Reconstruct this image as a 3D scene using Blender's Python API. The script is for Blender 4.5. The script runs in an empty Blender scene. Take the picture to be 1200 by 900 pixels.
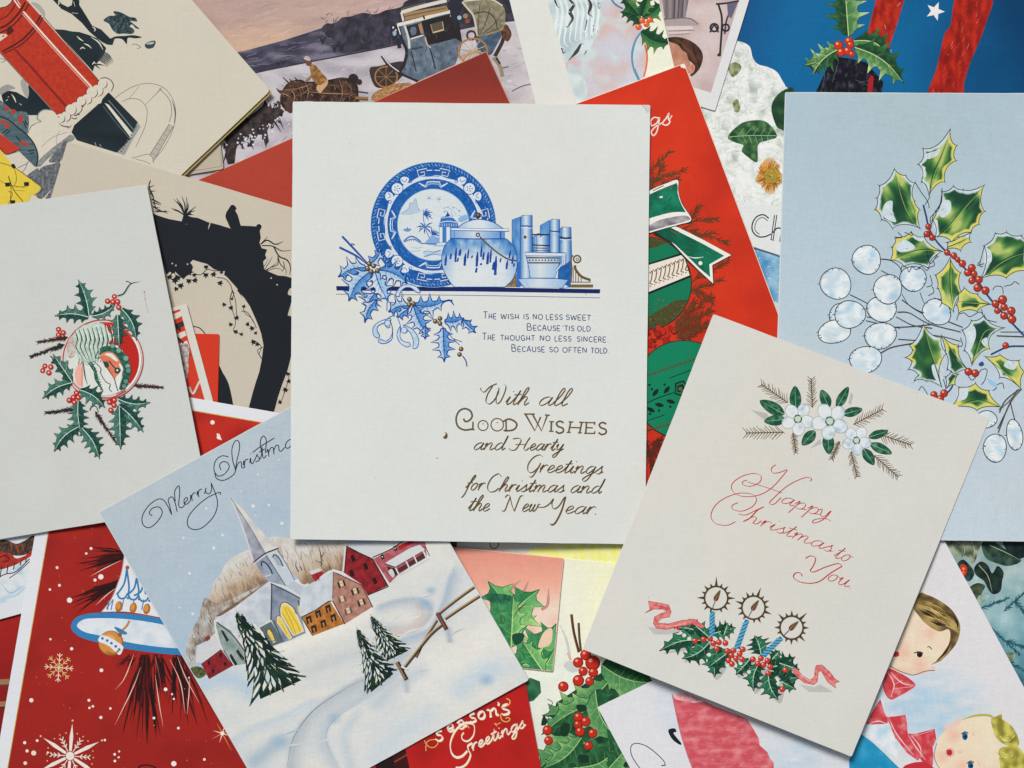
import bpy, math, random
import numpy as np
from mathutils import Vector, geometry, noise as mnoise

random.seed(7)
C = bpy.context.scene.collection
scene = bpy.context.scene

# ---------------------------------------------------------------- camera
CAM_H = 0.62                     # metres above the table
PX = 0.0003                      # metres of table per photo pixel (about 36 cm across)
cam_data = bpy.data.cameras.new("camera")
cam_data.sensor_width = 36.0
cam_data.lens = 36.0 * CAM_H / (1200 * PX)
cam_data.clip_start = 0.01
cam_data.clip_end = 50.0
cam = bpy.data.objects.new("camera", cam_data)
cam.location = (0, 0, CAM_H)
C.objects.link(cam)
scene.camera = cam

# ---------------------------------------------------------------- light
world = bpy.data.worlds.new("World")
scene.world = world
world.use_nodes = True
world.node_tree.nodes["Background"].inputs[0].default_value = (0.80, 0.90, 1.0, 1)
world.node_tree.nodes["Background"].inputs[1].default_value = 0.24
lamp_data = bpy.data.lights.new("window_light", 'AREA')
lamp_data.shape = 'RECTANGLE'
lamp_data.size = 1.7
lamp_data.size_y = 1.4
lamp_data.spread = math.radians(30)
lamp_data.energy = 8.55
lamp_data.color = (1.0, 0.965, 0.915)
lamp = bpy.data.objects.new("window_light", lamp_data)
lamp.location = (-0.95, 2.25, 3.0)
lamp.rotation_euler = (Vector((0.02, -0.02, 0)) - Vector(lamp.location)).to_track_quat('-Z', 'Y').to_euler()
C.objects.link(lamp)
scene.view_settings.view_transform = 'Standard'
scene.view_settings.look = 'None'
scene.view_settings.exposure = 0.0
scene.view_settings.gamma = 1.0

# ---------------------------------------------------------------- materials
def new_mat(name):
    m = bpy.data.materials.new(name)
    m.use_nodes = True
    return m, m.node_tree.nodes, m.node_tree.links

def make_stock(name, rough=0.75, bump=0.25, mottle=0.05, metal=0.0, spec=0.3, grain=0.10, coat=0.0):
    """Paper or ink: colour from the mesh, mottled by fibre and press grain, laid-paper relief."""
    m, N, L = new_mat(name)
    b = N["Principled BSDF"]
    b.inputs["Roughness"].default_value = rough
    b.inputs["Metallic"].default_value = metal
    b.inputs["Specular IOR Level"].default_value = spec
    if coat:
        b.inputs["Coat Weight"].default_value = coat
        b.inputs["Coat Roughness"].default_value = 0.35
    at = N.new("ShaderNodeAttribute"); at.attribute_name = "ink"
    tc = N.new("ShaderNodeTexCoord"); oi = N.new("ShaderNodeObjectInfo")
    def nz(scale, detail, sx=1, sy=1):
        mp = N.new("ShaderNodeMapping"); mp.inputs["Scale"].default_value = (sx, sy, 1)
        off = N.new("ShaderNodeVectorMath"); off.operation = 'ADD'
        L.new(tc.outputs["Object"], off.inputs[0]); L.new(oi.outputs["Location"], off.inputs[1])
        L.new(off.outputs[0], mp.inputs["Vector"])
        n = N.new("ShaderNodeTexNoise"); n.inputs["Scale"].default_value = scale
        n.inputs["Detail"].default_value = detail
        L.new(mp.outputs[0], n.inputs["Vector"])
        return n.outputs["Fac"]
    def math_(op, a, v):
        n = N.new("ShaderNodeMath"); n.operation = op
        L.new(a, n.inputs[0])
        if isinstance(v, (int, float)): n.inputs[1].default_value = v
        else: L.new(v, n.inputs[1])
        return n.outputs[0]
    big = nz(34, 4)
    fine = nz(1500, 2)
    warp = nz(900, 2, 0.22, 1.0)
    weft = nz(900, 2, 1.0, 0.22)
    weave = math_('ADD', warp, weft)
    # value factor = 1 + mottle*(big-.5) + grain*(fine-.5) + weave
    f = math_('ADD', math_('MULTIPLY', math_('SUBTRACT', big, 0.5), mottle * 2),
              math_('MULTIPLY', math_('SUBTRACT', fine, 0.5), grain * 2))
    f = math_('ADD', f, math_('MULTIPLY', math_('SUBTRACT', weave, 1.0), grain * 1.1))
    f = math_('ADD', f, 1.0)
    mx = N.new("ShaderNodeVectorMath"); mx.operation = 'SCALE'
    L.new(at.outputs["Color"], mx.inputs[0]); L.new(f, mx.inputs["Scale"])
    # age toning: faint warm clouds in the stock
    ton = N.new("ShaderNodeMix"); ton.data_type = 'RGBA'; ton.blend_type = 'MULTIPLY'
    ton.inputs["B"].default_value = (0.985, 0.96, 0.90, 1)
    cl = N.new("ShaderNodeMapRange"); cl.inputs["From Min"].default_value = 0.46; cl.inputs["From Max"].default_value = 0.85
    L.new(nz(16, 3), cl.inputs["Value"]); L.new(cl.outputs[0], ton.inputs["Factor"])
    L.new(mx.outputs[0], ton.inputs["A"])
    L.new(ton.outputs["Result"], b.inputs["Base Color"])
    bm = N.new("ShaderNodeBump"); bm.inputs["Strength"].default_value = bump
    bm.inputs["Distance"].default_value = 0.00012
    L.new(math_('ADD', weave, math_('MULTIPLY', fine, 0.8)), bm.inputs["Height"])
    L.new(bm.outputs[0], b.inputs["Normal"])
    return m

PAPER = make_stock("laid_paper", 0.85, 0.20, 0.05, grain=0.045, spec=0.1)
INK = make_stock("printing_ink", 0.7, 0.2, 0.04, grain=0.085, spec=0.15)
PAINT = make_stock("painted_print", 0.55, 0.18, 0.04, grain=0.09, spec=0.15)
GLOSS = make_stock("coated_print", 0.36, 0.12, 0.06, grain=0.14, spec=0.2)
GILT = make_stock("gilt_ink", 0.45, 0.30, 0.10, metal=0.2, grain=0.30, spec=0.2)

# ---------------------------------------------------------------- colour
KEXP = 0.80      # display value of a perfectly white surface under this light
def lin(c):
    c = c / 255.0
    return c / 12.92 if c <= 0.04045 else ((c + 0.055) / 1.055) ** 2.4
TINT = (0.885, 0.885, 0.88)     # overall scale on every stock and ink colour
def ink(rgb):
    l = [lin(max(0, min(255, v))) for v in rgb]
    y = 0.25 * l[0] + 0.6 * l[1] + 0.15 * l[2]
    k = (max(y, 0.003) / 0.62) ** 0.10 / KEXP
    return tuple(min(0.86, v * t * k) for v, t in zip(l, TINT))
def mix(a, b, t):
    t = max(0.0, min(1.0, t))
    return tuple(x + (y - x) * t for x, y in zip(a, b))
def nz(x, y, s, seed=0.0):
    return mnoise.noise(Vector((x * s + seed * 7.3, y * s - seed * 3.1, seed))) 
def fbm(x, y, s, seed=0.0, o=3):
    v, a = 0.0, 1.0
    for i in range(o):
        v += a * nz(x, y, s, seed + i); s *= 2; a *= 0.5
    return v
def ramp(t, stops):
    if t <= stops[0][0]: return stops[0][1]
    for (a, ca), (b, cb) in zip(stops, stops[1:]):
        if t <= b: return mix(ca, cb, (t - a) / (b - a))
    return stops[-1][1]

# ---------------------------------------------------------------- planar helpers
def area2(p):
    return sum(p[i][0] * p[(i + 1) % len(p)][1] - p[(i + 1) % len(p)][0] * p[i][1] for i in range(len(p)))
def clip_poly(sub, clip):
    """Sutherland-Hodgman: subject against a convex polygon (2-D)."""
    if area2(clip) < 0: clip = clip[::-1]
    out = list(sub)
    for i in range(len(clip)):
        a, b = clip[i], clip[(i + 1) % len(clip)]
        if not out: return []
        inp, out = out, []
        def side(p): return (b[0] - a[0]) * (p[1] - a[1]) - (b[1] - a[1]) * (p[0] - a[0])
        for j in range(len(inp)):
            p, q = inp[j - 1], inp[j]
            sp, sq = side(p), side(q)
            if (sp >= 0) != (sq >= 0):
                t = sp / (sp - sq)
                out.append((p[0] + (q[0] - p[0]) * t, p[1] + (q[1] - p[1]) * t))
            if sq >= 0: out.append(q)
    return out
def spline(pts, step=1.6, closed=False):
    n = len(pts)
    if n < 3: return list(pts)
    out = []
    rng = range(n if closed else n - 1)
    for i in rng:
        p1, p2 = pts[i], pts[(i + 1) % n]
        p0 = pts[i - 1] if (closed or i > 0) else (2 * p1[0] - p2[0], 2 * p1[1] - p2[1])
        p3 = pts[(i + 2) % n] if (closed or i + 2 < n) else (2 * p2[0] - p1[0], 2 * p2[1] - p1[1])
        k = max(2, min(24, int(math.dist(p1, p2) / step)))
        for j in range(k):
            t = j / k; t2 = t * t; t3 = t2 * t
            out.append(tuple(0.5 * (2 * p1[d] + (p2[d] - p0[d]) * t + (2 * p0[d] - 5 * p1[d] + 4 * p2[d] - p3[d]) * t2
                                    + (3 * p1[d] - p0[d] - 3 * p2[d] + p3[d]) * t3) for d in (0, 1)))
    if not closed: out.append(pts[-1])
    return out
def inside(p, poly):
    x, y = p; c = False
    for i in range(len(poly)):
        (x1, y1), (x2, y2) = poly[i - 1], poly[i]
        if (y1 > y) != (y2 > y) and x < (x2 - x1) * (y - y1) / (y2 - y1) + x1: c = not c
    return c
def view(x0, y0, s):
    """Coordinates measured in an enlarged detail, back in photo pixels."""
    def f(*a):
        return [(x0 + a[i] / s, y0 + a[i + 1] / s) for i in range(0, len(a), 2)]
    return f
def inset_quad(q, d):
    """Move each side of a convex quad inwards by d pixels."""
    s = 1 if area2(q) > 0 else -1
    lines = []
    for i in range(4):
        (x1, y1), (x2, y2) = q[i], q[(i + 1) % 4]
        l = math.hypot(x2 - x1, y2 - y1)
        dd = d[i] if isinstance(d, (tuple, list)) else d
        nx, ny = -(y2 - y1) / l * s, (x2 - x1) / l * s
        lines.append((nx, ny, nx * x1 + ny * y1 + dd))
    out = []
    for i in range(4):
        a, b = lines[i - 1], lines[i]
        det = a[0] * b[1] - a[1] * b[0]
        out.append(((a[2] * b[1] - a[1] * b[2]) / det, (a[0] * b[2] - a[2] * b[0]) / det))
    return out

# ---------------------------------------------------------------- the pile of cards
LAYER = 1.2e-6                    # thickness of one pull of ink
CARDS = []
def ray(px, py, pl):
    """Where the sight line of a photo pixel meets the plane z = a + bx + cy."""
    a, b, c = pl
    X, Y = (px - 600) * PX, (450 - py) * PX
    k = (CAM_H - a) / (CAM_H + b * X + c * Y)
    return (k * X, k * Y, CAM_H * (1 - k))
def plane3(p):
    A = np.array([[1, q[0], q[1]] for q in p]); z = np.array([q[2] for q in p])
    return tuple(np.linalg.solve(A, z))
def rest(quad_xy, below):
    """Lowest stable plane of a stiff sheet lying on the sheets below it and on the table."""
    pts = [(x, y, 0.0) for x, y in quad_xy]
    for o in below:
        for x, y in clip_poly(quad_xy, o.xy):
            pts.append((x, y, o.top[0] + o.top[1] * x + o.top[2] * y))
    P = np.array(pts)
    ctr = np.mean(np.array(quad_xy), axis=0)
    n = len(P)
    I, J, K = np.array([(i, j, k) for i in range(n) for j in range(i) for k in range(j)]).T
    a, b, c = P[I], P[J], P[K]
    det = (b[:, 0] - a[:, 0]) * (c[:, 1] - a[:, 1]) - (c[:, 0] - a[:, 0]) * (b[:, 1] - a[:, 1])
    ok = np.abs(det) > 1e-6
    a, b, c, det = a[ok], b[ok], c[ok], det[ok]
    u = ((ctr[0] - a[:, 0]) * (c[:, 1] - a[:, 1]) - (c[:, 0] - a[:, 0]) * (ctr[1] - a[:, 1])) / det
    v = ((b[:, 0] - a[:, 0]) * (ctr[1] - a[:, 1]) - (ctr[0] - a[:, 0]) * (b[:, 1] - a[:, 1])) / det
    ok = (u >= -1e-4) & (v >= -1e-4) & (u + v <= 1.0001)
    a, b, c, det = a[ok], b[ok], c[ok], det[ok]
    gx = ((b[:, 2] - a[:, 2]) * (c[:, 1] - a[:, 1]) - (c[:, 2] - a[:, 2]) * (b[:, 1] - a[:, 1])) / det
    gy = ((b[:, 0] - a[:, 0]) * (c[:, 2] - a[:, 2]) - (c[:, 0] - a[:, 0]) * (b[:, 2] - a[:, 2])) / det
    g0 = a[:, 2] - gx * a[:, 0] - gy * a[:, 1]
    h = g0[:, None] + gx[:, None] * P[None, :, 0] + gy[:, None] * P[None, :, 1] - P[None, :, 2]
    low = h.min(axis=1)
    i = int(np.argmax(low))
    return (float(g0[i] - min(0, low[i])), float(gx[i]), float(gy[i]))

class Card:
    """One folded card: back leaf, front leaf hinged at the fold, and what is printed on the front."""
    def __init__(self, name, quad, colour, label, category='greeting card', group=None,
                 fold='left', gap=0.5, stock=PAPER, round_=2.2, edge=None, leaf=0.13, inner=None, trim=0.7):
        self.quad = quad
        t = leaf * 1e-3
        h0, h1 = 2 * t + 2e-5, 2 * t + 2e-5 + gap * 0.5e-3
        hs = {'left': (h0, h1, h1, h0), 'right': (h1, h0, h0, h1), 'top': (h0, h0, h1, h1), 'bottom': (h1, h1, h0, h0)}[fold]
        self.top = (0.0, 0.0, 0.0)
        for _ in range(4):
            self.xy = [ray(x, y, self.top)[:2] for x, y in quad]
            base = rest(self.xy, CARDS)
            base = (base[0] + 4e-5, base[1], base[2])
            c3 = [(x, y, base[0] + base[1] * x + base[2] * y + h) for (x, y), h in zip(self.xy, hs)]
            self.top = plane3(c3[:3])
        self.base = base
        cx, cy = np.mean(np.array(self.xy), axis=0)
        self.org = (float(cx), float(cy), float(base[0] + base[1] * cx + base[2] * cy))
        CARDS.append(self)
        self.empty = bpy.data.objects.new(name, None)
        self.empty.empty_display_size = 0.02
        self.empty.location = self.org
        self.empty['label'] = label
        self.empty['category'] = category
        if group: self.empty['group'] = group
        C.objects.link(self.empty)
        self.clip = inset_quad(quad, trim)
        x0 = min(p[0] for p in quad) - 4; y0 = min(p[1] for p in quad) - 4
        self.g0 = (x0, y0)
        self.grid = np.zeros((int((max(p[0] for p in quad) - x0) / 2) + 6, int((max(p[1] for p in quad) - y0) / 2) + 6), dtype=np.int32)
        col = ink(colour)
        ecol = ink(edge) if edge else col
        outline = self.rounded(quad, round_)
        self.leaf('back_leaf', outline, lambda x, y: self.base[0] + self.base[1] * x + self.base[2] * y, t, ecol, ecol, stock)
        if inner:
            iq, icol = inner
            self.leaf('inner_page', self.rounded(iq, 1.0),
                      lambda x, y: 0.5 * (self.base[0] + self.base[1] * x + self.base[2] * y + t) + 0.5 * (self.top[0] + self.top[1] * x + self.top[2] * y - t),
                      0.00012, ink(icol), ink(icol), stock)
        self.front = self.leaf('front_leaf', outline, lambda x, y: self.top[0] - t + self.top[1] * x + self.top[2] * y, t, col, ecol, stock)
    def rounded(self, quad, r):
        out = []
        for i in range(4):
            p, a, b = quad[i], quad[i - 1], quad[(i + 1) % 4]
            la, lb = math.dist(p, a), math.dist(p, b)
            A = (p[0] + (a[0] - p[0]) * r / la, p[1] + (a[1] - p[1]) * r / la)
            B = (p[0] + (b[0] - p[0]) * r / lb, p[1] + (b[1] - p[1]) * r / lb)
            for k in range(5):
                s = k / 4
                out.append(tuple(A[d] * (1 - s) ** 2 + 2 * p[d] * s * (1 - s) + B[d] * s * s for d in (0, 1)))
            # the cut edge to the next corner, very slightly worn and wavy
            q = quad[(i + 1) % 4]; lq = math.dist(q, p)
            nx, ny = (q[1] - p[1]) / lq, -(q[0] - p[0]) / lq
            m = int(lq / 14)
            for k in range(1, m):
                u = k / m
                w = .28 * nz(k * 1.0, i * 3.0, .22, quad[0][0]) + .16 * nz(k * 1.0, i * 3.0, .9, quad[0][1])
                out.append((p[0] + (q[0] - p[0]) * u + nx * w, p[1] + (q[1] - p[1]) * u + ny * w))
        return out
    def leaf(self, name, outline, zf, t, col, ecol, stock):
        n = len(outline)
        pts = [ray(x, y, self.top) for x, y in outline]
        v = []
        ctr = np.mean(np.array([p[:2] for p in pts]), axis=0)
        bev = 0.00005
        for lev in range(4):          # bottom, lower bevel, upper bevel, top
            for x, y, _ in pts:
                k = bev if lev in (0, 3) else 0.0
                d = math.hypot(x - ctr[0], y - ctr[1])
                xx, yy = x + (ctr[0] - x) * k / d, y + (ctr[1] - y) * k / d
                z = zf(xx, yy) + (0, bev, t - bev, t)[lev]
                v.append((xx - self.org[0], yy - self.org[1], z - self.org[2]))
        f = [tuple(range(n))] + [tuple(3 * n + i for i in reversed(range(n)))]
        for lev in range(3):
            for i in range(n):
                j = (i + 1) % n
                f.append((lev * n + i, lev * n + n + i, lev * n + n + j, lev * n + j))
        cols = [ecol] * (3 * n) + [col] * n
        f = [tuple(reversed(q)) for q in f] if area2([p[:2] for p in pts]) > 0 else f
        return make_mesh(name, v, f, cols, stock, self.empty)

def make_mesh(name, v, f, cols, material, parent, smooth=False):
    me = bpy.data.meshes.new(name)
    me.from_pydata(v, [], f)
    at = me.color_attributes.new("ink", 'FLOAT_COLOR', 'POINT')
    arr = np.ones((len(v), 4), dtype=np.float32)
    arr[:, :3] = np.array(cols, dtype=np.float32).reshape(-1, 3)
    at.data.foreach_set("color", arr.ravel())
    me.materials.append(material)
    me.update()
    o = bpy.data.objects.new(name, me)
    o.parent = parent
    C.objects.link(o)
    return o

class Print:
    """A printed motif: one mesh of inked shapes lying on its card's front leaf."""
    def __init__(self, card, name, parent=None, material=INK, label=None, clip=None):
        self.c, self.name, self.parent, self.m, self.label = card, name, parent, material, label
        self.v, self.f, self.k = [], [], []
        self.clip = clip or card.clip
        self.obj = None
    def _lay(self, polys):
        """Layer for a batch of shapes: one above everything already printed under it."""
        g, (x0, y0) = self.c.grid, self.c.g0
        boxes = []
        for p in polys:
            xs = [q[0] for q in p]; ys = [q[1] for q in p]
            boxes.append((max(0, int((min(xs) - x0) / 2)), max(0, int((min(ys) - y0) / 2)),
                          max(0, int((max(xs) - x0) / 2) + 1), max(0, int((max(ys) - y0) / 2) + 1)))
        lay = 0
        for a, b, c, d in boxes:
            s = g[a:c + 1, b:d + 1]
            if s.size: lay = max(lay, int(s.max()))
        lay += 1
        for a, b, c, d in boxes: g[a:c + 1, b:d + 1] = lay
        return lay
    def _emit(self, tris, lay):
        """tris: (points, colours) convex faces in photo pixels."""
        a, b, c = self.c.top
        pl = (a + lay * LAYER, b, c)
        o = self.c.org
        q = self.clip
        s = 1 if area2(q) > 0 else -1
        L = []
        for i in range(len(q)):
            (x1, y1), (x2, y2) = q[i], q[(i + 1) % len(q)]
            L.append((-(y2 - y1) * s, (x2 - x1) * s, (-(y2 - y1) * x1 + (x2 - x1) * y1) * s))
        for pts, cols in tris:
            xs = [p[0] for p in pts]; ys = [p[1] for p in pts]
            if max(xs) < -420 or min(xs) > 1620 or max(ys) < -420 or min(ys) > 1320: continue
            if any(nx * x + ny * y < d for nx, ny, d in L for x, y in pts):
                # clip against the sheet, colours carried by barycentric weights of the first triangle
                np_ = clip_poly(pts, q)
                if len(np_) < 3 or abs(area2(np_)) < 1e-3: continue
                nc = []
                (ax, ay), (bx, by), (cx, cy) = pts[0], pts[1], pts[2]
                det = (by - cy) * (ax - cx) + (cx - bx) * (ay - cy)
                for x, y in np_:
                    if abs(det) < 1e-9 or cols[0] == cols[1] == cols[2]: nc.append(cols[0]); continue
                    u = ((by - cy) * (x - cx) + (cx - bx) * (y - cy)) / det
                    w = ((cy - ay) * (x - cx) + (ax - cx) * (y - cy)) / det
                    r = 1 - u - w
                    nc.append(tuple(max(0.0, u * p + w * q_ + r * z) for p, q_, z in zip(cols[0], cols[1], cols[2])))
                pts, cols = np_, nc
            if area2(pts) > 0: pts, cols = pts[::-1], cols[::-1]
            n0 = len(self.v)
            for (x, y) in pts:
                X, Y, Z = ray(x, y, pl)
                self.v.append((X - o[0], Y - o[1], Z - o[2]))
            self.k.extend(cols)
            self.f.append(tuple(range(n0, n0 + len(pts))))
    def fill(self, pts, col, res=None, lay=None):
        """Flat or shaded area. col: rgb 0-255 or a function of the pixel; res: interior sample spacing."""
        if len(pts) < 3: return self
        lay = lay or self._lay([pts])
        if res:
            xs = [p[0] for p in pts]; ys = [p[1] for p in pts]
            ring = []
            for i in range(len(pts)):
                p, q = pts[i], pts[(i + 1) % len(pts)]
                n = max(1, int(math.dist(p, q) / res))
                ring += [(p[0] + (q[0] - p[0]) * j / n, p[1] + (q[1] - p[1]) * j / n) for j in range(n)]
            x0, x1, y0, y1 = max(-240, min(xs)), min(1440, max(xs)), max(-240, min(ys)), min(1140, max(ys))
            co = list(ring)
            j = 0; y = y0 + res * 0.5
            while y < y1:
                x = x0 + res * (0.5 if j % 2 else 0.0)
                while x < x1:
                    if inside((x, y), pts): co.append((x, y))
                    x += res
                y += res * 0.9; j += 1
            R = len(ring)
            vv, ee, ff, *_ = geometry.delaunay_2d_cdt([Vector(p) for p in co], [], [list(range(R))], 1, 1e-5)
            vv = [(p.x, p.y) for p in vv]
            if callable(col): cc = [ink(col(*p)) for p in vv]
            else: cc = [ink(col)] * len(vv)
            self._emit([([vv[i] for i in t], [cc[i] for i in t]) for t in ff], lay)
        else:
            cc = [ink(col(*p)) for p in pts] if callable(col) else [ink(col)] * len(pts)
            tri = geometry.tessellate_polygon([[Vector((x, y, 0)) for x, y in pts]])
            self._emit([([pts[i] for i in t], [cc[i] for i in t]) for t in tri], lay)
        return self
    def blob(self, pts, col, res=None, step=1.6):
        return self.fill(spline(pts, step, True), col, res)
    def line(self, pts, w, col, taper=(1, 1), smooth=True, nib=None, closed=False, step=1.4, lay=None):
        """Pen stroke: w full width in pixels; nib = (angle, thin ratio) for a broad pen; taper = end widths."""
        p = spline(pts, step, closed) if smooth and len(pts) > 2 else list(pts)
        if closed: p.append(p[0])
        q = [p[0]]
        for a in p[1:]:
            if math.dist(a, q[-1]) > 0.15: q.append(a)
        p = q
        if len(p) < 2: return self
        n = len(p)
        d = [0.0]
        for a, b in zip(p, p[1:]): d.append(d[-1] + math.dist(a, b))
        Ls, Rs = [], []
        for i in range(n):
            a, b = p[max(0, i - 1)], p[min(n - 1, i + 1)]
            if closed and i in (0, n - 1): a, b = p[-2], p[1]
            l = math.dist(a, b) or 1e-6
            tx, ty = (b[0] - a[0]) / l, (b[1] - a[1]) / l
            t = d[i] / d[-1]
            ww = w * 0.5
            if nib:
                ang, thin = nib
                s = abs(tx * math.sin(ang) - ty * math.cos(ang))
                ww *= thin + (1 - thin) * s
            # taper towards both ends
            ww *= min(1.0, taper[0] + (1 - taper[0]) * min(1, t * 2.2)) * min(1.0, taper[1] + (1 - taper[1]) * min(1, (1 - t) * 2.2))
            Ls.append((p[i][0] - ty * ww, p[i][1] + tx * ww)); Rs.append((p[i][0] + ty * ww, p[i][1] - tx * ww))
        c = ink(col)
        lay = lay or self._lay([[p[i], p[i + 1]] for i in range(0, n - 1)])
        self._emit([([Ls[i], Ls[i + 1], Rs[i + 1], Rs[i]], [c] * 4) for i in range(n - 1)], lay)
        return self
    def disc(self, x, y, r, col, ry=None, n=None, rot=0.0, a0=0, a1=2 * math.pi):
        ry = ry or r
        n = n or max(8, min(48, int(r * 4)))
        ca, sa = math.cos(rot), math.sin(rot)
        pts = []
        for i in range(n):
            a = a0 + (a1 - a0) * i / n
            u, v = r * math.cos(a), ry * math.sin(a)
            pts.append((x + u * ca - v * sa, y + u * sa + v * ca))
        return self.fill(pts, col)
    def ring(self, x, y, r, w, col, ry=None, rot=0.0, n=None):
        ry = ry or r
        n = n or max(10, min(64, int(r * 4)))
        ca, sa = math.cos(rot), math.sin(rot)
        pts = [(x + r * math.cos(6.2832 * i / n) * ca - ry * math.sin(6.2832 * i / n) * sa,
                y + r * math.cos(6.2832 * i / n) * sa + ry * math.sin(6.2832 * i / n) * ca) for i in range(n)]
        return self.line(pts, w, col, smooth=False, closed=True)
    def berry(self, x, y, r, col=(196, 40, 30), dark=(110, 18, 16), hi=(250, 205, 190)):
        self.disc(x, y, r, dark); self.disc(x - r * .05, y - r * .05, r * .86, col)
        self.disc(x - r * .3, y - r * .35, r * .28, hi)
        return self
    def done(self):
        if not self.v: return self
        par = self.parent.obj if isinstance(self.parent, Print) else self.c.empty
        self.obj = make_mesh(self.name, self.v, self.f, self.k, self.m, par)
        if self.label: self.obj['label'] = self.label
        return self

# ---------------------------------------------------------------- drawing vocabulary
def leaf_pts(b, t, w, n=3, bend=0.0, spike=0.5, valley=0.55, skew=0.0):
    """Holly outline: spines and scallops on both sides of a bent midrib. Returns left, right, rib."""
    L = math.dist(b, t)
    ux, uy = (t[0] - b[0]) / L, (t[1] - b[1]) / L
    nx, ny = -uy, ux
    def at(s, o):
        k = bend * L * math.sin(math.pi * s)
        return (b[0] + ux * L * s + nx * (k + o), b[1] + uy * L * s + ny * (k + o))
    def prof(s): return w * 0.5 * (math.sin(math.pi * min(1, s * 0.92 + 0.08)) ** 0.75)
    sides = []
    for sg in (1, -1):
        pts = [at(0, 0)]
        prev = 0.0
        for i in range(n):
            s = (i + 0.75 + (0.1 * sg if skew else 0)) / (n + 0.35)
            s = min(s, 0.92)
            sv = prev + (s - prev) * 0.45
            pts.append(at(prev + (s - prev) * 0.22, sg * prof(prev + (s - prev) * .22) * (valley + 0.08)))
            pts.append(at(sv, sg * prof(sv) * valley))
            pts.append(at(prev + (s - prev) * 0.78, sg * prof(s) * (valley + 0.12)))
            pts.append(at(s + 0.03, sg * prof(s) * (1 + 0.35 * spike)))
            prev = s
        pts.append(at(prev + (1 - prev) * 0.25, sg * prof(prev) * 0.55))
        pts.append(at(prev + (1 - prev) * 0.6, sg * prof(prev) * 0.2))
        pts.append(at(1.04, 0))
        sides.append(pts)
    rib = [at(s / 8, 0) for s in range(9)]
    return sides[0], sides[1], rib
def holly(P, b, t, w, n=3, bend=0.0, a=(60, 125, 100), d=(20, 60, 55), rib=(205, 215, 205), line=(15, 40, 40),
          lw=0.8, rw=0.9, hi=None, veins=0, spike=0.6, valley=0.6, res=None, seed=1):
    l, r, c = leaf_pts(b, t, w, n, bend, spike, valley)
    half = w * 0.5
    def dist(x, y): return min(math.dist((x, y), q) for q in c) / half
    def fa(x, y):
        v = dist(x, y) + 0.5 * nz(x, y, .25, seed)
        return mix(a, hi or mix(a, (255, 255, 255), .25), v * 1.1 - .25)
    def fd(x, y):
        v = dist(x, y) + 0.6 * nz(x, y, .25, seed + 3)
        return mix(d, a, v * 0.9 - .1)
    P.fill(l + c[::-1][1:-1], fa if res or hi else fa, res)
    P.fill(r + c[::-1][1:-1], fd, res)
    if lw:
        P.line(l, lw, line, smooth=False); P.line(r, lw, line, smooth=False)
    if rw: P.line(c, rw, rib, taper=(1, .2))
    for i in range(veins):
        k = 1 + int((i + 1) * 6 / (veins + 1))
        q = c[k]
        for s_, pts in ((1, l), (-1, r)):
            j = min(len(pts) - 2, 1 + int((k + 1.4) / 8 * (len(pts) - 2)))
            e = pts[j]
            P.line([q, (q[0] * .35 + e[0] * .65, q[1] * .35 + e[1] * .65)], rw * 0.55, rib if s_ > 0 else mix(rib, d, .4), taper=(1, .2))
def brush(P, poly, n, base, ang=0.0, spread=0.5, ln=(3, 8), w=(.6, 1.6), vary=22, seed=0, clip=None):
    """Loose brushwork inside an area: short strokes of the local colour, lighter or darker."""
    rnd_ = random.Random(seed)
    xs = [q[0] for q in poly]; ys = [q[1] for q in poly]
    k = 0
    while k < n:
        k += 1
        x, y = rnd_.uniform(min(xs), max(xs)), rnd_.uniform(min(ys), max(ys))
        if not inside((x, y), poly): continue
        a = (ang(x, y) if callable(ang) else ang) + rnd_.gauss(0, spread)
        l = rnd_.uniform(*ln)
        e = (x + l * math.cos(a), y + l * math.sin(a))
        if not inside(e, poly): continue
        c0 = base(x, y) if callable(base) else base
        d = rnd_.gauss(0, vary)
        col = tuple(max(8, min(250, v + d + rnd_.gauss(0, vary * .2))) for v in c0)
        m = ((x + e[0]) / 2 + rnd_.uniform(-.12, .12) * l, (y + e[1]) / 2 + rnd_.uniform(-.12, .12) * l)
        P.line([(x, y), m, e], rnd_.uniform(*w), col, taper=(.25, .15))
def scallop(tips, depth=0.22):
    """Outline through spine tips with concave bays between them."""
    cx = sum(q[0] for q in tips) / len(tips); cy = sum(q[1] for q in tips) / len(tips)
    out = []
    for i in range(len(tips)):
        p, q = tips[i], tips[(i + 1) % len(tips)]
        l = math.dist(p, q)
        mx, my = (p[0] + q[0]) / 2, (p[1] + q[1]) / 2
        d = math.hypot(cx - mx, cy - my) or 1
        b = (mx + (cx - mx) / d * l * depth * 2, my + (cy - my) / d * l * depth * 2)
        for k in range(7):
            t = k / 7
            out.append(tuple(p[j] * (1 - t) ** 2 + 2 * b[j] * t * (1 - t) + q[j] * t * t for j in (0, 1)))
    return out
def sprig(P, b, t, col, w=0.8, n=9, ln=0.22, up=0.6, seed=0):
    """A conifer twig: stem with paired needles."""
    rnd = random.Random(seed)
    L = math.dist(b, t)
    a = math.atan2(t[1] - b[1], t[0] - b[0])
    P.line([b, t], w, col)
    for i in range(n):
        s = (i + 0.4) / n
        x, y = b[0] + (t[0] - b[0]) * s, b[1] + (t[1] - b[1]) * s
        for sg in (1, -1):
            aa = a + sg * up * rnd.uniform(.8, 1.2)
            l = L * ln * rnd.uniform(.75, 1.15) * (1 - 0.35 * s)
            P.line([(x, y), (x + math.cos(aa) * l, y + math.sin(aa) * l)], w * .85, col, taper=(1, .5))
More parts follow.
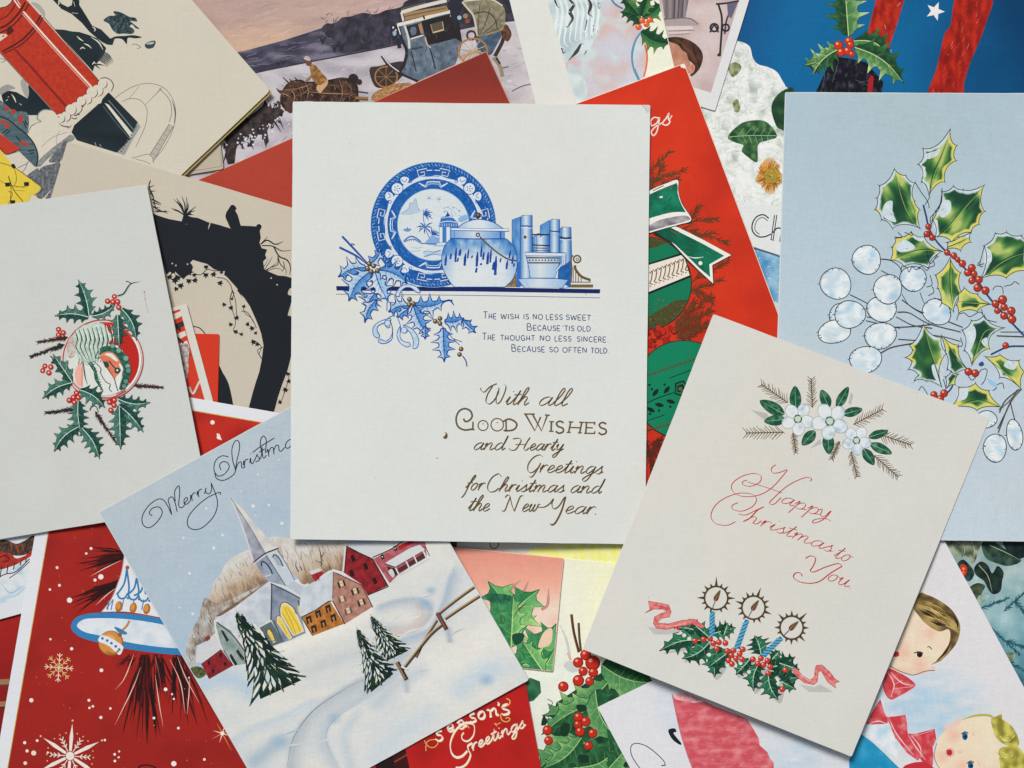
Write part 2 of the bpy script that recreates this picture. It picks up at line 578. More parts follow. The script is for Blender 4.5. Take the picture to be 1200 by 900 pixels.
def fir(P, b, t, col, tip, w=7, n=30, seed=0, lw=.8):
    """A bristly dark frond of fine hairs."""
    rnd = random.Random(seed)
    a = math.atan2(t[1] - b[1], t[0] - b[0])
    P.line([b, t], 1.2, col)
    for i in range(n):
        s = rnd.random()
        x, y = b[0] + (t[0] - b[0]) * s, b[1] + (t[1] - b[1]) * s
        aa = a + rnd.choice((1, -1)) * rnd.uniform(.25, .8)
        l = w * rnd.uniform(.5, 1) * (1 - .4 * s)
        P.line([(x, y), (x + math.cos(aa) * l, y + math.sin(aa) * l)], lw, mix(col, tip, rnd.random()), taper=(1, .3))

# cursive alphabet: x-height 1, y up; (advance, strokes)
SC = {
 'a': (1.0, [[(.78, .82), (.55, 1), (.22, .8), (.08, .35), (.2, .02), (.45, .12), (.68, .5), (.8, .98), (.72, .35), (.8, .02), (1.05, .3)]]),
 'c': (.8, [[(.62, .85), (.4, 1), (.12, .6), (.1, .2), (.3, 0), (.55, .1), (.8, .35)]]),
 'd': (1.0, [[(.74, .8), (.5, 1), (.2, .8), (.08, .35), (.2, .02), (.45, .12), (.68, .5), (.8, 1.2), (.82, 2.0), (.74, .8), (.76, .2), (.85, .02), (1.05, .3)]]),
 'e': (.75, [[(.02, .3), (.35, .48), (.55, .75), (.45, 1), (.2, .85), (.1, .4), (.22, .03), (.5, .08), (.78, .35)]]),
 'f': (.6, [[(.05, .3), (.35, 1.0), (.6, 1.75), (.52, 2.05), (.35, 1.6), (.3, .6), (.25, -.5), (.1, -1.0), (-.05, -.9)], [(.0, .95), (.62, .98)]]),
 'g': (.95, [[(.74, .82), (.5, 1), (.2, .8), (.08, .4), (.2, .05), (.45, .15), (.72, .65), (.78, .98), (.7, .1), (.55, -.7), (.3, -1.0), (.08, -.8), (.25, -.4), (.98, .3)]]),
 'h': (.95, [[(.0, .3), (.3, 1.1), (.45, 1.8), (.36, 2.05), (.2, 1.7), (.12, .8), (.08, .0)], [(.1, .3), (.3, .8), (.52, 1), (.66, .8), (.6, .3), (.7, .0), (.98, .3)]]),
 'i': (.5, [[(.0, .3), (.2, .95), (.14, .35), (.22, .02), (.52, .3)], [(.27, 1.5), (.31, 1.56)]]),
 'l': (.5, [[(.0, .3), (.3, 1.1), (.42, 1.8), (.33, 2.05), (.19, 1.7), (.12, .6), (.2, .02), (.52, .3)]]),
 'm': (1.4, [[(.0, .6), (.14, .98), (.12, .4), (.08, 0)], [(.1, .35), (.28, .82), (.46, 1), (.56, .8), (.5, .0)], [(.52, .35), (.7, .82), (.88, 1), (1.0, .8), (.95, .3), (1.06, .0), (1.42, .3)]]),
 'n': (1.0, [[(.0, .6), (.14, .98), (.12, .4), (.08, 0)], [(.1, .35), (.3, .82), (.52, 1), (.64, .8), (.6, .3), (.7, .0), (1.02, .3)]]),
 'o': (.85, [[(.5, .98), (.2, .8), (.08, .35), (.25, .0), (.52, .15), (.64, .6), (.5, .98), (.55, .85), (.88, .8)]]),
 'p': (1.0, [[(.0, .5), (.2, 1.05), (.16, .2), (.05, -.95)], [(.15, .4), (.35, .85), (.58, 1), (.75, .7), (.68, .2), (.45, 0), (.22, .12)], [(.5, .02), (1.02, .3)]]),
 'r': (.68, [[(.0, .4), (.16, 1.0), (.13, .4), (.1, 0)], [(.12, .35), (.22, .75), (.4, 1.0), (.55, .98), (.6, .84)]]),
 's': (.7, [[(.0, .3), (.3, .75), (.45, 1.05), (.42, .8), (.55, .35), (.4, .02), (.12, .08)], [(.4, .05), (.72, .3)]]),
 't': (.6, [[(.0, .3), (.3, 1.1), (.38, 1.7), (.26, .8), (.22, .2), (.32, .02), (.62, .3)], [(-.02, 1.15), (.6, 1.25)]]),
 'u': (1.0, [[(.0, .6), (.16, .98), (.12, .3), (.28, .0), (.5, .25), (.66, .98), (.62, .3), (.74, .02), (1.02, .3)]]),
 'w': (1.2, [[(.0, .6), (.16, .98), (.12, .3), (.26, .0), (.46, .3), (.56, .95), (.54, .3), (.68, .0), (.9, .35), (.96, .95), (1.22, .85)]]),
 'y': (.95, [[(.0, .6), (.16, .98), (.14, .4), (.3, .1), (.55, .35), (.72, .98), (.62, .1), (.42, -.75), (.18, -1.0), (.02, -.8), (.2, -.45), (.95, .3)]]),
 '.': (.4, [[(.1, .02), (.16, .07)]]),
}
# drawn capitals for the verse: cap height 1
CAP = {
 'A': (.78, [[(0, 0), (.3, 1), (.42, 1), (.7, 0)], [(.12, .38), (.6, .38)]]),
 'B': (.72, [[(.08, 0), (.08, 1), (.45, .97), (.52, .75), (.4, .55), (.08, .53)], [(.4, .54), (.62, .42), (.6, .1), (.4, 0), (.08, 0)]]),
 'C': (.78, [[(.68, .8), (.45, 1), (.15, .82), (.07, .45), (.2, .08), (.48, 0), (.7, .2)]]),
 'D': (.8, [[(.08, 0), (.08, 1), (.4, .98), (.68, .75), (.7, .35), (.45, .02), (.08, 0)]]),
 'E': (.64, [[(.58, 1), (.08, 1), (.08, 0), (.6, 0)], [(.08, .45), (.5, .45)]]),
 'F': (.6, [[(.58, 1), (.08, 1), (.08, 0)], [(.08, .5), (.48, .5)]]),
 'G': (.85, [[(.7, .82), (.45, 1), (.15, .82), (.07, .45), (.2, .08), (.48, 0), (.72, .12), (.72, .45), (.45, .45)]]),
 'H': (.8, [[(.06, 0), (.14, 1)], [(.68, 0), (.6, 1)], [(.1, .38), (.66, .38)]]),
 'I': (.26, [[(.12, 0), (.12, 1)]]),
 'L': (.58, [[(.08, 1), (.08, 0), (.55, 0)]]),
 'N': (.82, [[(.06, 0), (.1, 1), (.62, .1), (.7, 1)]]),
 'O': (.9, [[(.45, 1), (.15, .85), (.06, .5), (.16, .12), (.45, 0), (.72, .14), (.82, .5), (.73, .86), (.45, 1)]]),
 'R': (.7, [[(.08, 0), (.08, 1), (.45, .97), (.55, .72), (.42, .5), (.08, .47)], [(.32, .48), (.64, 0)]]),
 'S': (.66, [[(.58, .85), (.36, 1), (.12, .86), (.12, .62), (.5, .45), (.6, .22), (.4, 0), (.06, .14)]]),
 'T': (.64, [[(0, 1), (.64, 1)], [(.32, 1), (.3, 0)]]),
 'U': (.8, [[(.08, 1), (.08, .3), (.22, .02), (.5, .02), (.68, .3), (.7, 1)]]),
 'W': (1.05, [[(0, 1), (.26, 0), (.5, .85), (.74, 0), (1.0, 1)]]),
 "'": (.25, [[(.14, 1.05), (.1, .8)]]),
 '.': (.3, [[(.12, .02), (.17, .1)]]),
}
def lettering(P, text, p0, p1, h, w, col, font=SC, slant=0.3, nib=None, first=1.0, sharp=False, gap=0.0, base=None):
    """Pen-drawn word from p0 to p1 along its baseline; h = x-height (or cap height) in pixels."""
    adv = sum((font[ch][0] + gap) * (first if i == 0 else 1) for i, ch in enumerate(text))
    L = math.dist(p0, p1)
    sx = L / adv
    ux, uy = (p1[0] - p0[0]) / L, (p1[1] - p0[1]) / L
    x = 0.0
    for i, ch in enumerate(text):
        k = first if i == 0 else 1.0
        a, strokes = font[ch]
        for s in strokes:
            pts = []
            for gx, gy in s:
                X = (x + gx * k) * sx + slant * gy * h * k
                Y = gy * h * k
                pts.append((p0[0] + ux * X + uy * Y, p0[1] + uy * X - ux * Y))
            P.line(pts, w, col, nib=nib, smooth=not sharp or len(pts) > 5, step=1.0)
        x += (a + gap) * k
# ================================================================ table
def table():
    n = 2
    v = [(-.9, -.8, 0), (.9, -.8, 0), (.9, .8, 0), (-.9, .8, 0), (-.9, -.8, -.03), (.9, -.8, -.03), (.9, .8, -.03), (-.9, .8, -.03)]
    f = [(0, 1, 2, 3), (7, 6, 5, 4), (0, 4, 5, 1), (1, 5, 6, 2), (2, 6, 7, 3), (3, 7, 4, 0)]
    o = make_mesh('table_top', v, f, [ink((92, 70, 54))] * 8, INK, None)
    o['kind'] = 'structure'
table()

def offs(pts, dx, dy): return [(x + dx, y + dy) for x, y in pts]
def star(P, x, y, r, col, k=5, inner=.42, rot=-1.57):
    pts = []
    for i in range(2 * k):
        a = rot + math.pi * i / k
        rr = r if i % 2 == 0 else r * inner
        pts.append((x + rr * math.cos(a), y + rr * math.sin(a)))
    P.fill(pts, col)
def speck(P, n, box, cols, rmin, rmax, seed, poly=None):
    rnd = random.Random(seed)
    for i in range(n):
        x, y = rnd.uniform(box[0], box[2]), rnd.uniform(box[1], box[3])
        if poly and not inside((x, y), poly): continue
        r = rnd.uniform(rmin, rmax)
        P.disc(x, y, r, rnd.choice(cols), ry=r * rnd.uniform(.7, 1.1), n=8)

# ================================================================ holly photograph card, lower right
c = Card('greeting_card', [(1085, 604), (1345, 600), (1349, 880), (1089, 884)], (170, 195, 200),
         'glossy teal card with dark holly leaves and conifer twigs at the right edge', stock=GLOSS, fold='top')
p = Print(c, 'printed_background', material=GLOSS)
p.fill(c.clip, lambda x, y: mix(ramp((y - 620) / 190, [(0, (120, 140, 138)), (.3, (150, 178, 182)), (.6, (112, 160, 172)), (1, (40, 100, 118))]),
                                (235, 240, 238), .12 + .5 * fbm(x, y, .03, 5)), 5).done()
V = view(1090, 620, 4.74)
p = Print(c, 'printed_holly_leaves', material=GLOSS)
for pts, cA, cB in [
    (V(75, 60, 110, 50, 200, 55, 280, 60, 270, 120, 240, 190, 200, 150, 160, 160, 130, 130), (168, 172, 140), (60, 80, 70)),
    (V(285, 85, 330, 55, 400, 100, 505, 170, 440, 205, 370, 190, 310, 160), (30, 52, 50), (70, 100, 85)),
    (V(410, 60, 530, 50, 530, 150, 460, 160, 420, 110), (24, 36, 38), (40, 60, 60)),
    (V(245, 215, 280, 180, 320, 200, 345, 245, 375, 205, 408, 240, 400, 290, 390, 345, 350, 362, 320, 330, 300, 290, 255, 255), (26, 38, 38), (44, 66, 58)),
    (V(215, 330, 260, 300, 305, 315, 290, 350, 265, 400, 230, 380), (38, 52, 44), (90, 100, 70)),
    (V(150, 210, 185, 170, 245, 240, 210, 290), (24, 34, 36), (60, 90, 90)),
    (V(270, 370, 330, 370, 300, 400, 262, 420), (170, 190, 180), (110, 140, 120)),
    (V(420, 690, 470, 690, 450, 740, 400, 720), (190, 190, 150), (90, 110, 90))]:
    p.blob(pts, lambda x, y, a=cA, b=cB: mix(a, b, .5 + 1.1 * fbm(x, y, .12, 2)), 3)
for pts in (V(130, 60, 190, 100, 180, 170), V(230, 60, 245, 120, 240, 190), V(330, 90, 420, 130, 500, 172), V(270, 200, 320, 260, 345, 350)):
    p.line(pts, .8, (175, 180, 150), taper=(1, .2))
p.done()
p = Print(c, 'printed_berry', material=GLOSS)
p.blob(V(165, 210, 185, 195, 205, 215, 200, 250, 178, 262), (205, 60, 30)); p.disc(*V(185, 220)[0], 1.6, (240, 150, 110)); p.disc(*V(185, 240)[0], 1.4, (235, 130, 90)); p.done()
p = Print(c, 'printed_conifer_twig', material=GLOSS)
for i, q in enumerate([V(280, 440, 430, 385), V(410, 455, 530, 350), V(330, 540, 500, 700), V(420, 620, 530, 660), V(420, 730, 530, 790), V(470, 400, 530, 470)]):
    fir(p, q[0], q[1], (25, 75, 90), (50, 120, 130), 8, 46, i, 1.1)
p.done()

# ================================================================ starry blue card, mostly covered
c = Card('greeting_card', [(790, 240), (960, 285), (915, 455), (745, 410)], (205, 212, 216),
         'speckled blue night sky card, a sliver between red card and pale blue card')
p = Print(c, 'printed_night_sky', material=PAINT)
p.fill([(790, 240), (960, 285), (938, 366), (768, 296)], lambda x, y: mix((75, 140, 190), (160, 195, 215), .5 + .9 * fbm(x, y, .06, 3)), 4)
speck(p, 26, (880, 288, 915, 345), [(225, 232, 235), (200, 220, 232)], .4, 1.1, 4); p.done()

# ================================================================ white card with the yellow candle glow
c = Card('greeting_card', [(545, 560), (790, 590), (774, 722), (529, 692)], (212, 210, 202),
         'white card with yellow glow, a strip showing below the large white card')
p = Print(c, 'printed_yellow_glow', material=PAINT)
p.blob([(614, 655), (622, 645), (640, 640), (690, 634), (760, 640), (752, 668), (700, 664), (640, 662)],
       lambda x, y: mix((238, 222, 118), (246, 236, 170), .5 + fbm(x * 2, y * .6, .08, 1)), 4); p.done()
p = Print(c, 'printed_curl')
p.line([(574, 636), (575, 641), (580, 643), (584, 639), (583, 634)], 1.2, (150, 60, 60)); p.done()

# ================================================================ cream card with holly and berries
c = Card('greeting_card', [(590, 648), (842, 671), (814, 979), (562, 956)], (228, 228, 214),
         'cream card with painted holly leaves and clusters of red berries beside the red card')
p = Print(c, 'printed_background', material=PAINT)
p.fill(c.clip, lambda x, y: mix(mix((226, 228, 214), (238, 229, 188), (x - 655 + (760 - y) * .35) / 130 * (1 if y < 790 else 0)), (208, 214, 208), max(0, (y - 770) / 120) + .3 * fbm(x, y, .05, 2)), 6).done()
V = view(540, 635, 3.396)
p = Print(c, 'printed_twig', material=PAINT)
p.line(V(395, 330, 420, 390, 435, 455), 3.2, (196, 200, 196), taper=(.3, 1)); p.line(V(425, 440, 438, 470), 3, (222, 170, 165))
p.line(V(440, 288, 450, 360, 470, 440), 3.2, (60, 58, 30)); p.line(V(438, 288, 447, 360, 466, 440), 1.0, (150, 70, 50))
p.line(V(469, 322, 472, 380, 478, 435), 2.8, (70, 66, 34)); p.line(V(467, 322, 470, 380, 475, 435), .8, (150, 75, 55)); p.done()
p = Print(c, 'printed_holly', material=PAINT)
p.blob(V(410, 495, 425, 475, 460, 480, 470, 510, 440, 520), (196, 199, 195))
p.fill(V(250, 560, 275, 540, 315, 555, 320, 600, 290, 632, 262, 640), lambda x, y: mix((60, 120, 82), (35, 90, 62), fbm(x, y, .1, 1) + .4), 4)
p.fill(V(380, 640, 560, 520, 640, 600, 660, 720, 700, 900, 330, 900, 360, 720), lambda x, y: mix((22, 62, 42), (50, 110, 66), .4 + fbm(x, y, .07, 8)), 5)
for q, w, n, bd, sd in [((560, 490, 770, 560), 190, 3, .1, 1), ((585, 560, 335, 690), 160, 4, -.12, 2), ((600, 640, 330, 760), 120, 4, .1, 3), ((535, 590, 660, 800), 170, 4, .15, 6), ((500, 800, 310, 905), 190, 3, .1, 4),
                        ((450, 900, 640, 760), 200, 3, .2, 5), ((480, 780, 330, 900), 120, 4, -.1, 9), ((590, 900, 700, 780), 110, 3, 0, 10)]:
    e = V(*q)
    holly(p, e[0], e[1], w / 3.396, n, bd, a=(76, 138, 84), d=(28, 84, 52), rib=(156, 194, 122), line=(28, 74, 50), lw=.9, rw=1.1, hi=(164, 198, 128), veins=4, res=3, seed=sd)
for q in (V(395, 745, 410, 720, 435, 730, 425, 770, 400, 772), V(460, 650, 495, 650, 500, 672, 470, 675), V(470, 850, 505, 850, 508, 875, 475, 878), V(330, 690, 320, 730, 345, 720)):
    p.blob(q, (24, 62, 42))
for q in (V(345, 625, 365, 640, 350, 665), V(325, 690, 350, 700, 330, 740)): p.line(q, .8, (40, 80, 60))
p.done()
for j, grp in enumerate([[(525, 482, 30), (497, 450, 22), (467, 480, 21), (487, 515, 19), (527, 520, 20), (513, 555, 18), (468, 552, 23), (408, 576, 21)],
            [(468, 697, 19), (497, 715, 20), (466, 727, 17), (475, 755, 20), (525, 762, 19), (508, 811, 18)],
            [(345, 750, 20), (349, 791, 18)]]):
    p = Print(c, 'printed_berry_cluster', material=PAINT)
    for x, y, r in grp:
        q = V(x, y)[0]; p.berry(q[0], q[1], r / 3.396, (200, 44, 30), (120, 22, 18), (244, 150, 125))
    p.done()

# ================================================================ pink card with holly
c = Card('greeting_card', [(400, 628), (661, 654), (648, 787), (387, 761)], (226, 190, 172),
         'salmon pink card with green holly leaves, right of the snow village card')
p = Print(c, 'printed_background', material=PAINT)
p.fill(c.clip, lambda x, y: mix(ramp((y - 645) / 110, [(0, (222, 146, 128)), (.35, (230, 166, 146)), (.6, (236, 204, 186)), (1, (232, 206, 188))]), (214, 150, 135), .5 * fbm(x, y, .06, 1)), 5).done()
p = Print(c, 'printed_holly', material=PAINT)
for q in (V(270, 155, 245, 205, 215, 215), V(350, 185, 345, 250, 320, 270), V(240, 150, 200, 190, 215, 235)):
    p.line(q, 3.5, (200, 140, 128), taper=(.2, 1))
for q, w, n, bd, sd in [((215, 400, 115, 165), 190, 3, .1, 1), ((170, 400, 305, 195), 190, 3, -.12, 2), ((200, 520, 375, 335), 190, 4, .1, 3), ((250, 560, 372, 430), 130, 3, .1, 4), ((330, 520, 245, 395), 90, 3, 0, 7), ((200, 420, 210, 215), 90, 4, 0, 8)]:
    e = V(*q)
    holly(p, e[0], e[1], w / 3.396, n, bd, a=(96, 170, 104), d=(44, 122, 76), rib=(196, 216, 130), line=(40, 110, 70), lw=.9, rw=1.1, hi=(186, 216, 128), veins=3, res=3, seed=sd, spike=.9, valley=.66)
p.blob(V(100, 215, 130, 205, 200, 215, 180, 245, 120, 240), lambda x, y: mix((30, 90, 66), (60, 130, 90), fbm(x, y, .2) + .4), 3)
p.blob(V(205, 370, 250, 365, 245, 395, 215, 410), (28, 80, 58))
p.blob(V(330, 360, 362, 345, 360, 400, 330, 420, 308, 415), (226, 196, 170))
p.line(V(215, 290, 235, 265, 262, 245), 1.5, (120, 60, 50), taper=(.3, .3)); p.line(V(160, 295, 162, 320), 1.3, (110, 60, 50))
p.done()

# ================================================================ photographic flowers and candles card, top right
c = Card('greeting_card', [(899, -169), (1371, -14), (1237, 406), (765, 251)], (212, 216, 218),
         'glossy deep blue card with red candles, a white star and white flowers, top right corner', stock=GLOSS, fold='top')
p = Print(c, 'printed_blue_background', material=GLOSS)
p.fill(c.clip, lambda x, y: mix(mix((8, 104, 160), (4, 66, 112), (x - 1050) / 150 + .6 * fbm(x, y, .006, 2)), (20, 60, 120), max(0, (930 - x - y * .3) / 130)), 14).done()
p = Print(c, 'printed_white_flowers', material=GLOSS)
def petals(x, y):
    t = fbm(x, y, .055, 11, 4); u = fbm(x, y, .16, 5, 2)
    b = mix((226, 229, 224), (182, 192, 184), max(0, t * 1.3 + .15))
    return mix(b, (120, 132, 106), max(0, (u + t) * .9 - .42))
p.blob([(836, 92), (845, 60), (857, 50), (865, 48), (878, 54), (882, 67), (888, 75), (901, 79), (911, 85), (919, 98), (928, 107), (1000, 160), (1000, 300), (930, 262), (888, 246), (866, 244), (830, 250), (800, 200)], petals, 2.6)
rnd = random.Random(3)
def bloom(cx, cy, r, seed):
    r_ = random.Random(seed)
    for lay_, m in ((1.0, 9), (.74, 8), (.48, 6), (.26, 4)):
        for k in range(m):
            a = 6.2832 * (k + r_.uniform(-.25, .25)) / m + lay_ * 2
            px_, py_ = cx + r * lay_ * .62 * math.cos(a), cy + r * lay_ * .62 * math.sin(a)
            rr = r * .42 * (.6 + .5 * lay_) * r_.uniform(.85, 1.15)
            pts = [(px_ + rr * (1 + .12 * math.sin(3 * t + k)) * math.cos(t), py_ + rr * (.8 + .1 * math.sin(2 * t + k)) * math.sin(t)) for t in [6.2832 * i / 18 for i in range(18)]]
            def f(x, y, px_=px_, py_=py_, rr=rr):
                d = ((x - cx) * math.cos(a) + (y - cy) * math.sin(a)) - ((px_ - cx) * math.cos(a) + (py_ - cy) * math.sin(a))
                return mix((172, 182, 174), (230, 232, 228), .5 + d / rr * .6 + .4 * nz(x, y, .12, seed))
            if any(not inside(q, FL) for q in pts): continue
            p.fill(pts, f, 2.2)
            p.line([pts[(i + 14) % 18] for i in range(9)], .5, (186, 194, 188), taper=(.2, .2))
FL = [(836, 92), (845, 60), (857, 50), (865, 48), (878, 54), (882, 67), (888, 75), (901, 79), (911, 85), (919, 98), (928, 107), (1000, 160), (1000, 300), (930, 262), (888, 246), (866, 244), (830, 250), (800, 200)]
for cx, cy, r, sd in [(864, 64, 15, 1), (884, 104, 28, 2), (856, 118, 20, 3), (908, 110, 20, 4), (862, 186, 24, 5), (850, 150, 18, 6), (880, 222, 22, 7), (908, 232, 20, 8), (856, 226, 18, 9), (904, 176, 18, 10), (846, 92, 16, 11), (880, 80, 12, 12)]: bloom(cx, cy, r, sd)
bloom(900, 207, 38, 31)
brush(p, FL, 160, petals, 1.0, 1.2, (3, 9), (.5, 1.3), 12, 3)
V = view(850, 0, 3.4286)
for q in (V(10, 270, 40, 250, 65, 270, 30, 310), V(30, 410, 50, 400, 60, 440, 40, 450)):
    p.blob(q, lambda x, y: mix((104, 112, 70), (170, 176, 140), .5 + fbm(x, y, .2)), 2)
p.done()
p = Print(c, 'printed_margin')
p.fill([(800, 250), (868, 236), (900, 240), (960, 246), (960, 330), (780, 270)], (214, 217, 216)).done()
p = Print(c, 'printed_rose_leaf', material=GLOSS)
p.blob(V(10, 550, 60, 498, 118, 483, 168, 492, 207, 545, 170, 563, 132, 580, 128, 650, 90, 630, 66, 606, 72, 582, 38, 570), lambda x, y: mix((32, 78, 44), (110, 150, 100), .35 + .9 * fbm(x, y, .12, 4)), 2)
p.line(V(14, 550, 90, 545, 204, 545), .9, (150, 180, 140)); 
for k in range(5): p.line(V(50 + k * 30, 546, 75 + k * 28, 515), .5, (140, 170, 130)); p.line(V(70 + k * 25, 548, 85 + k * 22, 575), .5, (150, 178, 140))
p.done()
p = Print(c, 'printed_rose_leaf', material=GLOSS)
p.blob(V(185, 440, 198, 395, 235, 362, 275, 355, 262, 430, 250, 520, 230, 522, 205, 505), lambda x, y: mix((28, 66, 44), (60, 100, 60), .4 + fbm(x, y, .1, 6)), 3).done()
p = Print(c, 'printed_orange_flower', material=GLOSS)
rnd = random.Random(5)
p.blob([(902 + (15 + 3 * math.sin(5 * t)) * math.cos(t), 206 + (19 + 3 * math.cos(4 * t)) * math.sin(t)) for t in [k * .35 for k in range(18)]], lambda x, y: mix((196, 140, 70), (214, 190, 150), math.hypot(x - 902, y - 206) / 26 + .3 * nz(x, y, .2)), 2)
for i in range(170):
    a = rnd.uniform(0, 6.28); r = rnd.uniform(6, 20)
    p.line([(902, 206), (902 + r * .5 * math.cos(a), 206 + r * .6 * math.sin(a)), (902 + r * .8 * math.cos(a + .1), 206 + r * 1.1 * math.sin(a + .1))], rnd.uniform(.8, 1.6), rnd.choice([(206, 130, 40), (180, 96, 30), (224, 160, 80), (150, 92, 36), (214, 150, 60)]), taper=(1, .3))
p.disc(904, 206, 9, (170, 140, 56)); speck(p, 60, (895, 196, 914, 217), [(150, 130, 40), (200, 180, 80), (120, 100, 40)], .5, 1, 2); p.done()
p = Print(c, 'printed_candle', material=GLOSS)
p.fill(V(608, -10, 722, -10, 692, 90, 655, 200, 566, 150), lambda x, y: mix((206, 52, 30), (150, 28, 22), .5 + fbm(x * 1.6, y * .5, .12, 3)), 3)
for q in (V(690, 25, 705, 10), V(640, 100, 645, 115), V(660, 190, 668, 210)): p.line(q, 1.6, (236, 200, 190), taper=(.2, .2))
p.done()
p = Print(c, 'printed_candle', material=GLOSS)
p.blob(V(935, -20, 1070, -20, 1042, 110, 985, 250, 960, 330, 945, 400, 815, 400, 850, 270, 880, 140, 905, 100), lambda x, y: mix((200, 46, 28), (140, 24, 20), .5 + fbm(x * 1.6, y * .5, .1, 9)), 3)
rnd = random.Random(8)
for i in range(46):
    t = rnd.random(); x = 1005 - t * 130 + rnd.uniform(-42, 42); y = t * 370
    q = V(x, y, x - 6, y + rnd.uniform(8, 26)); p.line(q, rnd.uniform(.5, 1.5), rnd.choice([(238, 180, 160), (224, 90, 70), (120, 18, 16), (226, 110, 90)]), taper=(.2, .2))
p.done()
p = Print(c, 'printed_star', material=GLOSS)
star(p, *V(843, 45)[0], 11.5, (226, 222, 222), rot=-1.2); p.done()
p = Print(c, 'printed_bottle', material=GLOSS)
p.fill(V(355, 390, 430, 225, 500, 235, 565, 250, 635, 330, 625, 390), lambda x, y: mix((20, 22, 34), (92, 92, 112), max(0, fbm(x * 2, y, .12, 5))), 2)
for q in (V(400, 300, 385, 370), V(455, 250, 430, 330), V(520, 320, 590, 350), V(540, 330, 600, 320)): p.line(q, .8, (150, 150, 165), taper=(.2, .2))
p.fill(V(575, 320, 585, 300, 596, 310, 590, 385, 570, 385), (176, 30, 36)); p.disc(*V(545, 275)[0], 4.5, (40, 32, 40)); p.done()
p = Print(c, 'printed_holly_sprig', material=GLOSS)
for q, w, n, bd, sd in [((495, 145, 480, -60), 140, 4, 0, 1), ((455, 185, 318, 262), 100, 4, -.1, 2), ((460, 195, 350, 300), 60, 3, .1, 5), ((515, 165, 660, 240), 110, 4, -.2, 3), ((520, 190, 712, 328), 120, 4, -.1, 4)]:
    e = V(*q); holly(p, e[0], e[1], w / 3.43, n, bd, a=(74, 128, 70), d=(24, 70, 44), rib=(196, 206, 150), line=(20, 50, 34), lw=.5, rw=1.0, hi=(190, 212, 160), veins=2, res=2.5, seed=sd, spike=1)
for x, y, r in [(455, 182, 19), (497, 166, 18), (466, 210, 18), (503, 180, 15), (492, 205, 18), (508, 218, 13)]:
    q = V(x, y)[0]; p.berry(q[0], q[1], r / 3.43, (206, 56, 30), (130, 26, 16), (246, 170, 130))
p.done()
V = view(740, 90, 3.1056)
p = Print(c, 'lettering')
p.line(V(500, 515, 480, 502, 455, 510, 440, 535, 441, 562, 460, 581, 485, 582, 508, 572), 1.5, (30, 36, 46))
p.line(V(496, 524, 478, 512, 460, 520, 450, 540, 451, 560, 466, 574), .9, (30, 36, 46))
for k in (0, 8): p.line(V(521 + k, 503, 508 + k, 592), 1.1, (30, 36, 46))
p.line(V(514, 568, 528, 552, 543, 552, 546, 566, 540, 600), 1.6, (30, 36, 46)); p.line(V(505, 592, 520, 595), .9, (30, 36, 46)); p.done()

# ================================================================ pillar and boy card
c = Card('greeting_card', [(760, -190), (921, -140), (838, 130), (677, 80)], (214, 214, 216),
         'white bordered mauve card with stone column and brown haired boy, top edge')
q = inset_quad(c.quad, (10, 11, 19, 10))
p = Print(c, 'printed_wall', material=PAINT)
p.fill(q, lambda x, y: mix((192, 168, 166), (206, 190, 190), .5 + fbm(x, y, .03, 2)), 5).done()
V = view(640, 0, 5)
p = Print(c, 'printed_column', material=PAINT, clip=q)
p.fill(V(675, -30, 840, -30, 815, 112, 695, 112), lambda x, y: mix((150, 138, 142), (112, 100, 108), .5 + .5 * math.sin(x * .75)), 2.5)
for x in (748, 772, 796): p.line(V(x + 8, -30, x, 105), 1.6, (86, 76, 84))
p.fill(V(690, 112, 830, 104, 890, 136, 896, 150, 700, 152), (168, 154, 156)); p.line(V(690, 113, 830, 106, 892, 140), 1.2, (110, 98, 104))
p.fill(V(700, 156, 850, 152, 868, 176, 712, 182), (212, 198, 196)); p.line(V(712, 182, 868, 176), 1.4, (150, 134, 134))
p.fill(V(715, 186, 835, 182, 842, 196, 722, 204), (206, 192, 190)); p.line(V(722, 204, 842, 197), 1.2, (150, 134, 134)); p.done()
p = Print(c, 'printed_iron_bracket', material=PAINT, clip=q)
k = (44, 42, 56)
p.line(V(995, 24, 1060, 18, 1130, 5), 2.2, k); p.line(V(1010, 26, 1030, 120, 1018, 330), 2.4, k); p.line(V(1110, 20, 1060, 110, 1046, 200), 2.2, (70, 68, 90))
p.fill(V(1060, 22, 1125, 10, 1085, 110, 1065, 90), (104, 100, 128)); p.ring(*V(985, 162)[0], 4.5, 2.4, k); p.ring(*V(1052, 162)[0], 4, 2.2, k)
p.disc(*V(1012, 322)[0], 2, k); p.line(V(960, 190, 985, 150, 1010, 190), 2, k); p.done()
p = Print(c, 'printed_boy', material=PAINT, clip=q)
p.blob(V(715, 230, 760, 240, 810, 290, 840, 350, 845, 420, 800, 440, 720, 430), lambda x, y: mix((198, 146, 120), (176, 116, 92), .5 + fbm(x, y, .1)), 2.5)
hair = V(715, 222, 760, 216, 820, 228, 880, 262, 916, 312, 914, 365, 890, 415, 850, 448, 846, 420, 862, 380, 835, 350, 822, 310, 800, 296, 770, 262, 715, 240)
p.blob(hair, lambda x, y: mix((92, 56, 38), (52, 34, 30), .5 + fbm(x * 2, y, .1, 3)), 2)
for k in range(14): p.line(V(740 + k * 8, 225 + k * 2, 790 + k * 7, 250 + k * 8, 810 + k * 7, 300 + k * 9), .6, [(140, 92, 60), (60, 36, 28)][k % 2], taper=(.2, .2))
p.blob(V(836, 392, 855, 374, 872, 388, 866, 420, 846, 432), (206, 140, 118)); p.line(V(846, 392, 860, 392, 858, 415), .8, (150, 84, 70)); p.done()

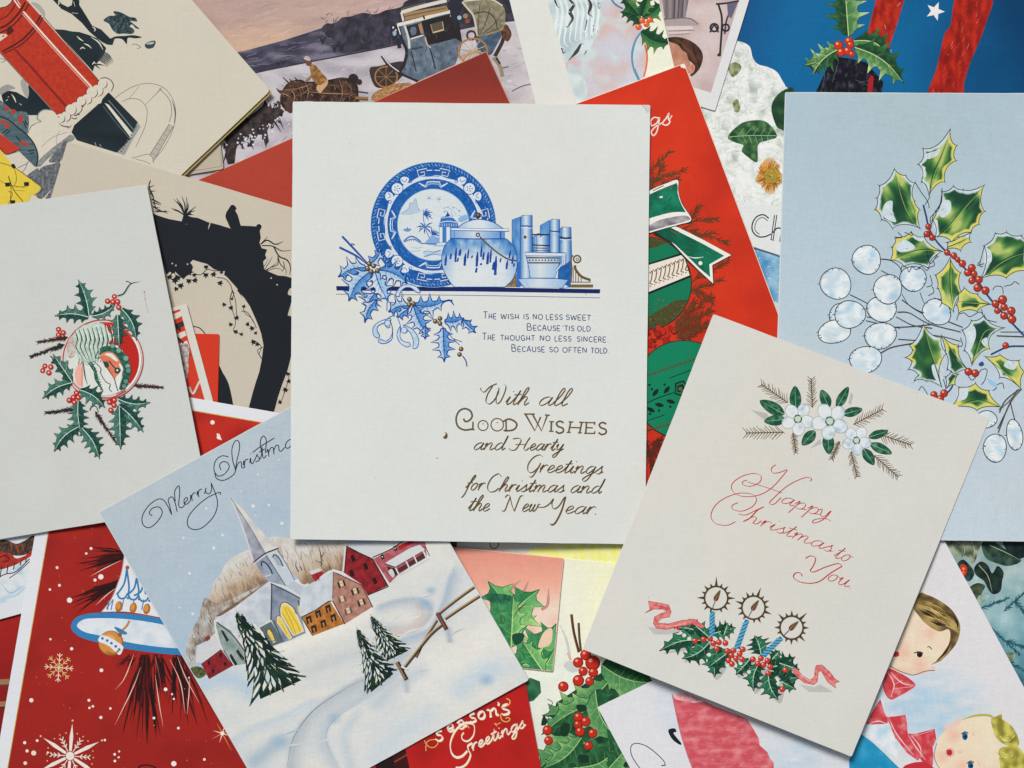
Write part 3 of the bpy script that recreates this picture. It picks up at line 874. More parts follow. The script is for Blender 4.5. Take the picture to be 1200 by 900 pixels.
# ================================================================ coaching scene card
c = Card('greeting_card', [(97, -22), (613, -152.8), (699, 187.2), (183, 318)], (214, 214, 210),
         'card with painted winter stagecoach and horses, wide white margin at its right')
q = inset_quad(c.quad, (10, 53, 6, 10))
V = view(200, 0, 3)
def sky(x, y):
    t = ((x - 200) * .12 + y - 20) / 60
    b = mix((184, 156, 148), (208, 174, 148), t)
    b = mix(b, (188, 160, 158), max(0, (x - 330) / 180))
    return mix(b, (150, 130, 140), max(0, .5 * fbm(x * .5, y * 1.4, .02, 2)))
p = Print(c, 'printed_sky', material=PAINT, clip=q)
p.fill(q, sky, 7); brush(p, [(225, 0), (600, 0), (600, 10), (400, 26), (285, 60), (250, 40)], 260, sky, -.25, .12, (14, 40), (2, 5), 4, 2); p.done()
hor = [(230, 70), (285, 60), (333, 47), (377, 33), (400, 23), (467, 12), (520, 0), (640, -30)]
base = [(640, 20), (560, 30), (467, 52), (413, 63), (350, 75), (297, 86), (230, 104)]
p = Print(c, 'printed_hills', material=PAINT, clip=q)
p.fill(hor + base, lambda x, y: mix((120, 114, 134), (58, 56, 76), .55 + 1.1 * fbm(x * .6 + y * .3, y * 1.8, .05, 4)), 3)
rnd = random.Random(2)
for i in range(150):
    x = rnd.uniform(270, 470); y = 82 - (x - 290) * .17 - rnd.uniform(2, 24)
    p.line([(x, y), (x + rnd.uniform(5, 18), y - rnd.uniform(0, 4))], rnd.uniform(.5, 1.7), rnd.choice([(66, 62, 84), (168, 164, 182), (48, 46, 64), (140, 138, 158), (92, 90, 112)]), taper=(.2, .2))
p.done()
p = Print(c, 'printed_dark_trees', material=PAINT, clip=q)
tr = [(377, 34), (384, 27), (392, 30), (400, 21), (412, 19), (425, 15), (440, 17), (452, 12), (470, 8), (490, -4), (620, -36), (640, 14), (560, 30), (467, 51), (425, 59), (400, 62), (396, 50), (386, 44)]
p.blob(tr, lambda x, y: mix((44, 42, 56), (74, 70, 86), .4 + 1.2 * fbm(x, y, .09, 6)), 2.6)
for i in range(140):
    x = rnd.uniform(376, 468); y = rnd.uniform(14, 58) - (x - 420) * .1
    a = rnd.uniform(-2.6, -.6)
    p.line([(x, y), (x + 5 * math.cos(a), y + 5 * math.sin(a))], rnd.uniform(.4, 1), rnd.choice([(36, 34, 46), (54, 50, 64), (92, 88, 102)]), taper=(1, .2))
brush(p, tr, 420, lambda x, y: (52, 50, 62), -1.5, .5, (3, 8), (.5, 1.3), 16, 8)
for x, y, h in [(326, 78, 9), (332, 76, 7), (392, 62, 16), (400, 61, 14), (378, 52, 15)]:
    for k in range(7):
        a = -1.57 + (k - 3) * .3; p.line([(x, y), (x + h * .45 * math.cos(a) * .7, y - h * .5), (x + h * math.cos(a), y + h * math.sin(a))], .7, (44, 42, 54), taper=(1, .3))
p.done()
p = Print(c, 'printed_snow_field', material=PAINT, clip=q)
fld = base[::-1] + [(640, 20), (700, 200), (180, 330), (150, 130)]
p.fill(fld, lambda x, y: mix(mix((194, 188, 194), (162, 156, 166), .4 + fbm(x * .7, y * 1.6, .04, 9)), (206, 198, 200), max(0, (x - 560) / 90)), 3.5)
p.line(base[::-1], 1.5, (50, 46, 60)); brush(p, [(262, 100), (480, 55), (620, 20), (640, 120), (300, 200), (240, 180)], 520, lambda x, y: (182, 178, 190), -.2, .3, (4, 13), (.8, 2.2), 13, 3)
for i in range(120):
    x = rnd.uniform(280, 600); y = 92 - (x - 297) * .18 + rnd.uniform(0, 50)
    p.line([(x, y), (x + rnd.uniform(4, 14), y - rnd.uniform(1, 4))], rnd.uniform(.5, 1.5), rnd.choice([(204, 200, 208), (162, 160, 180), (176, 174, 190), (214, 206, 208)]), taper=(.2, .2))
p.line([(600, 107), (612, 101), (630, 97)], 1.6, (120, 116, 130)); p.line([(588, 80), (596, 78)], 1.2, (80, 76, 84)); p.done()
V = view(250, 30, 5.294)
p = Print(c, 'printed_horses', material=PAINT, clip=q)
dk = [(56, 42, 40), (40, 32, 34), (78, 58, 50), (50, 42, 48)]
for i in range(260):      # trampling legs of the leaders, half lost in thrown snow
    t = rnd.random()
    x = 70 + t * 350 + rnd.uniform(-20, 30); y = 720 - t * 230 + rnd.uniform(-90, 90)
    if y < 640 - x * .45 or y > 880 - x * .55: continue
    a = rnd.uniform(1.1, 2.3); l = rnd.uniform(15, 55)
    qq = V(x, y, x + l * math.cos(a) + 6, y + l * .6 * math.sin(a), x + l * math.cos(a), y + l * math.sin(a))
    p.line(qq, rnd.uniform(1, 4.2), rnd.choice(dk), taper=(.5, .3))
lead = V(60, 700, 100, 660, 150, 620, 230, 560, 300, 505, 322, 470, 345, 515, 400, 505, 440, 530, 420, 565, 360, 590, 332, 640, 345, 720, 322, 745, 300, 665, 262, 680, 245, 752, 222, 750, 236, 672, 180, 684, 142, 765, 132, 855, 90, 862, 70, 800, 92, 725)
p.fill(lead, lambda x, y: mix((40, 34, 38), (80, 66, 62), .45 + 1.2 * fbm(x, y, .15)), 2)
brush(p, lead, 160, lambda x, y: (66, 54, 54), 1.2, .6, (2, 6), (.5, 1.5), 24, 14)
for q_ in (V(330, 500, 318, 470, 345, 515), V(250, 660, 235, 720, 250, 770), V(300, 650, 330, 700, 325, 760), V(330, 560, 380, 600, 420, 660), V(350, 550, 410, 590, 435, 640), V(150, 690, 130, 780, 110, 850), V(100, 720, 80, 790, 60, 860), V(190, 660, 170, 720, 195, 770)):
    p.line(q_, 2.2, rnd.choice(dk), taper=(1, .2))
body = V(415, 440, 440, 380, 480, 345, 540, 335, 580, 350, 640, 350, 720, 335, 800, 325, 860, 335, 895, 370, 900, 430, 890, 480, 700, 480, 560, 470, 490, 540, 455, 530, 420, 490)
p.blob(body, lambda x, y: mix((84, 56, 44), (40, 28, 28), .5 + 1.1 * fbm(x, y, .12, 3)), 2)
brush(p, body, 220, lambda x, y: (86, 62, 52), 1.2, .7, (2, 6), (.5, 1.4), 30, 4); p.disc(*V(868, 330)[0], 6, (44, 34, 36)); p.disc(*V(905, 350)[0], 3.5, (56, 44, 42))
p.blob(V(395, 400, 430, 400, 500, 385, 520, 410, 470, 430, 440, 520, 470, 525, 480, 480, 520, 450, 440, 440), (92, 62, 50))
for q_ in (V(390, 388, 420, 415), V(430, 320, 465, 352), V(470, 330, 490, 350), V(505, 320, 520, 340)): p.line(q_, 1.8, (40, 32, 34), taper=(.4, 1))
for i in range(110):
    x, y = rnd.uniform(430, 890), rnd.uniform(345, 470)
    a = rnd.uniform(0, 3.14); l = rnd.uniform(10, 34)
    p.line(V(x, y, x + l * math.cos(a), y + l * math.sin(a)), rnd.uniform(.5, 1.4), rnd.choice([(150, 112, 90), (40, 28, 28), (120, 84, 66), (176, 140, 118), (60, 40, 36)]), taper=(.2, .2))
for q_, w_, c_ in [(V(440, 385, 500, 340, 580, 350, 680, 345, 800, 322, 862, 336), 1.0, (30, 22, 24)), (V(425, 440, 432, 490, 462, 532), 1.2, (28, 22, 24)), (V(440, 400, 478, 398, 505, 440, 485, 500), .9, (170, 128, 96)), (V(470, 385, 490, 430, 470, 470), .9, (36, 26, 26)), (V(415, 420, 450, 428, 480, 445), .8, (190, 150, 110)),
                      (V(560, 350, 580, 400, 570, 460), 1.2, (34, 24, 24)), (V(568, 352, 590, 402, 582, 462), .7, (176, 134, 92)), (V(610, 360, 560, 380, 490, 400), .7, (186, 148, 104)), (V(620, 365, 560, 420, 500, 440), .7, (160, 120, 84)), (V(720, 345, 735, 400, 730, 470), 1.0, (34, 26, 26)), (V(780, 330, 800, 400, 790, 470), 1.0, (150, 112, 84)),
                      (V(590, 410, 700, 420, 880, 425), .9, (176, 140, 100)), (V(800, 340, 850, 380, 860, 440), 1.6, (120, 84, 66)), (V(690, 380, 750, 370, 790, 400), 1.4, (116, 80, 62)), (V(520, 370, 545, 420, 540, 470), 1.6, (112, 78, 60)), (V(860, 340, 890, 400, 885, 465), 1.4, (36, 28, 30))]:
    p.line(q_, w_, c_, taper=(.3, .2))
p.disc(*V(445, 432)[0], 1.0, (20, 16, 18)); p.line(V(900, 410, 960, 418), 1.6, (60, 60, 70)); p.line(V(880, 448, 960, 450), 3, (150, 112, 60)); p.line(V(880, 458, 960, 462), 1, (70, 50, 30))
for i in range(60):
    x = rnd.uniform(150, 470); y = 860 - x * .42 - rnd.uniform(0, 120)
    p.disc(*V(x, y)[0], rnd.uniform(.5, 1.5), rnd.choice([(206, 204, 214), (188, 188, 204)]), n=7)
p.done()
p = Print(c, 'printed_rider', material=PAINT, clip=q)
p.blob(V(640, 380, 700, 330, 710, 360, 680, 400, 660, 420), (196, 160, 120)); p.blob(V(600, 250, 630, 245, 680, 300, 705, 335, 660, 370, 620, 340, 605, 300), lambda x, y: mix((178, 128, 66), (116, 80, 44), .5 + fbm(x, y, .25)), 1.6)
p.line(V(612, 275, 610, 310, 575, 345), 2.6, (150, 106, 62)); p.disc(*V(592, 232)[0], 3.6, (116, 72, 56)); p.blob(V(560, 205, 580, 188, 605, 210, 590, 225), (186, 172, 156)); p.line(V(552, 206, 590, 222, 612, 212), 1.2, (90, 76, 66)); p.done()
V = view(430, 0, 6.667)
p = Print(c, 'printed_coach', material=PAINT, clip=q)
p.blob(V(20, 540, 100, 515, 280, 480, 300, 560, 200, 660, 70, 680), (62, 52, 50))
p.ring(*V(150, 600)[0], 13, 1.4, (176, 116, 60), ry=12)
for k in range(8): a = k * .785; p.line([V(150, 600)[0], (V(150, 600)[0][0] + 12 * math.cos(a), V(150, 600)[0][1] + 11 * math.sin(a))], .8, (150, 104, 66))
p.blob(V(45, 740, 120, 690, 220, 655, 330, 650, 380, 680, 300, 780, 60, 790), lambda x, y: mix((190, 140, 76), (130, 92, 54), .5 + fbm(x, y, .3)), 2)
for k in range(26): x = rnd.uniform(50, 320); p.line(V(x, 770 - (x - 50) * .36 + rnd.uniform(-30, 20), x + 30, 750 - (x - 50) * .36 + rnd.uniform(-30, 20)), .8, rnd.choice([(226, 200, 160), (96, 66, 44), (206, 206, 206)]), taper=(.3, .3))
bodyc = V(240, 190, 420, 145, 650, 95, 700, 150, 745, 330, 720, 420, 690, 500, 560, 560, 380, 640, 330, 600, 260, 560, 290, 480, 305, 380)
p.fill(bodyc, lambda x, y: mix((82, 96, 112), (112, 130, 146), .5 + 1.1 * fbm(x, y, .1, 2)), 2)
brush(p, bodyc, 260, lambda x, y: (86, 100, 116), 1.3, .35, (3, 8), (.6, 1.6), 18, 5)
p.fill(V(425, 165, 660, 105, 720, 180, 745, 330, 690, 300, 560, 335, 480, 350, 450, 270), (38, 32, 38))
p.fill(V(300, 205, 410, 180, 440, 280, 340, 305, 320, 300), (44, 42, 52)); p.blob(V(340, 220, 380, 210, 385, 260, 350, 275), (92, 112, 134)); p.fill(V(400, 190, 425, 185, 440, 260, 420, 262), (176, 128, 90))
p.fill(V(495, 190, 585, 165, 600, 230, 515, 255), (92, 84, 66)); p.line(V(515, 255, 600, 232), 1.6, (206, 180, 140)); p.line(V(498, 190, 515, 255), 1, (160, 140, 110)); p.line(V(590, 168, 600, 232), 1, (190, 160, 120))
p.line(V(340, 305, 440, 275), 1.8, (206, 196, 186)); p.line(V(295, 200, 325, 300, 332, 380), 2.4, (206, 200, 196)); p.line(V(240, 180, 270, 300, 310, 400, 290, 500, 255, 560), 3.6, (40, 38, 46)); p.line(V(236, 185, 262, 270), 1.2, (220, 214, 208))
p.line(V(345, 385, 440, 365), 1.6, (52, 58, 74)); p.line(V(345, 400, 385, 560), 1.4, (46, 48, 62)); p.line(V(480, 350, 505, 420, 535, 540), 1.6, (46, 48, 62)); p.line(V(455, 290, 470, 345, 500, 375), 1.4, (196, 176, 150))
p.line(V(240, 195, 420, 150, 640, 92, 665, 130), 4.0, (214, 208, 196)); p.fill(V(285, 100, 620, 45, 640, 85, 300, 160), (158, 128, 90)); p.line(V(290, 130, 620, 62), 1.2, (110, 82, 56))
p.line(V(270, 95, 450, 45, 640, 0), 4.2, (206, 200, 192)); p.line(V(268, 70, 460, 20), 2, (92, 84, 80)); p.line(V(440, 120, 450, 150), 2, (60, 48, 40)); p.line(V(268, 95, 285, 165), 2.4, (210, 204, 196)); p.line(V(630, 0, 650, 70), 2.4, (46, 44, 52))
p.line(V(115, 435, 170, 505, 255, 570), 4.4, (52, 48, 54), taper=(.7, .6)); p.line(V(120, 432, 178, 505, 250, 560), 1.2, (206, 202, 206)); p.line(V(250, 570, 340, 610, 400, 635), 2.6, (44, 42, 50))
p.blob(V(180, 210, 215, 190, 245, 230, 235, 285, 200, 300), (44, 44, 56)); p.blob(V(200, 250, 225, 240, 230, 270, 208, 280), (140, 170, 196)); p.line(V(240, 300, 255, 375), 4.5, (40, 40, 50)); p.disc(*V(205, 215)[0], 1.2, (210, 210, 214)); p.disc(*V(225, 235)[0], 1, (210, 210, 214))

for k in range(150):
    x, y = rnd.uniform(200, 760), rnd.uniform(20, 520); a = rnd.choice((-.25, 1.3)) + rnd.gauss(0, .2)
    if not inside(V(x, y)[0], bodyc): continue
    p.line(V(x, y, x + 26 * math.cos(a), y + 26 * math.sin(a)), rnd.uniform(.4, 1.1), rnd.choice([(40, 40, 50), (130, 146, 160), (190, 180, 166), (60, 66, 80), (110, 88, 66)]), taper=(.2, .2))
p.done()
p = Print(c, 'printed_folded_hood', material=PAINT, clip=q)
p.fill(V(640, -20, 770, -20, 720, 120, 690, 240, 650, 110), (42, 42, 58))
p.blob(V(860, 270, 1040, 240, 1060, 260, 1000, 380, 960, 430, 880, 420, 860, 350), lambda x, y: mix((62, 80, 104), (88, 112, 138), .5 + fbm(x, y, .15)), 2)
p.line(V(1070, 240, 1060, 320, 1000, 440), 4.5, (66, 48, 44)); p.blob(V(1045, 230, 1085, 190, 1110, 215, 1130, 270, 1100, 325, 1060, 290), lambda x, y: mix((130, 84, 56), (60, 42, 38), .5 + fbm(x, y, .3)), 1.8)
hood = V(745, 10, 850, -10, 960, -5, 1050, 40, 1080, 90, 1075, 190, 1040, 245, 860, 285, 845, 190, 820, 110, 780, 60)
p.blob(hood, lambda x, y: mix((156, 146, 120), (116, 108, 90), .5 + .9 * fbm(x, y, .2, 4)), 2)
brush(p, hood, 120, lambda x, y: (136, 126, 104), 1.2, .4, (2, 6), (.5, 1.2), 18, 6)
for q_ in (V(870, 270, 870, 150, 885, 20), V(880, 270, 930, 170, 960, 60), V(900, 265, 990, 190, 1060, 100), V(930, 260, 1030, 225)): p.line(q_, .9, (78, 70, 62))
p.line(V(815, 115, 880, 95, 950, 100, 1000, 150, 1020, 230), 1.2, (60, 52, 50)); p.line(V(745, 15, 790, 70, 830, 120, 850, 200, 858, 280), 2.2, (196, 188, 170)); p.line(V(755, 8, 960, -5, 1060, 45), 1.6, (206, 200, 182))
p.disc(*V(722, 138)[0], 2.6, (150, 184, 206)); p.disc(*V(770, 125)[0], 3, (150, 128, 100)); p.disc(*V(785, 165)[0], 3, (140, 76, 56)); p.ring(*V(815, 275)[0], 5, 2.2, (70, 52, 44))
p.ring(*V(828, 400)[0], 17, 1.8, (176, 122, 62), ry=15); 
for k in range(10): a = k * .628 + .2; p.line([V(828, 400)[0], (V(828, 400)[0][0] + 16 * math.cos(a), V(828, 400)[0][1] + 14 * math.sin(a))], .8, (190, 176, 160))
p.line(V(740, 470, 800, 415, 890, 400), 2.2, (196, 150, 84)); p.line(V(990, 450, 1040, 520, 1060, 600), 4.5, (150, 132, 110)); p.line(V(1010, 450, 1040, 500), 2.4, (50, 40, 38)); p.done()

# ================================================================ quilted snow and ring card, top middle
c = Card('greeting_card', [(602, -130), (743, -130), (811, 170), (690, 172)], (222, 222, 210),
         'card with frosty quilted snow, mauve clouds and a holly trimmed ring, above the white card')
V = view(640, 0, 5)
p = Print(c, 'printed_clouds', material=PAINT)
p.fill(c.clip, lambda x, y: mix(mix((198, 196, 206), (206, 178, 174), .5 + 1.2 * fbm(x, y, .03, 3)), (196, 212, 214), max(0, fbm(x, y, .05, 7) * 1.1)), 4).done()
p = Print(c, 'printed_cream_panel')
p.fill(V(505, -40, 535, 40, 560, 140, 588, 230, 596, 320, 588, 400, 575, 450, 560, 600, 900, 600, 760, -60), (226, 225, 206)).done()
p = Print(c, 'printed_frosted_boughs', material=PAINT)
p.blob(V(0, -40, 300, -40, 325, 60, 320, 150, 280, 240, 240, 300, 150, 340, 110, 370, 90, 320, 40, 150), lambda x, y: mix((204, 216, 218), (172, 190, 196), .4 + 1.1 * fbm(x * .6, y, .06, 2)), 3)
rnd = random.Random(12)
for k in range(9):
    x0 = 40 + k * 30
    p.line(V(x0, -30, x0 + 26, 60, x0 + 18, 150, x0 + 2 + k * 2, 250 - k * 4, x0 + 30, 320 - k * 22), rnd.uniform(2.5, 4), (216, 224, 224), taper=(.4, .2))
for q_, w in [(V(130, -10, 160, 30, 140, 70, 155, 110, 125, 160), 4.2), (V(245, -10, 262, 30, 248, 80, 262, 90), 4), (V(240, 120, 225, 185), 3), (V(205, 255, 180, 300, 140, 345), 4.2), (V(50, 0, 66, 40), 5), (V(90, 280, 100, 310), 3.5), (V(300, 20, 306, 50), 2.6), (V(245, 290, 230, 310), 2.4), (V(280, 160, 272, 200), 2)]:
    p.line(q_, w, (72, 66, 68), taper=(.5, .2))
    for m in range(5):
        a = rnd.uniform(0, 6.28); b0 = rnd.choice(q_); p.line([b0, (b0[0] + 3 * math.cos(a), b0[1] + 3 * math.sin(a))], 1.2, rnd.choice([(72, 66, 68), (220, 226, 228)]), taper=(1, .2))
p.blob(V(130, 380, 180, 400, 230, 470, 240, 560, 180, 600, 140, 520), lambda x, y: mix((206, 218, 218), (186, 198, 202), .5 + fbm(x, y, .08)), 3); p.done()
p = Print(c, 'printed_ring')
p.line(V(378, -10, 405, 25, 450, 52), 2.2, (76, 130, 170)); p.line(V(565, 180, 525, 240, 505, 320, 515, 400, 545, 470), 3.2, (96, 146, 176)); p.line(V(560, 195, 528, 250, 512, 330, 520, 400), .9, (200, 214, 220))
p.line(V(498, -10, 520, 30, 536, 55), 2, (226, 110, 60)); p.line(V(578, 260, 592, 330, 585, 400, 572, 450), 2, (228, 106, 56)); p.done()
p = Print(c, 'printed_holly_sprig')
for q_, w, n, bd, sd in [((555, 135, 438, 70), 100, 3, .15, 1), ((545, 90, 445, -20), 90, 3, 0, 2), ((565, 100, 672, 20), 110, 3, .1, 3), ((560, 95, 600, -30), 90, 3, 0, 5), ((558, 185, 722, 255), 130, 4, .1, 4)]:
    e = V(*q_); holly(p, e[0], e[1], w / 5, n, bd, a=(48, 112, 66), d=(22, 66, 44), rib=(20, 50, 36), line=(24, 56, 40), lw=.6, rw=.8, hi=(130, 160, 70), res=2.5, seed=sd, spike=.9)
for x, y in [(562, 120), (607, 116), (588, 142), (541, 158)]: p.berry(*V(x, y)[0], 3.6, (228, 96, 50), (176, 60, 30), (246, 190, 150))
p.done()

# ================================================================ bright red card with green ribbon and baubles
c = Card('greeting_card', [(493, 189), (802, 74), (967, 514), (658, 629)], (222, 216, 204),
         'bright red card with green ribbon and Christmas baubles, half hidden behind the white card', fold='left', gap=.7)
p = Print(c, 'printed_red_ground')
p.fill(c.clip, lambda x, y: mix((216, 56, 28), (196, 46, 26), .4 + .7 * fbm(x, y, .02, 2) + (y - 250) / 900), 9).done()
p = Print(c, 'worn_corner', material=PAPER, label='bare white worn tip of the corner')
p.fill([(796, 73), (803, 72), (806, 81), (798, 79)], (226, 224, 218)).done()
V = view(740, 90, 3.1056)
p = Print(c, 'lettering')
w_ = (228, 216, 206)
p.line(V(98, 150, 82, 148, 70, 162, 74, 178, 92, 168, 102, 148, 98, 175, 92, 200, 80, 214, 72, 200, 90, 180, 116, 166), 1.5, w_)
p.line(V(112, 168, 128, 148, 136, 132, 134, 152, 140, 164, 128, 176, 112, 172), 1.6, w_); p.line(V(136, 160, 148, 140), 1.2, w_); p.done()
V = view(750, 140, 3.4625)
go = (98, 78, 40); dr = (126, 44, 26)
p = Print(c, 'printed_fir_fronds', material=GILT)
for k, (q_, n) in enumerate([((10, 260, 180, 205), 60), ((10, 240, 125, 130), 46), ((0, 300, 160, 240), 40), ((30, 290, 100, 180), 30), ((170, 440, 355, 500), 50), ((180, 420, 310, 405), 40), ((190, 410, 250, 350), 30), ((200, 470, 310, 460), 26)]):
    e = V(*q_); fir(p, e[0], e[1], go, dr, 13, n, k, 1.3)
for k, q_ in enumerate([(200, 700, 330, 650), (210, 690, 300, 740), (190, 790, 290, 720), (140, 850, 280, 780), (150, 880, 240, 820), (210, 660, 360, 570)]):
    e = V(*q_); fir(p, e[0], e[1], (140, 50, 28), (96, 66, 36), 14, 44, 20 + k, 1.4)
p.done()
p = Print(c, 'printed_bauble')
gr = (14, 122, 88)
p.disc(*V(20, 665)[0], 55, (20, 40, 36), n=60); p.disc(*V(20, 665)[0], 54, gr, n=60)
ball = [(V(20, 665)[0][0] + 53.5 * math.cos(i * .1047), V(20, 665)[0][1] + 53.5 * math.sin(i * .1047)) for i in range(60)]
def gold_tex(x, y): return mix((92, 84, 44), (66, 72, 40), .5 + fbm(x, y, .3))
low = clip_poly(ball, V(-100, 760, 90, 740, 120, 715, 165, 720, 190, 705, 260, 715, 260, 900, -100, 900)); p.fill(low, gold_tex, 2)
for k in range(90):
    x, y = rnd.uniform(30, 200), rnd.uniform(725, 860)
    if math.dist(V(x, y)[0], V(20, 665)[0]) < 51: p.disc(*V(x, y)[0], rnd.uniform(.5, 1.3), rnd.choice([(60, 70, 40), (116, 100, 52), (80, 78, 42)]), n=7)
hi_ = clip_poly(ball, V(-100, 460, 60, 450, 125, 490, 90, 510, 60, 520, -100, 545)); p.fill(hi_, gold_tex, 2)
p.fill(V(30, 585, 180, 538, 206, 640, 30, 712), (24, 34, 36)); p.fill(V(30, 592, 176, 548, 202, 632, 30, 702), (222, 214, 204))
for k in range(9):
    x = 40 + k * 18; y = 655 - k * 7
    p.line(V(x, y - 30, x + 10, y - 40, x + 6, y - 5, x, y + 10, x + 12, y + 14), 1.3, (120, 90, 50)); p.disc(*V(x + 14, y - 44)[0], .9, (120, 90, 50)); p.disc(*V(x + 2, y + 22)[0], .8, (120, 90, 50))
p.done()
p = Print(c, 'printed_ribbon')
p.fill(V(20, 430, 120, 420, 160, 438, 262, 489, 373, 550, 297, 593, 300, 672, 240, 620, 178, 562, 120, 500, 60, 470), (34, 46, 42))
p.fill(V(60, 440, 120, 425, 160, 440, 262, 491, 370, 550, 293, 591, 297, 666, 240, 614, 186, 560, 130, 500), (226, 222, 216))
p.fill(V(30, 430, 110, 430, 150, 452, 250, 502, 342, 553, 281, 588, 285, 640, 240, 602, 192, 554, 140, 505, 90, 475), lambda x, y: mix((20, 128, 96), (8, 92, 70), .35 + .8 * fbm(x, y, .06, 6) + max(0, (830 - x) / 60)), 3)
brush(p, V(60, 440, 150, 452, 250, 502, 335, 553, 281, 588, 240, 600, 140, 500), 60, (14, 112, 84), .5, .25, (4, 10), (.6, 1.6), 14, 3)
p.line(V(195, 556, 225, 562, 258, 558), 1.2, (226, 226, 220), taper=(.3, .3)); p.disc(*V(245, 583)[0], 2.4, (226, 226, 220)); p.line(V(125, 452, 155, 466), 1, (120, 90, 50))
loop = spline(V(10, 304, 60, 276, 110, 256, 155, 243, 157, 290, 172, 340, 212, 408, 165, 428, 100, 446, 10, 474))
p.fill(loop, (36, 48, 42))
p.fill(spline(V(10, 306, 60, 278, 110, 258, 153, 246, 155, 290, 170, 342, 208, 406, 163, 425, 100, 442, 10, 468)), (228, 224, 218))
p.fill(spline(V(10, 318, 60, 294, 112, 272, 150, 262, 153, 300, 168, 345, 186, 376)) + spline(V(186, 376, 140, 376, 90, 386, 10, 410)), lambda x, y: mix((22, 134, 100), (6, 88, 68), .3 + .8 * fbm(x, y, .06, 3) + max(0, (x - 790) / 40)), 3)
brush(p, V(12, 318, 112, 274, 150, 264, 168, 345, 184, 374, 90, 384, 12, 405), 70, (14, 112, 84), -.4, .25, (4, 10), (.6, 1.6), 14, 4)
p.fill(spline(V(10, 446, 70, 412, 130, 396, 186, 390, 203, 406, 160, 420, 100, 436, 10, 462)), lambda x, y: mix((186, 178, 184), (112, 106, 118), .4 + .9 * fbm(x * .6, y, .15) + (y - 258) * .03), 2.2)
p.line(V(80, 316, 92, 314), 2, (226, 226, 220)); p.line(V(52, 290, 96, 268), 1, (120, 60, 40)); p.line(V(100, 282, 150, 258), .8, (120, 80, 50)); p.done()
V = view(740, 360, 4.5)
p = Print(c, 'printed_berries')
for i in range(26):
    x, y = rnd.uniform(90, 230), rnd.uniform(110, 215)
    p.disc(*V(x, y)[0], rnd.uniform(3, 5), (120, 26, 18)); p.disc(*V(x - 2, y - 2)[0], rnd.uniform(2.6, 4.2), rnd.choice([(196, 44, 26), (170, 34, 22), (206, 56, 30)]))
p.done()
p = Print(c, 'printed_fir_fronds', material=GILT)
for k, q_ in enumerate([(220, 130, 420, 10), (230, 110, 330, -30), (260, 150, 440, 70), (240, 160, 370, 110)]):
    e = V(*q_); fir(p, e[0], e[1], (100, 76, 40), (140, 48, 28), 14, 60, 40 + k, 1.4)
for k, q_ in enumerate([(80, 700, 130, 900), (140, 690, 100, 860), (90, 780, 160, 700)]):
    e = V(*q_); fir(p, e[0], e[1], (118, 40, 28), (80, 50, 34), 14, 50, 60 + k, 1.5)
p.done()
p = Print(c, 'printed_bauble')
p.disc(*V(275, 435)[0], 58.2, (16, 44, 38), n=64); p.disc(*V(275, 435)[0], 57.2, (10, 130, 94), n=64)
for a, b in [((80, 362), (350, 268)), ((80, 650), (300, 590))]:
    p.line(V(*a, *b), 1.0, (84, 70, 40))
    for k in range(12):
        t = k / 12; x, y = a[0] + (b[0] - a[0]) * t, a[1] + (b[1] - a[1]) * t
        p.line(V(x, y, x - 8, y - 14), .9, (96, 72, 40)); p.line(V(x, y, x + 4, y + 14), .9, (96, 72, 40))
ink_ = (16, 40, 40)
p.line(V(200, 374, 330, 326), .9, ink_); p.line(V(80, 600, 175, 568), .9, ink_); p.line(V(80, 505, 150, 475, 225, 450), 1.1, ink_)
for x, y, a in [(125, 452, -.9), (185, 438, -.9), (145, 515, .2), (205, 497, .3), (100, 540, .5)]:
    p.blob([(V(x, y)[0][0] + r * math.cos(a + t), V(x, y)[0][1] + r * math.sin(a + t)) for r, t in ((6, 0), (2.6, 1.3), (5, 3.14), (2.6, -1.3))], ink_)
for x, y in [(108, 432), (175, 408), (145, 545), (205, 525), (95, 410), (98, 563)]: p.disc(*V(x, y)[0], 1.5, ink_)
p.fill(V(230, 400, 275, 385, 300, 420, 262, 470, 228, 458), ink_); p.fill(V(238, 406, 272, 394, 290, 420, 260, 460, 234, 452), (10, 130, 94)); p.fill(V(242, 414, 268, 404, 282, 424, 258, 450, 240, 446), ink_); p.disc(*V(258, 430)[0], 2.6, (110, 96, 60))
p.done()

# ================================================================ plain brick red card
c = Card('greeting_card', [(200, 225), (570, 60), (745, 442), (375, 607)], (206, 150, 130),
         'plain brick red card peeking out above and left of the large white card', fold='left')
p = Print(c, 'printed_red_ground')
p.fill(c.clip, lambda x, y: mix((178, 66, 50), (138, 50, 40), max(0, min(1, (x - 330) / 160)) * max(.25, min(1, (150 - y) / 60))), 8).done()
# ================================================================ small cream card under the pillar box card
c = Card('greeting_card', [(89, 92), (246, 66), (262, 198), (105, 224)], (186, 174, 156),
         'small beige card, only one corner showing under the pillar box card', fold='left', gap=.3, round_=3)
p = Print(c, 'printed_rule'); p.line([(256, 120), (259.5, 195), (180, 208)], .6, (120, 104, 84), smooth=False); p.done()

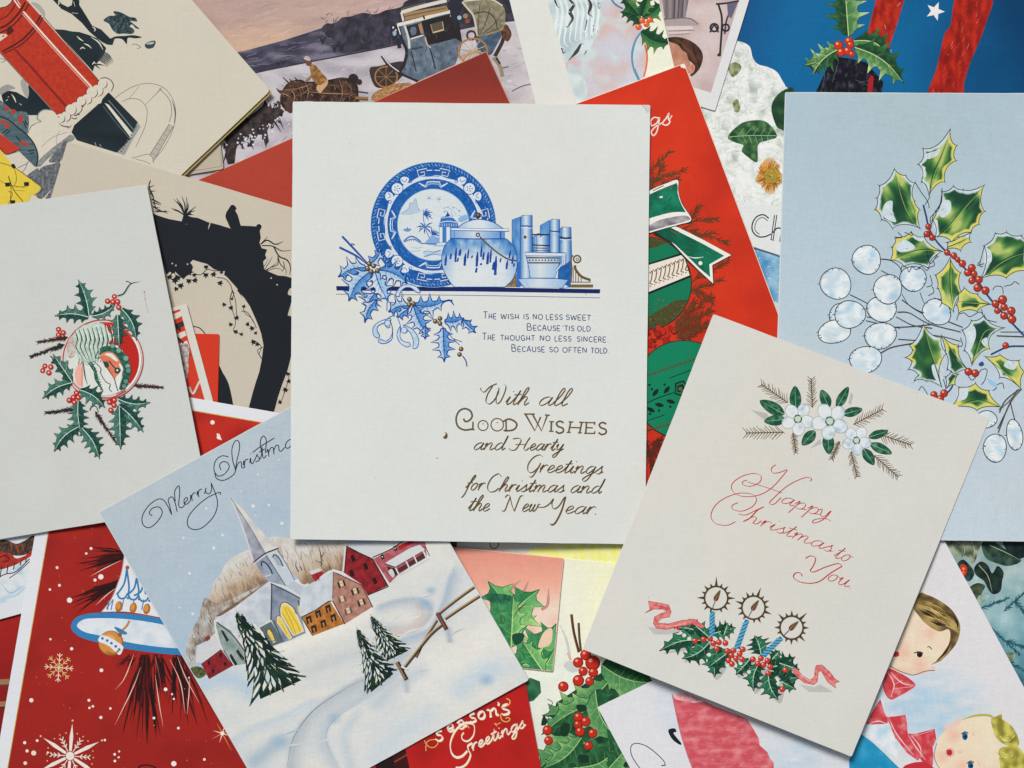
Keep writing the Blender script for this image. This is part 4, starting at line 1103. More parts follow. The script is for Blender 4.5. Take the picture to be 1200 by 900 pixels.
# ================================================================ pillar box card
c = Card('greeting_card', [(115, -127), (317, 106), (-91, 494), (-293, 261)], (202, 195, 181),
         'worn cream card with red pillar box in snow, top left, its thick lower edge yellowed', fold='left', gap=1.9, leaf=.24, edge=(186, 168, 110), round_=5,
         inner=([(113, -126), (318.5, 108.5), (-90, 496.5), (-293, 262)], (178, 156, 92)))
V = view(0, 0, 6.6667); W = view(0, 100, 6.2069); U = view(0, 0, 3.4286)
bk = (26, 38, 46)
def navy(x, y): return mix((24, 36, 44), (40, 56, 64), .4 + .8 * fbm(x, y, .15, 3))
p = Print(c, 'printed_round_plinth')
gy = (120, 118, 116)
for q, w in [(U(440, 420, 470, 388, 530, 350, 590, 335, 650, 348, 690, 390, 706, 450, 695, 520, 660, 590, 612, 650), .7), (U(490, 408, 525, 396, 565, 404, 590, 440, 585, 500, 560, 560, 545, 590), .7),
             (U(640, 355, 680, 400, 690, 450, 680, 490), .8), (U(520, 395, 560, 345), .5), (U(585, 420, 650, 355), .5), (U(650, 352, 600, 405), .4), (U(530, 636, 600, 620, 620, 655), .7), (U(545, 640, 580, 648, 605, 660), .6)]:
    p.line(q, w, gy)
p.fill(U(602, 622, 680, 498, 697, 508, 620, 642), (176, 170, 160)); p.line(U(602, 622, 680, 498, 697, 508, 620, 642, 602, 622), .6, (80, 82, 86), smooth=False)
for k in range(6): p.line(U(610 + k * 12, 615 - k * 19, 624 + k * 12, 622 - k * 19), .4, (110, 110, 110))
p.line(U(690, 400, 704, 450, 700, 495), 1.6, (90, 92, 96), taper=(.2, .2)); p.done()
p = Print(c, 'printed_tree_and_bird')
p.fill(V(395, -20, 440, -20, 480, 30, 530, 55, 560, 40, 570, -20, 620, -20, 620, 40, 640, 70, 690, 150, 720, 200, 790, 230, 860, 300, 900, 290, 880, 352, 840, 350, 800, 330, 760, 300, 700, 250, 640, 180, 560, 110, 480, 70), navy)
for q in (V(455, 5, 462, 30, 452, 40), V(575, 10, 585, 50), V(560, 100, 610, 105), V(722, 208, 745, 230, 735, 245)): p.line(q, 1.6, (206, 202, 184), taper=(.3, .3))
p.blob(V(860, 310, 900, 285, 980, 280, 1040, 275, 1110, 290, 1060, 300, 1000, 296, 990, 345, 960, 310, 920, 300), navy)
p.blob(V(808, 160, 850, 125, 900, 120, 885, 90, 940, 95, 1010, 130, 1060, 140, 1070, 170, 1020, 165, 1090, 225, 1060, 220, 1030, 190, 1000, 220, 960, 225, 930, 210, 890, 195, 880, 220, 910, 240, 1010, 210, 1050, 240, 1030, 265, 960, 262, 920, 265, 880, 235, 850, 185), lambda x, y: mix((30, 50, 58), (96, 116, 118), max(0, .3 + fbm(x, y, .35, 3))), 1.6)
p.line(V(1030, 350, 1060, 345, 1100, 370, 1070, 378), .6, (70, 76, 80)); p.blob(V(1130, 350, 1165, 325, 1215, 320, 1200, 370, 1150, 380), (60, 74, 80)); p.blob(V(1140, 345, 1165, 332, 1205, 328, 1190, 345), (180, 178, 168)); p.done()
p = Print(c, 'printed_dark_bushes')
p.fill(V(425, 228, 500, 232, 560, 245, 620, 250, 690, 272, 760, 300, 830, 375, 810, 430, 780, 470, 740, 510, 725, 560, 690, 520), navy)
for k in range(7): p.line(V(800 - k * 6, 400 + k * 10, 850 - k * 4, 430 + k * 12, 890 - k * 10, 490 + k * 6), 1.4, (44, 62, 68), taper=(1, .1))
for q in (V(720, 490, 760, 520, 790, 545), V(730, 500, 780, 505, 825, 512)): p.line(q, 1.6, bk, taper=(1, .1))
for q in (V(600, 282, 625, 305, 652, 322), V(655, 340, 690, 355, 715, 378), V(625, 385, 645, 370, 665, 382), V(712, 290, 770, 330, 805, 388), V(722, 505, 735, 485, 745, 500)): p.line(q, 1.5, (214, 212, 200), taper=(.3, .3))
p.fill(V(10, 745, 30, 720, 70, 708, 130, 720, 215, 770, 222, 650, 300, 730, 440, 900, 300, 900, 120, 900, 40, 850), navy)
for q in (V(90, 735, 110, 765, 125, 800), V(45, 790, 62, 775), V(60, 760, 72, 755), V(150, 808, 170, 822)): p.line(q, 1.6, (206, 206, 190), taper=(.3, .4))
p.blob(V(0, 690, 60, 660, 120, 690, 70, 705, 0, 740), (150, 150, 146)); p.blob(V(160, 640, 190, 620, 225, 700, 215, 765, 180, 720), (160, 158, 152)); p.blob(V(240, 20, 300, 30, 350, 90, 345, 130, 290, 70), (164, 162, 156)); p.line(V(0, 455, 45, 470, 10, 490), 1, (140, 138, 136)); p.done()
p = Print(c, 'printed_pillar_box')
red = V(-20, 70, 0, 60, 50, 48, 85, 20, 110, -20, 190, -20, 790, 650, 770, 690, 745, 716, 700, 740, 690, 780, 676, 800, 640, 850, 600, 885, 560, 905, 450, 905, 0, 412, -20, 400)
p.fill(red, lambda x, y: mix((196, 60, 38), (176, 48, 32), .5 + .9 * fbm(x, y, .25, 2)), 2.4)
dkr = (88, 30, 30)
for q, w in [(V(200, 15, 140, 110, 60, 190, 0, 220), 2.4), (V(225, 30, 165, 130, 80, 215, -10, 262), 1.6), (V(320, 118, 260, 220, 160, 320, 20, 402), 2.2), (V(335, 135, 275, 240, 170, 345, 30, 418), 1.4), (V(140, 0, 70, 110, -10, 160), 1.4)]: p.line(q, w, dkr)
p.line(V(100, 370, 240, 520, 400, 700, 560, 880), 3.2, (150, 40, 32)); p.line(V(130, 400, 260, 545, 420, 725, 570, 890), .9, (120, 34, 30))
p.fill(V(60, 215, 85, 200, 110, 240, 70, 275, 50, 255), dkr); p.fill(V(-10, 265, 45, 265, 60, 280, -10, 330), (206, 192, 178)); p.disc(*V(25, 282)[0], 1.2, (190, 60, 40))
p.line(V(182, 90, 430, 370, 745, 712), 2.0, (222, 208, 196)); p.line(V(175, 108, 420, 385, 725, 716), .8, (214, 180, 164)); p.line(V(110, 0, 155, 62), 1.6, (222, 208, 196)); p.line(V(130, -5, 160, 40), .8, (222, 208, 196))
p.line(V(100, -10, 85, 22, 50, 50, 0, 62), 1, (60, 40, 40)); p.line(V(-20, 395, 0, 412, 450, 905), 1.2, (120, 110, 110), smooth=False); p.line(V(340, 130, 790, 650), .8, (80, 34, 34)); p.done()
p = Print(c, 'printed_snow_cap', parent=p)
p.fill(W(540, 290, 520, 340, 560, 400, 850, 490, 905, 505, 960, 400, 1020, 300, 1000, 265, 790, 50, 700, 150), navy)
p.fill(W(760, 128, 790, 140, 966, 352, 950, 380), (206, 202, 190)); p.line(W(790, 110, 860, 190, 985, 340), .9, (120, 136, 142)); p.line(W(750, 150, 850, 280, 945, 390), .7, (90, 108, 116)); p.line(W(690, 415, 700, 440), .8, (150, 160, 160)); p.line(W(725, 428, 735, 445), .8, (150, 160, 160))
p.fill(W(1000, 268, 1022, 300, 962, 400, 905, 508, 850, 490, 950, 390), (150, 152, 150))
for k in range(10): p.disc(*W(990 - k * 12, 300 + k * 20)[0], 1.1, (100, 106, 110))
cap = V(790, 612, 830, 608, 868, 630, 886, 668, 870, 712, 830, 735, 800, 770, 790, 805, 750, 820, 720, 850, 680, 865, 640, 885, 600, 900)
cap += W(520, 305, 470, 300, 430, 280, 414, 245, 440, 222, 480, 228, 500, 240, 540, 210, 575, 205, 620, 140)
cap += V(676, 800, 690, 775, 690, 745, 740, 718, 768, 690, 785, 655, 775, 625)
p.fill(cap, (204, 196, 182))
for k in range(9):
    t = k / 8; x0 = 800 + (-330) * t; y0 = 660 + 270 * t + (14 if k % 2 else -6)
    q = V(x0, y0)[0]; r = 5.2 + (k * 7 % 4) * .5
    for a0, col, w in ((-.5, (70, 74, 70), 1.3), (2.3, (96, 40, 36), 1.0)):
        p.line([(q[0] + (r + .4) * math.cos(a0 + s), q[1] + (r + .4) * math.sin(a0 + s)) for s in (0, .5, 1.0, 1.5, 2.0)], w, col, taper=(.2, .2))
    p.disc(*q, r, (206, 199, 186), n=20)
p.line(V(785, 612, 830, 608, 868, 630, 886, 668, 870, 712), 1.0, (50, 54, 58)); p.line(W(500, 300, 465, 298, 430, 280, 414, 245, 430, 226), 1.0, (50, 54, 58)); p.line(W(480, 295, 500, 310, 520, 290), .8, (90, 90, 80)); p.line(W(540, 222, 580, 208), 1.2, (90, 40, 34)); p.line(W(520, 235, 545, 245, 560, 235), 1, (70, 66, 56))
p.done()
p = Print(c, 'printed_snow_mound')
p.blob(W(290, 260, 280, 210, 310, 180, 380, 185, 420, 230, 430, 280, 500, 330, 505, 360, 400, 440, 280, 520, 190, 400, 210, 330, 250, 285), (206, 198, 184))
p.line(W(300, 262, 270, 240, 285, 200, 320, 178, 370, 180), 1.2, (120, 136, 142)); p.line(W(200, 360, 230, 295, 300, 262), .7, (90, 96, 110)); p.line(W(490, 340, 380, 380, 300, 450), .5, (110, 106, 110)); p.line(W(440, 330, 412, 370, 410, 430), .5, (130, 126, 126)); p.done()
p = Print(c, 'printed_stone_path')
def stone(x, y): return mix((82, 88, 96), (140, 142, 142), .35 + .9 * fbm(x, y, .4, 5))
p.blob(W(265, 570, 330, 500, 430, 420, 510, 362, 540, 390, 440, 450, 350, 530, 290, 590), lambda x, y: mix((150, 150, 150), (110, 114, 118), .4 + fbm(x, y, .4)), 2)
for q in (W(355, 550, 430, 455, 440, 550, 400, 560), W(440, 450, 490, 400, 480, 470, 450, 550), W(232, 690, 300, 600, 370, 575, 440, 570, 420, 700, 350, 780, 300, 825, 262, 800, 300, 740), W(195, 660, 280, 600, 240, 680), W(330, 820, 410, 730, 390, 815)): p.blob(q, stone, 1.6)
for q in (W(60, 500, 190, 480, 250, 590), W(200, 560, 180, 610, 150, 640), W(50, 480, 140, 470, 210, 550, 130, 600)): p.line(q, .6, (110, 108, 110))
p.done()
p = Print(c, 'printed_berry_sleeve')
p.blob(W(-30, 100, 30, 130, 100, 185, 190, 195, 210, 250, 205, 320, 190, 355, 120, 320, 0, 250), lambda x, y: mix((74, 96, 104), (110, 130, 134), .4 + fbm(x, y, .3)), 2)
p.fill(spline(W(-20, 220, 60, 250, 140, 315, 200, 365, 250, 430, 275, 510, 265, 592, 200, 540, 120, 460, 40, 380, -20, 330)), lambda x, y: mix((64, 88, 98), (96, 118, 124), .4 + fbm(x, y, .3)))
p.line(W(-20, 220, 60, 250, 140, 315, 200, 365, 250, 430, 275, 510, 265, 592), 1.6, (30, 46, 54))
for x, y in [(50, 170), (95, 192), (22, 262), (52, 295), (152, 230), (148, 258), (155, 420), (198, 428)]: p.blob([(W(x, y)[0][0] + 3 * math.cos(t) * rnd.uniform(.7, 1.3), W(x, y)[0][1] + 2.4 * math.sin(t) * rnd.uniform(.7, 1.3)) for t in (0, 1.1, 2.2, 3.3, 4.4, 5.4)], (190, 56, 44))
for q in (W(170, 260, 190, 310), W(180, 250, 200, 290), W(20, 345, 60, 320), W(115, 370, 150, 410), W(205, 480, 250, 470), W(215, 495, 250, 490), W(40, 355, 75, 330)): p.line(q, 1.3, (28, 42, 50))
p.fill(W(-20, 345, 0, 350, 150, 462, 50, 502, -20, 460), (190, 58, 40)); p.line(W(150, 462, 50, 502, 0, 455), .9, (50, 40, 50)); p.done()
p = Print(c, 'printed_yellow_coat')
p.fill(W(-20, 450, 0, 465, 100, 592, 300, 742, 250, 800, 225, 795, 210, 840, 30, 880, -20, 870), (216, 190, 66))
for q, w in [(W(-10, 560, 60, 580, 110, 600), .7), (W(60, 660, 100, 760, 170, 850), 1.0), (W(60, 660, 80, 740, 75, 850), .8), (W(105, 600, 120, 680, 100, 740), .6), (W(0, 690, 50, 720, 180, 745), .5), (W(110, 740, 200, 735), .5), (W(60, 770, 90, 790, 60, 870), .7), (W(110, 765, 180, 768), .4), (W(100, 592, 300, 742, 250, 800), .8)]: p.line(q, w, (80, 70, 30))
for x, y in [(192, 718), (55, 722), (92, 850)]: p.fill(offs([(-3, -2.2), (3, -2.4), (3, 2.2), (-2.6, 2.4)], *W(x, y)[0]), (34, 36, 40))
p.blob(W(80, 580, 100, 570, 115, 600, 95, 605), (34, 40, 46)); p.done()

# ================================================================ silhouette card
c = Card('greeting_card', [(79, 166), (463, 279), (361, 624), (-23, 511)], (196, 187, 172),
         'beige card with black silhouette of a ruined arch, ivy and a perched bird', fold='left', gap=.7)
V = view(170, 210, 6.4286); W = view(195, 340, 4.5)
sb = (32, 37, 45)
p = Print(c, 'printed_ruined_arch')
top = V(30, 250, 75, 265, 130, 285, 180, 300, 235, 310, 275, 318, 288, 275, 300, 265, 350, 285, 400, 292, 470, 322, 560, 345, 640, 370, 720, 350, 780, 352, 835, 355, 860, 345, 878, 360, 865, 390, 872, 440, 862, 480, 880, 520, 920, 530, 905, 570, 915, 595, 890, 620, 898, 680, 940, 700, 1000, 725, 1060, 730, 1090, 740, 1130, 745, 1250, 790)
low = W(700, 60, 660, 60, 640, 130, 660, 140, 660, 340, 640, 420, 610, 500, 590, 560, 570, 635, 540, 720, 400, 760, 438, 605, 455, 540, 470, 490, 490, 430, 502, 370, 512, 290, 500, 230, 486, 190, 465, 140, 440, 85, 410, 40, 372, 0)
low += V(740, 900, 700, 830, 660, 785, 620, 740, 595, 720, 602, 690, 560, 690, 520, 680, 470, 640, 400, 620, 360, 608, 340, 630, 362, 660, 350, 700, 320, 720, 290, 755, 250, 720, 220, 690, 185, 700, 160, 720)
p.fill(top + low, sb)
p.line(V(492, 325, 485, 345, 475, 380), 1.2, (190, 182, 168), taper=(1, .2)); p.disc(*V(655, 372)[0], 1, (180, 172, 160))
for x, y in [(950, 745), (995, 795), (232, 650), (205, 635), (320, 640)]: p.disc(*V(x, y)[0], 1.0, (186, 178, 165), n=7)
p.blob(V(1075, 860, 1095, 820, 1130, 830, 1125, 870, 1090, 875), (196, 187, 172)); p.fill(W(655, 110, 700, 100, 700, 135, 640, 135, 650, 120), (196, 187, 172))
p.line(V(300, 340, 325, 338), .8, (80, 84, 90)); p.done()
p = Print(c, 'printed_bird')
p.blob(V(650, 375, 620, 320, 606, 285, 612, 250, 635, 215, 645, 198, 665, 193, 682, 208, 690, 224, 680, 236, 700, 275, 712, 320, 722, 362, 700, 380), sb); p.disc(*V(858, 358)[0], 3.2, sb); p.done()
p = Print(c, 'printed_plant_tuft')
b0 = V(300, 275)[0]
for q in [(215, 150), (232, 140), (275, 125), (310, 130), (385, 205), (195, 218), (380, 235), (240, 165), (330, 180), (370, 270), (210, 230), (350, 260)]:
    e = V(*q)[0]; m = ((b0[0] + e[0]) / 2 + (b0[1] - e[1]) * .08, (b0[1] + e[1]) / 2 - 1); p.line([b0, m, e], 1.5, sb, taper=(1, .25))
p.done()
p = Print(c, 'printed_leafy_twig')
for q in [(40, 10, 30, 60, 60, 130, 80, 230), (35, 60, 70, 45), (45, 90, 78, 90), (40, 100, 60, 130), (50, 150, 110, 180, 125, 185), (60, 170, 85, 215), (75, 180, 120, 195), (60, 205, 120, 240, 180, 245), (75, 240, 140, 245, 170, 260), (70, 215, 110, 215), (90, 250, 115, 225), (140, 245, 160, 235)]: p.line(V(*q), 1.6, sb, taper=(.9, .3))
p.done()
p = Print(c, 'printed_bare_branches')
for q, w in [((870, 490, 920, 460, 980, 490, 1040, 470), 1.6), ((880, 480, 925, 432), 1.3), ((880, 500, 960, 505, 1030, 540, 1100, 535), 1.3), ((970, 510, 1010, 580, 1070, 610, 1095, 660, 1090, 720), 1.6), ((1000, 580, 1020, 640, 1060, 680, 1062, 720), 1.1), ((1000, 590, 1000, 640, 960, 660, 890, 690), 1.0), ((900, 680, 940, 620, 960, 580), .8), ((910, 690, 980, 640, 1000, 620), .8), ((920, 690, 990, 670, 1040, 690), .8), ((895, 660, 930, 600), .8), ((1040, 620, 1050, 660, 1030, 700), .9), ((985, 485, 1010, 500), .8)]: p.line(V(*q), w, sb, taper=(1, .4))
p.done()
p = Print(c, 'printed_ivy')
def ivy(x, y, r, a):
    pts = []
    for k in range(5):
        aa = a + (k - 2) * 1.0
        pts += [(x + r * (1 if k == 2 else .8) * math.cos(aa), y + r * (1 if k == 2 else .8) * math.sin(aa)), (x + r * .45 * math.cos(aa + .5), y + r * .45 * math.sin(aa + .5))]
    p.fill(pts, sb)
for x, y, r, a in [(185, 735, 5, 1), (225, 760, 6, 1.4), (268, 800, 5.5, 1.3), (235, 825, 4.2, 2), (210, 690, 6, 2), (255, 660, 6, .5), (290, 700, 6, 1), (330, 700, 6.5, 0), (330, 765, 5, 1.6), (375, 760, 5, 1), (460, 660, 4.5, 1.5), (458, 720, 5, 1.6), (515, 715, 5, 1), (565, 780, 5, 1.2), (340, 660, 5, 1), (575, 700, 3.5, 1), (370, 720, 4, 1.2), (245, 740, 6, 2)]:
    ivy(*V(x, y)[0], r, a)
for x, y, r, a in [(305, 75, 4, 2), (345, 45, 3, 1), (340, 92, 4.4, 1.2), (370, 145, 4.4, 1), (340, 180, 4, 2), (365, 218, 4.2, 1.4), (395, 232, 3.4, .8), (408, 85, 3.4, 1), (430, 180, 4, 3), (452, 200, 4.6, 2), (470, 225, 3.4, 1), (460, 272, 5, 2), (480, 285, 4, 2.4), (628, 525, 5, 2), (640, 440, 4, 2), (600, 590, 4, 2.4), (645, 480, 4, 1)]:
    ivy(*W(x, y)[0], r, a)
for q in (V(360, 715, 420, 718, 470, 680, 520, 690, 600, 690), V(540, 740, 600, 750, 640, 790, 655, 840, 640, 900), V(655, 840, 670, 860, 655, 900)): p.line(q, .9, sb)
for q in (W(350, 0, 335, 50, 350, 110, 365, 170, 355, 215, 395, 232), W(350, 10, 365, 60, 370, 140), W(395, 110, 430, 120, 460, 170), W(400, 80, 415, 120, 450, 150, 475, 200), W(480, 275, 500, 300, 490, 340, 508, 368), W(508, 300, 480, 320, 505, 365), W(600, 600, 630, 520, 650, 440)): p.line(q, .8, sb)
p.blob(W(270, 410, 300, 440, 330, 500, 352, 600, 360, 660, 260, 660), sb); p.line(W(135, 190, 175, 200, 205, 230), 1.2, sb); p.done()

# ================================================================ dark red card, far left
c = Card('greeting_card', [(-180, 690), (74, 660), (108, 890), (-146, 920)], (150, 30, 30),
         'dark red card with two tan stripes, mostly covered at the left edge', fold='top')
p = Print(c, 'printed_stripes'); 
p.fill(c.clip, lambda x, y: mix((168, 34, 30), (134, 24, 26), (y - 720) / 140), 12)
for y, l in ((799, (90, 70, 50)), (825, (60, 44, 36))):
    p.line([(-40, y + 3), (11, y)], 7, (156, 116, 84), smooth=False); p.line([(-40, y + 6), (11, y + 3.6)], 1.6, l, smooth=False)
p.done()

# ================================================================ sleigh card
c = Card('greeting_card', [(-232, 579), (18, 511), (70, 707), (-180, 774)], (208, 212, 216),
         'card with a small red sleigh on snow, at the left edge below the wreath card', fold='top', gap=.9)
V = view(0, 620, 3.2156)
p = Print(c, 'printed_snow', material=PAINT)
p.fill([(-40, 600), (46, 600), (44, 640), (34, 700), (-40, 716)], lambda x, y: mix((208, 212, 216), (170, 196, 212), max(0, fbm(x, y * 1.6, .07, 3) * 1.3)), 3)
for q in (V(0, 200, 40, 240, 90, 210), V(20, 260, 60, 250, 100, 215), V(0, 290, 10, 265)): p.line(q, 1.4, (150, 184, 206), taper=(.2, .2))
p.done()
p = Print(c, 'printed_sleigh', material=PAINT)
p.blob(V(-10, 50, 20, 40, 60, 55, 90, 45, 128, 25, 122, 80, 80, 100, 30, 95, -10, 85), lambda x, y: mix((52, 46, 44), (120, 84, 62), max(0, .4 + fbm(x, y, .3))), 2)
for q in (V(40, 50, 45, 75), V(60, 60, 70, 90), V(80, 55, 90, 80)): p.line(q, 1.6, (160, 70, 50))
p.blob(V(-10, 92, 40, 92, 60, 110, 95, 100, 118, 80, 118, 100, 90, 118, 50, 138, -10, 150), lambda x, y: mix((196, 60, 44), (150, 40, 36), .5 + fbm(x, y, .2)), 2)
p.line(V(-10, 110, 20, 100, 35, 115, 10, 125), 1.4, (90, 26, 26))
p.line(V(-10, 185, 20, 170, 60, 160, 112, 112), 1.2, (60, 36, 40)); p.line(V(35, 185, 70, 160, 112, 122), 1, (60, 36, 40))
for x in (5, 30, 55, 80, 100): p.line(V(x, 145 - x * .35, x - 4, 185 - x * .6), 1.2, (60, 36, 40))
p.line(V(118, 30, 100, 60, 95, 85), 1.4, (50, 40, 44)); p.done()

# ================================================================ small plain red card and striped card
c = Card('greeting_card', [(150, 390), (257, 391.5), (254.5, 502), (147, 500)], (212, 64, 40),
         'small plain orange red card upright between the wreath card and the silhouette arch', fold='left', gap=.3)
p = Print(c, 'printed_red_ground'); p.fill(inset_quad(c.quad, .3), (210, 58, 36)).done()
c = Card('greeting_card', [(129, 381), (218.5, 356), (258, 501), (168, 526)], (206, 204, 196),
         'narrow white edged card with red and black slanting stripes beside the wreath card', fold='left', gap=.5)
q = inset_quad(c.quad, (4, 9, 4, 4))
W = view(195, 340, 4.5)
p = Print(c, 'printed_stripes', clip=q)
p.fill(q, (208, 62, 40))
for a in range(5): 
    y = 100 + a * 52; p.fill(W(20 + a * 11, y + 34, 75 + a * 11, y + 10, 85 + a * 11, y + 34, 30 + a * 11, y + 64), [(212, 204, 196), (60, 56, 60), (212, 204, 196), (216, 208, 200), (66, 60, 66)][a])
p.blob(W(72, 300, 118, 290, 118, 360, 112, 450, 96, 460), lambda x, y: mix((206, 196, 190), (130, 120, 122), .5 + fbm(x, y, .3)), 2)
p.line(W(120, 510, 140, 545, 175, 480), 2.4, (206, 194, 188)); p.line(W(125, 540, 145, 560, 170, 520), 1, (110, 90, 96)); p.line(W(60, 250, 90, 280), 2.2, (50, 46, 52)); p.line(W(50, 180, 75, 215), 3, (54, 48, 54)); p.done()

# ================================================================ red bell card
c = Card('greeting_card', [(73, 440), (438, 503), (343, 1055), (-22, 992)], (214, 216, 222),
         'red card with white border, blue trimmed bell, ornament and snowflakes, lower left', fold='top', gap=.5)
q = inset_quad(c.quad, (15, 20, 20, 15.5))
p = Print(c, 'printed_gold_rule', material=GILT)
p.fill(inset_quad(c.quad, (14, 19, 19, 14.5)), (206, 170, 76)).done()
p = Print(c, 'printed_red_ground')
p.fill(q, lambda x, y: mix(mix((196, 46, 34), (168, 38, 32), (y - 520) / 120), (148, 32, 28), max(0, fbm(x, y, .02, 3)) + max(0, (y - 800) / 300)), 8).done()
V = view(0, 620, 3.2156)
p = Print(c, 'printed_fir_brush', clip=q)
def burst(x, y, tx, ty, n, spread, w, cols, seed):
    r_ = random.Random(seed); a0 = math.atan2(ty - y, tx - x); L = math.hypot(tx - x, ty - y)
    for i in range(n):
        a = a0 + r_.gauss(0, spread); l = L * r_.uniform(.45, 1.0)
        bx, by = x + r_.uniform(-6, 6), y + r_.uniform(-3, 3)
        m = (bx + l * .5 * math.cos(a) + r_.uniform(-2, 2), by + l * .5 * math.sin(a) + r_.uniform(-2, 2))
        p.line([(bx, by), m, (bx + l * math.cos(a * 1.0), by + l * math.sin(a))], w * r_.uniform(.5, 1.2), r_.choice(cols), taper=(.5, .05))
bl = [(52, 20, 22), (40, 20, 24), (96, 24, 24), (70, 22, 24)]
e = V(545, 480, 530, 830); burst(*e[0], *e[1], 26, .16, 3, bl, 1)
e = V(600, 480, 610, 700); burst(*e[0], *e[1], 18, .2, 2.4, bl, 2)
e = V(670, 480, 720, 760); burst(*e[0], *e[1], 24, .18, 2.6, bl, 3)
e = V(500, 480, 450, 540); burst(*e[0], *e[1], 10, .3, 1.6, bl, 4)
e = V(480, 95, 290, 140); burst(*e[0], *e[1], 26, .16, 2.4, bl, 5)
e = V(460, 200, 260, 290); burst(*e[0], *e[1], 24, .12, 2.6, bl, 6)
for q_ in (V(505, 470, 470, 560, 435, 605), V(530, 520, 500, 600, 432, 740), V(585, 480, 602, 560), V(585, 550, 600, 660, 615, 745), V(640, 490, 680, 580, 698, 695), V(668, 480, 700, 560, 750, 655), V(715, 560, 712, 620, 705, 700), V(455, 118, 400, 145, 340, 178), V(440, 220, 400, 250, 360, 288)):
    p.line(q_, 1.2, (226, 186, 170), taper=(.2, .1))
p.done()
p = Print(c, 'printed_bell', clip=q)
p.fill(spline(V(468, 100, 458, 160, 438, 220, 415, 270, 382, 312)) + spline(V(382, 312, 480, 312, 600, 332, 700, 352)) + V(760, 200, 600, 60), (216, 218, 222))
blu = (52, 128, 184)
p.line(V(468, 100, 458, 160, 438, 220, 415, 270, 382, 312), 1, (180, 130, 130))
p.fill(spline(V(268, 360, 290, 332, 340, 318, 430, 315, 540, 325, 640, 345, 740, 370, 760, 480, 690, 476, 600, 468, 480, 452, 380, 430, 310, 410, 275, 385), closed=True), blu)
p.fill(spline(V(290, 365, 312, 342, 360, 336, 460, 338, 560, 350, 660, 370, 740, 390, 750, 450, 690, 450, 600, 444, 480, 426, 380, 402, 320, 388), closed=True), lambda x, y: mix((214, 218, 224), (186, 204, 220), max(0, .2 + fbm(x, y, .06) + (x - 150) / 300)), 3)
for x in (478, 515, 540):
    p.line(V(x, 150 + (x - 478) * .9, x - 10, 205 + (x - 478) * .5, x - 36, 245 + (x - 478) * .1), 2.2, blu); p.line(V(x, 150 + (x - 478) * .9, x + 8, 215 + (x - 478) * .4, x + 6, 244), 2.2, blu)
for x, y in ((461, 240), (503, 244), (542, 250)): p.line(V(x - 21, y, x - 10, y + 20, x + 8, y + 20, x + 21, y + 2), 2.2, blu); p.disc(*V(x + 21, y + 20)[0], 1.6, blu)
for x in (440, 480, 520, 556): p.line(V(x - 14, 265, x - 22, 305), 1.2, blu)
for x, y in [(448, 292), (502, 297), (553, 301)]: p.disc(*V(x, y)[0], 4.2, (176, 110, 50), ry=6.4, rot=.2); p.disc(*V(x - 2, y - 3)[0], 2.6, (206, 146, 76), ry=4.2, rot=.2)
p.line(V(410, 270, 405, 305), 1.4, blu); p.disc(*V(480, 145)[0], 2.4, (160, 90, 50)); p.line(V(400, 300, 425, 268), 1, blu)
p.line(V(488, 345, 478, 365, 462, 380), 2.6, (196, 130, 70)); p.fill(spline(V(430, 368, 455, 376, 480, 392, 470, 398, 445, 388), closed=True), blu); p.done()
p = Print(c, 'printed_round_ornament', parent=p, clip=q)
p.disc(*V(418, 430)[0], 14.8, (150, 92, 44), n=40); p.disc(*V(416, 428)[0], 13.6, (206, 140, 72), n=40); p.disc(*V(412, 420)[0], 7, (222, 164, 100), n=24)
p.fill(spline(V(372, 412, 385, 400, 420, 412, 462, 440, 462, 456, 448, 474, 410, 440, 372, 424), closed=True), (214, 218, 222))
for x, y in [(386, 412), (404, 420), (420, 430), (436, 442), (449, 454)]: p.disc(*V(x, y)[0], 1.7, (60, 110, 170))
p.line(V(400, 462, 430, 470, 450, 455), 2, (176, 104, 50)); p.disc(*V(452, 398)[0], 2.6, (150, 96, 50)); p.done()
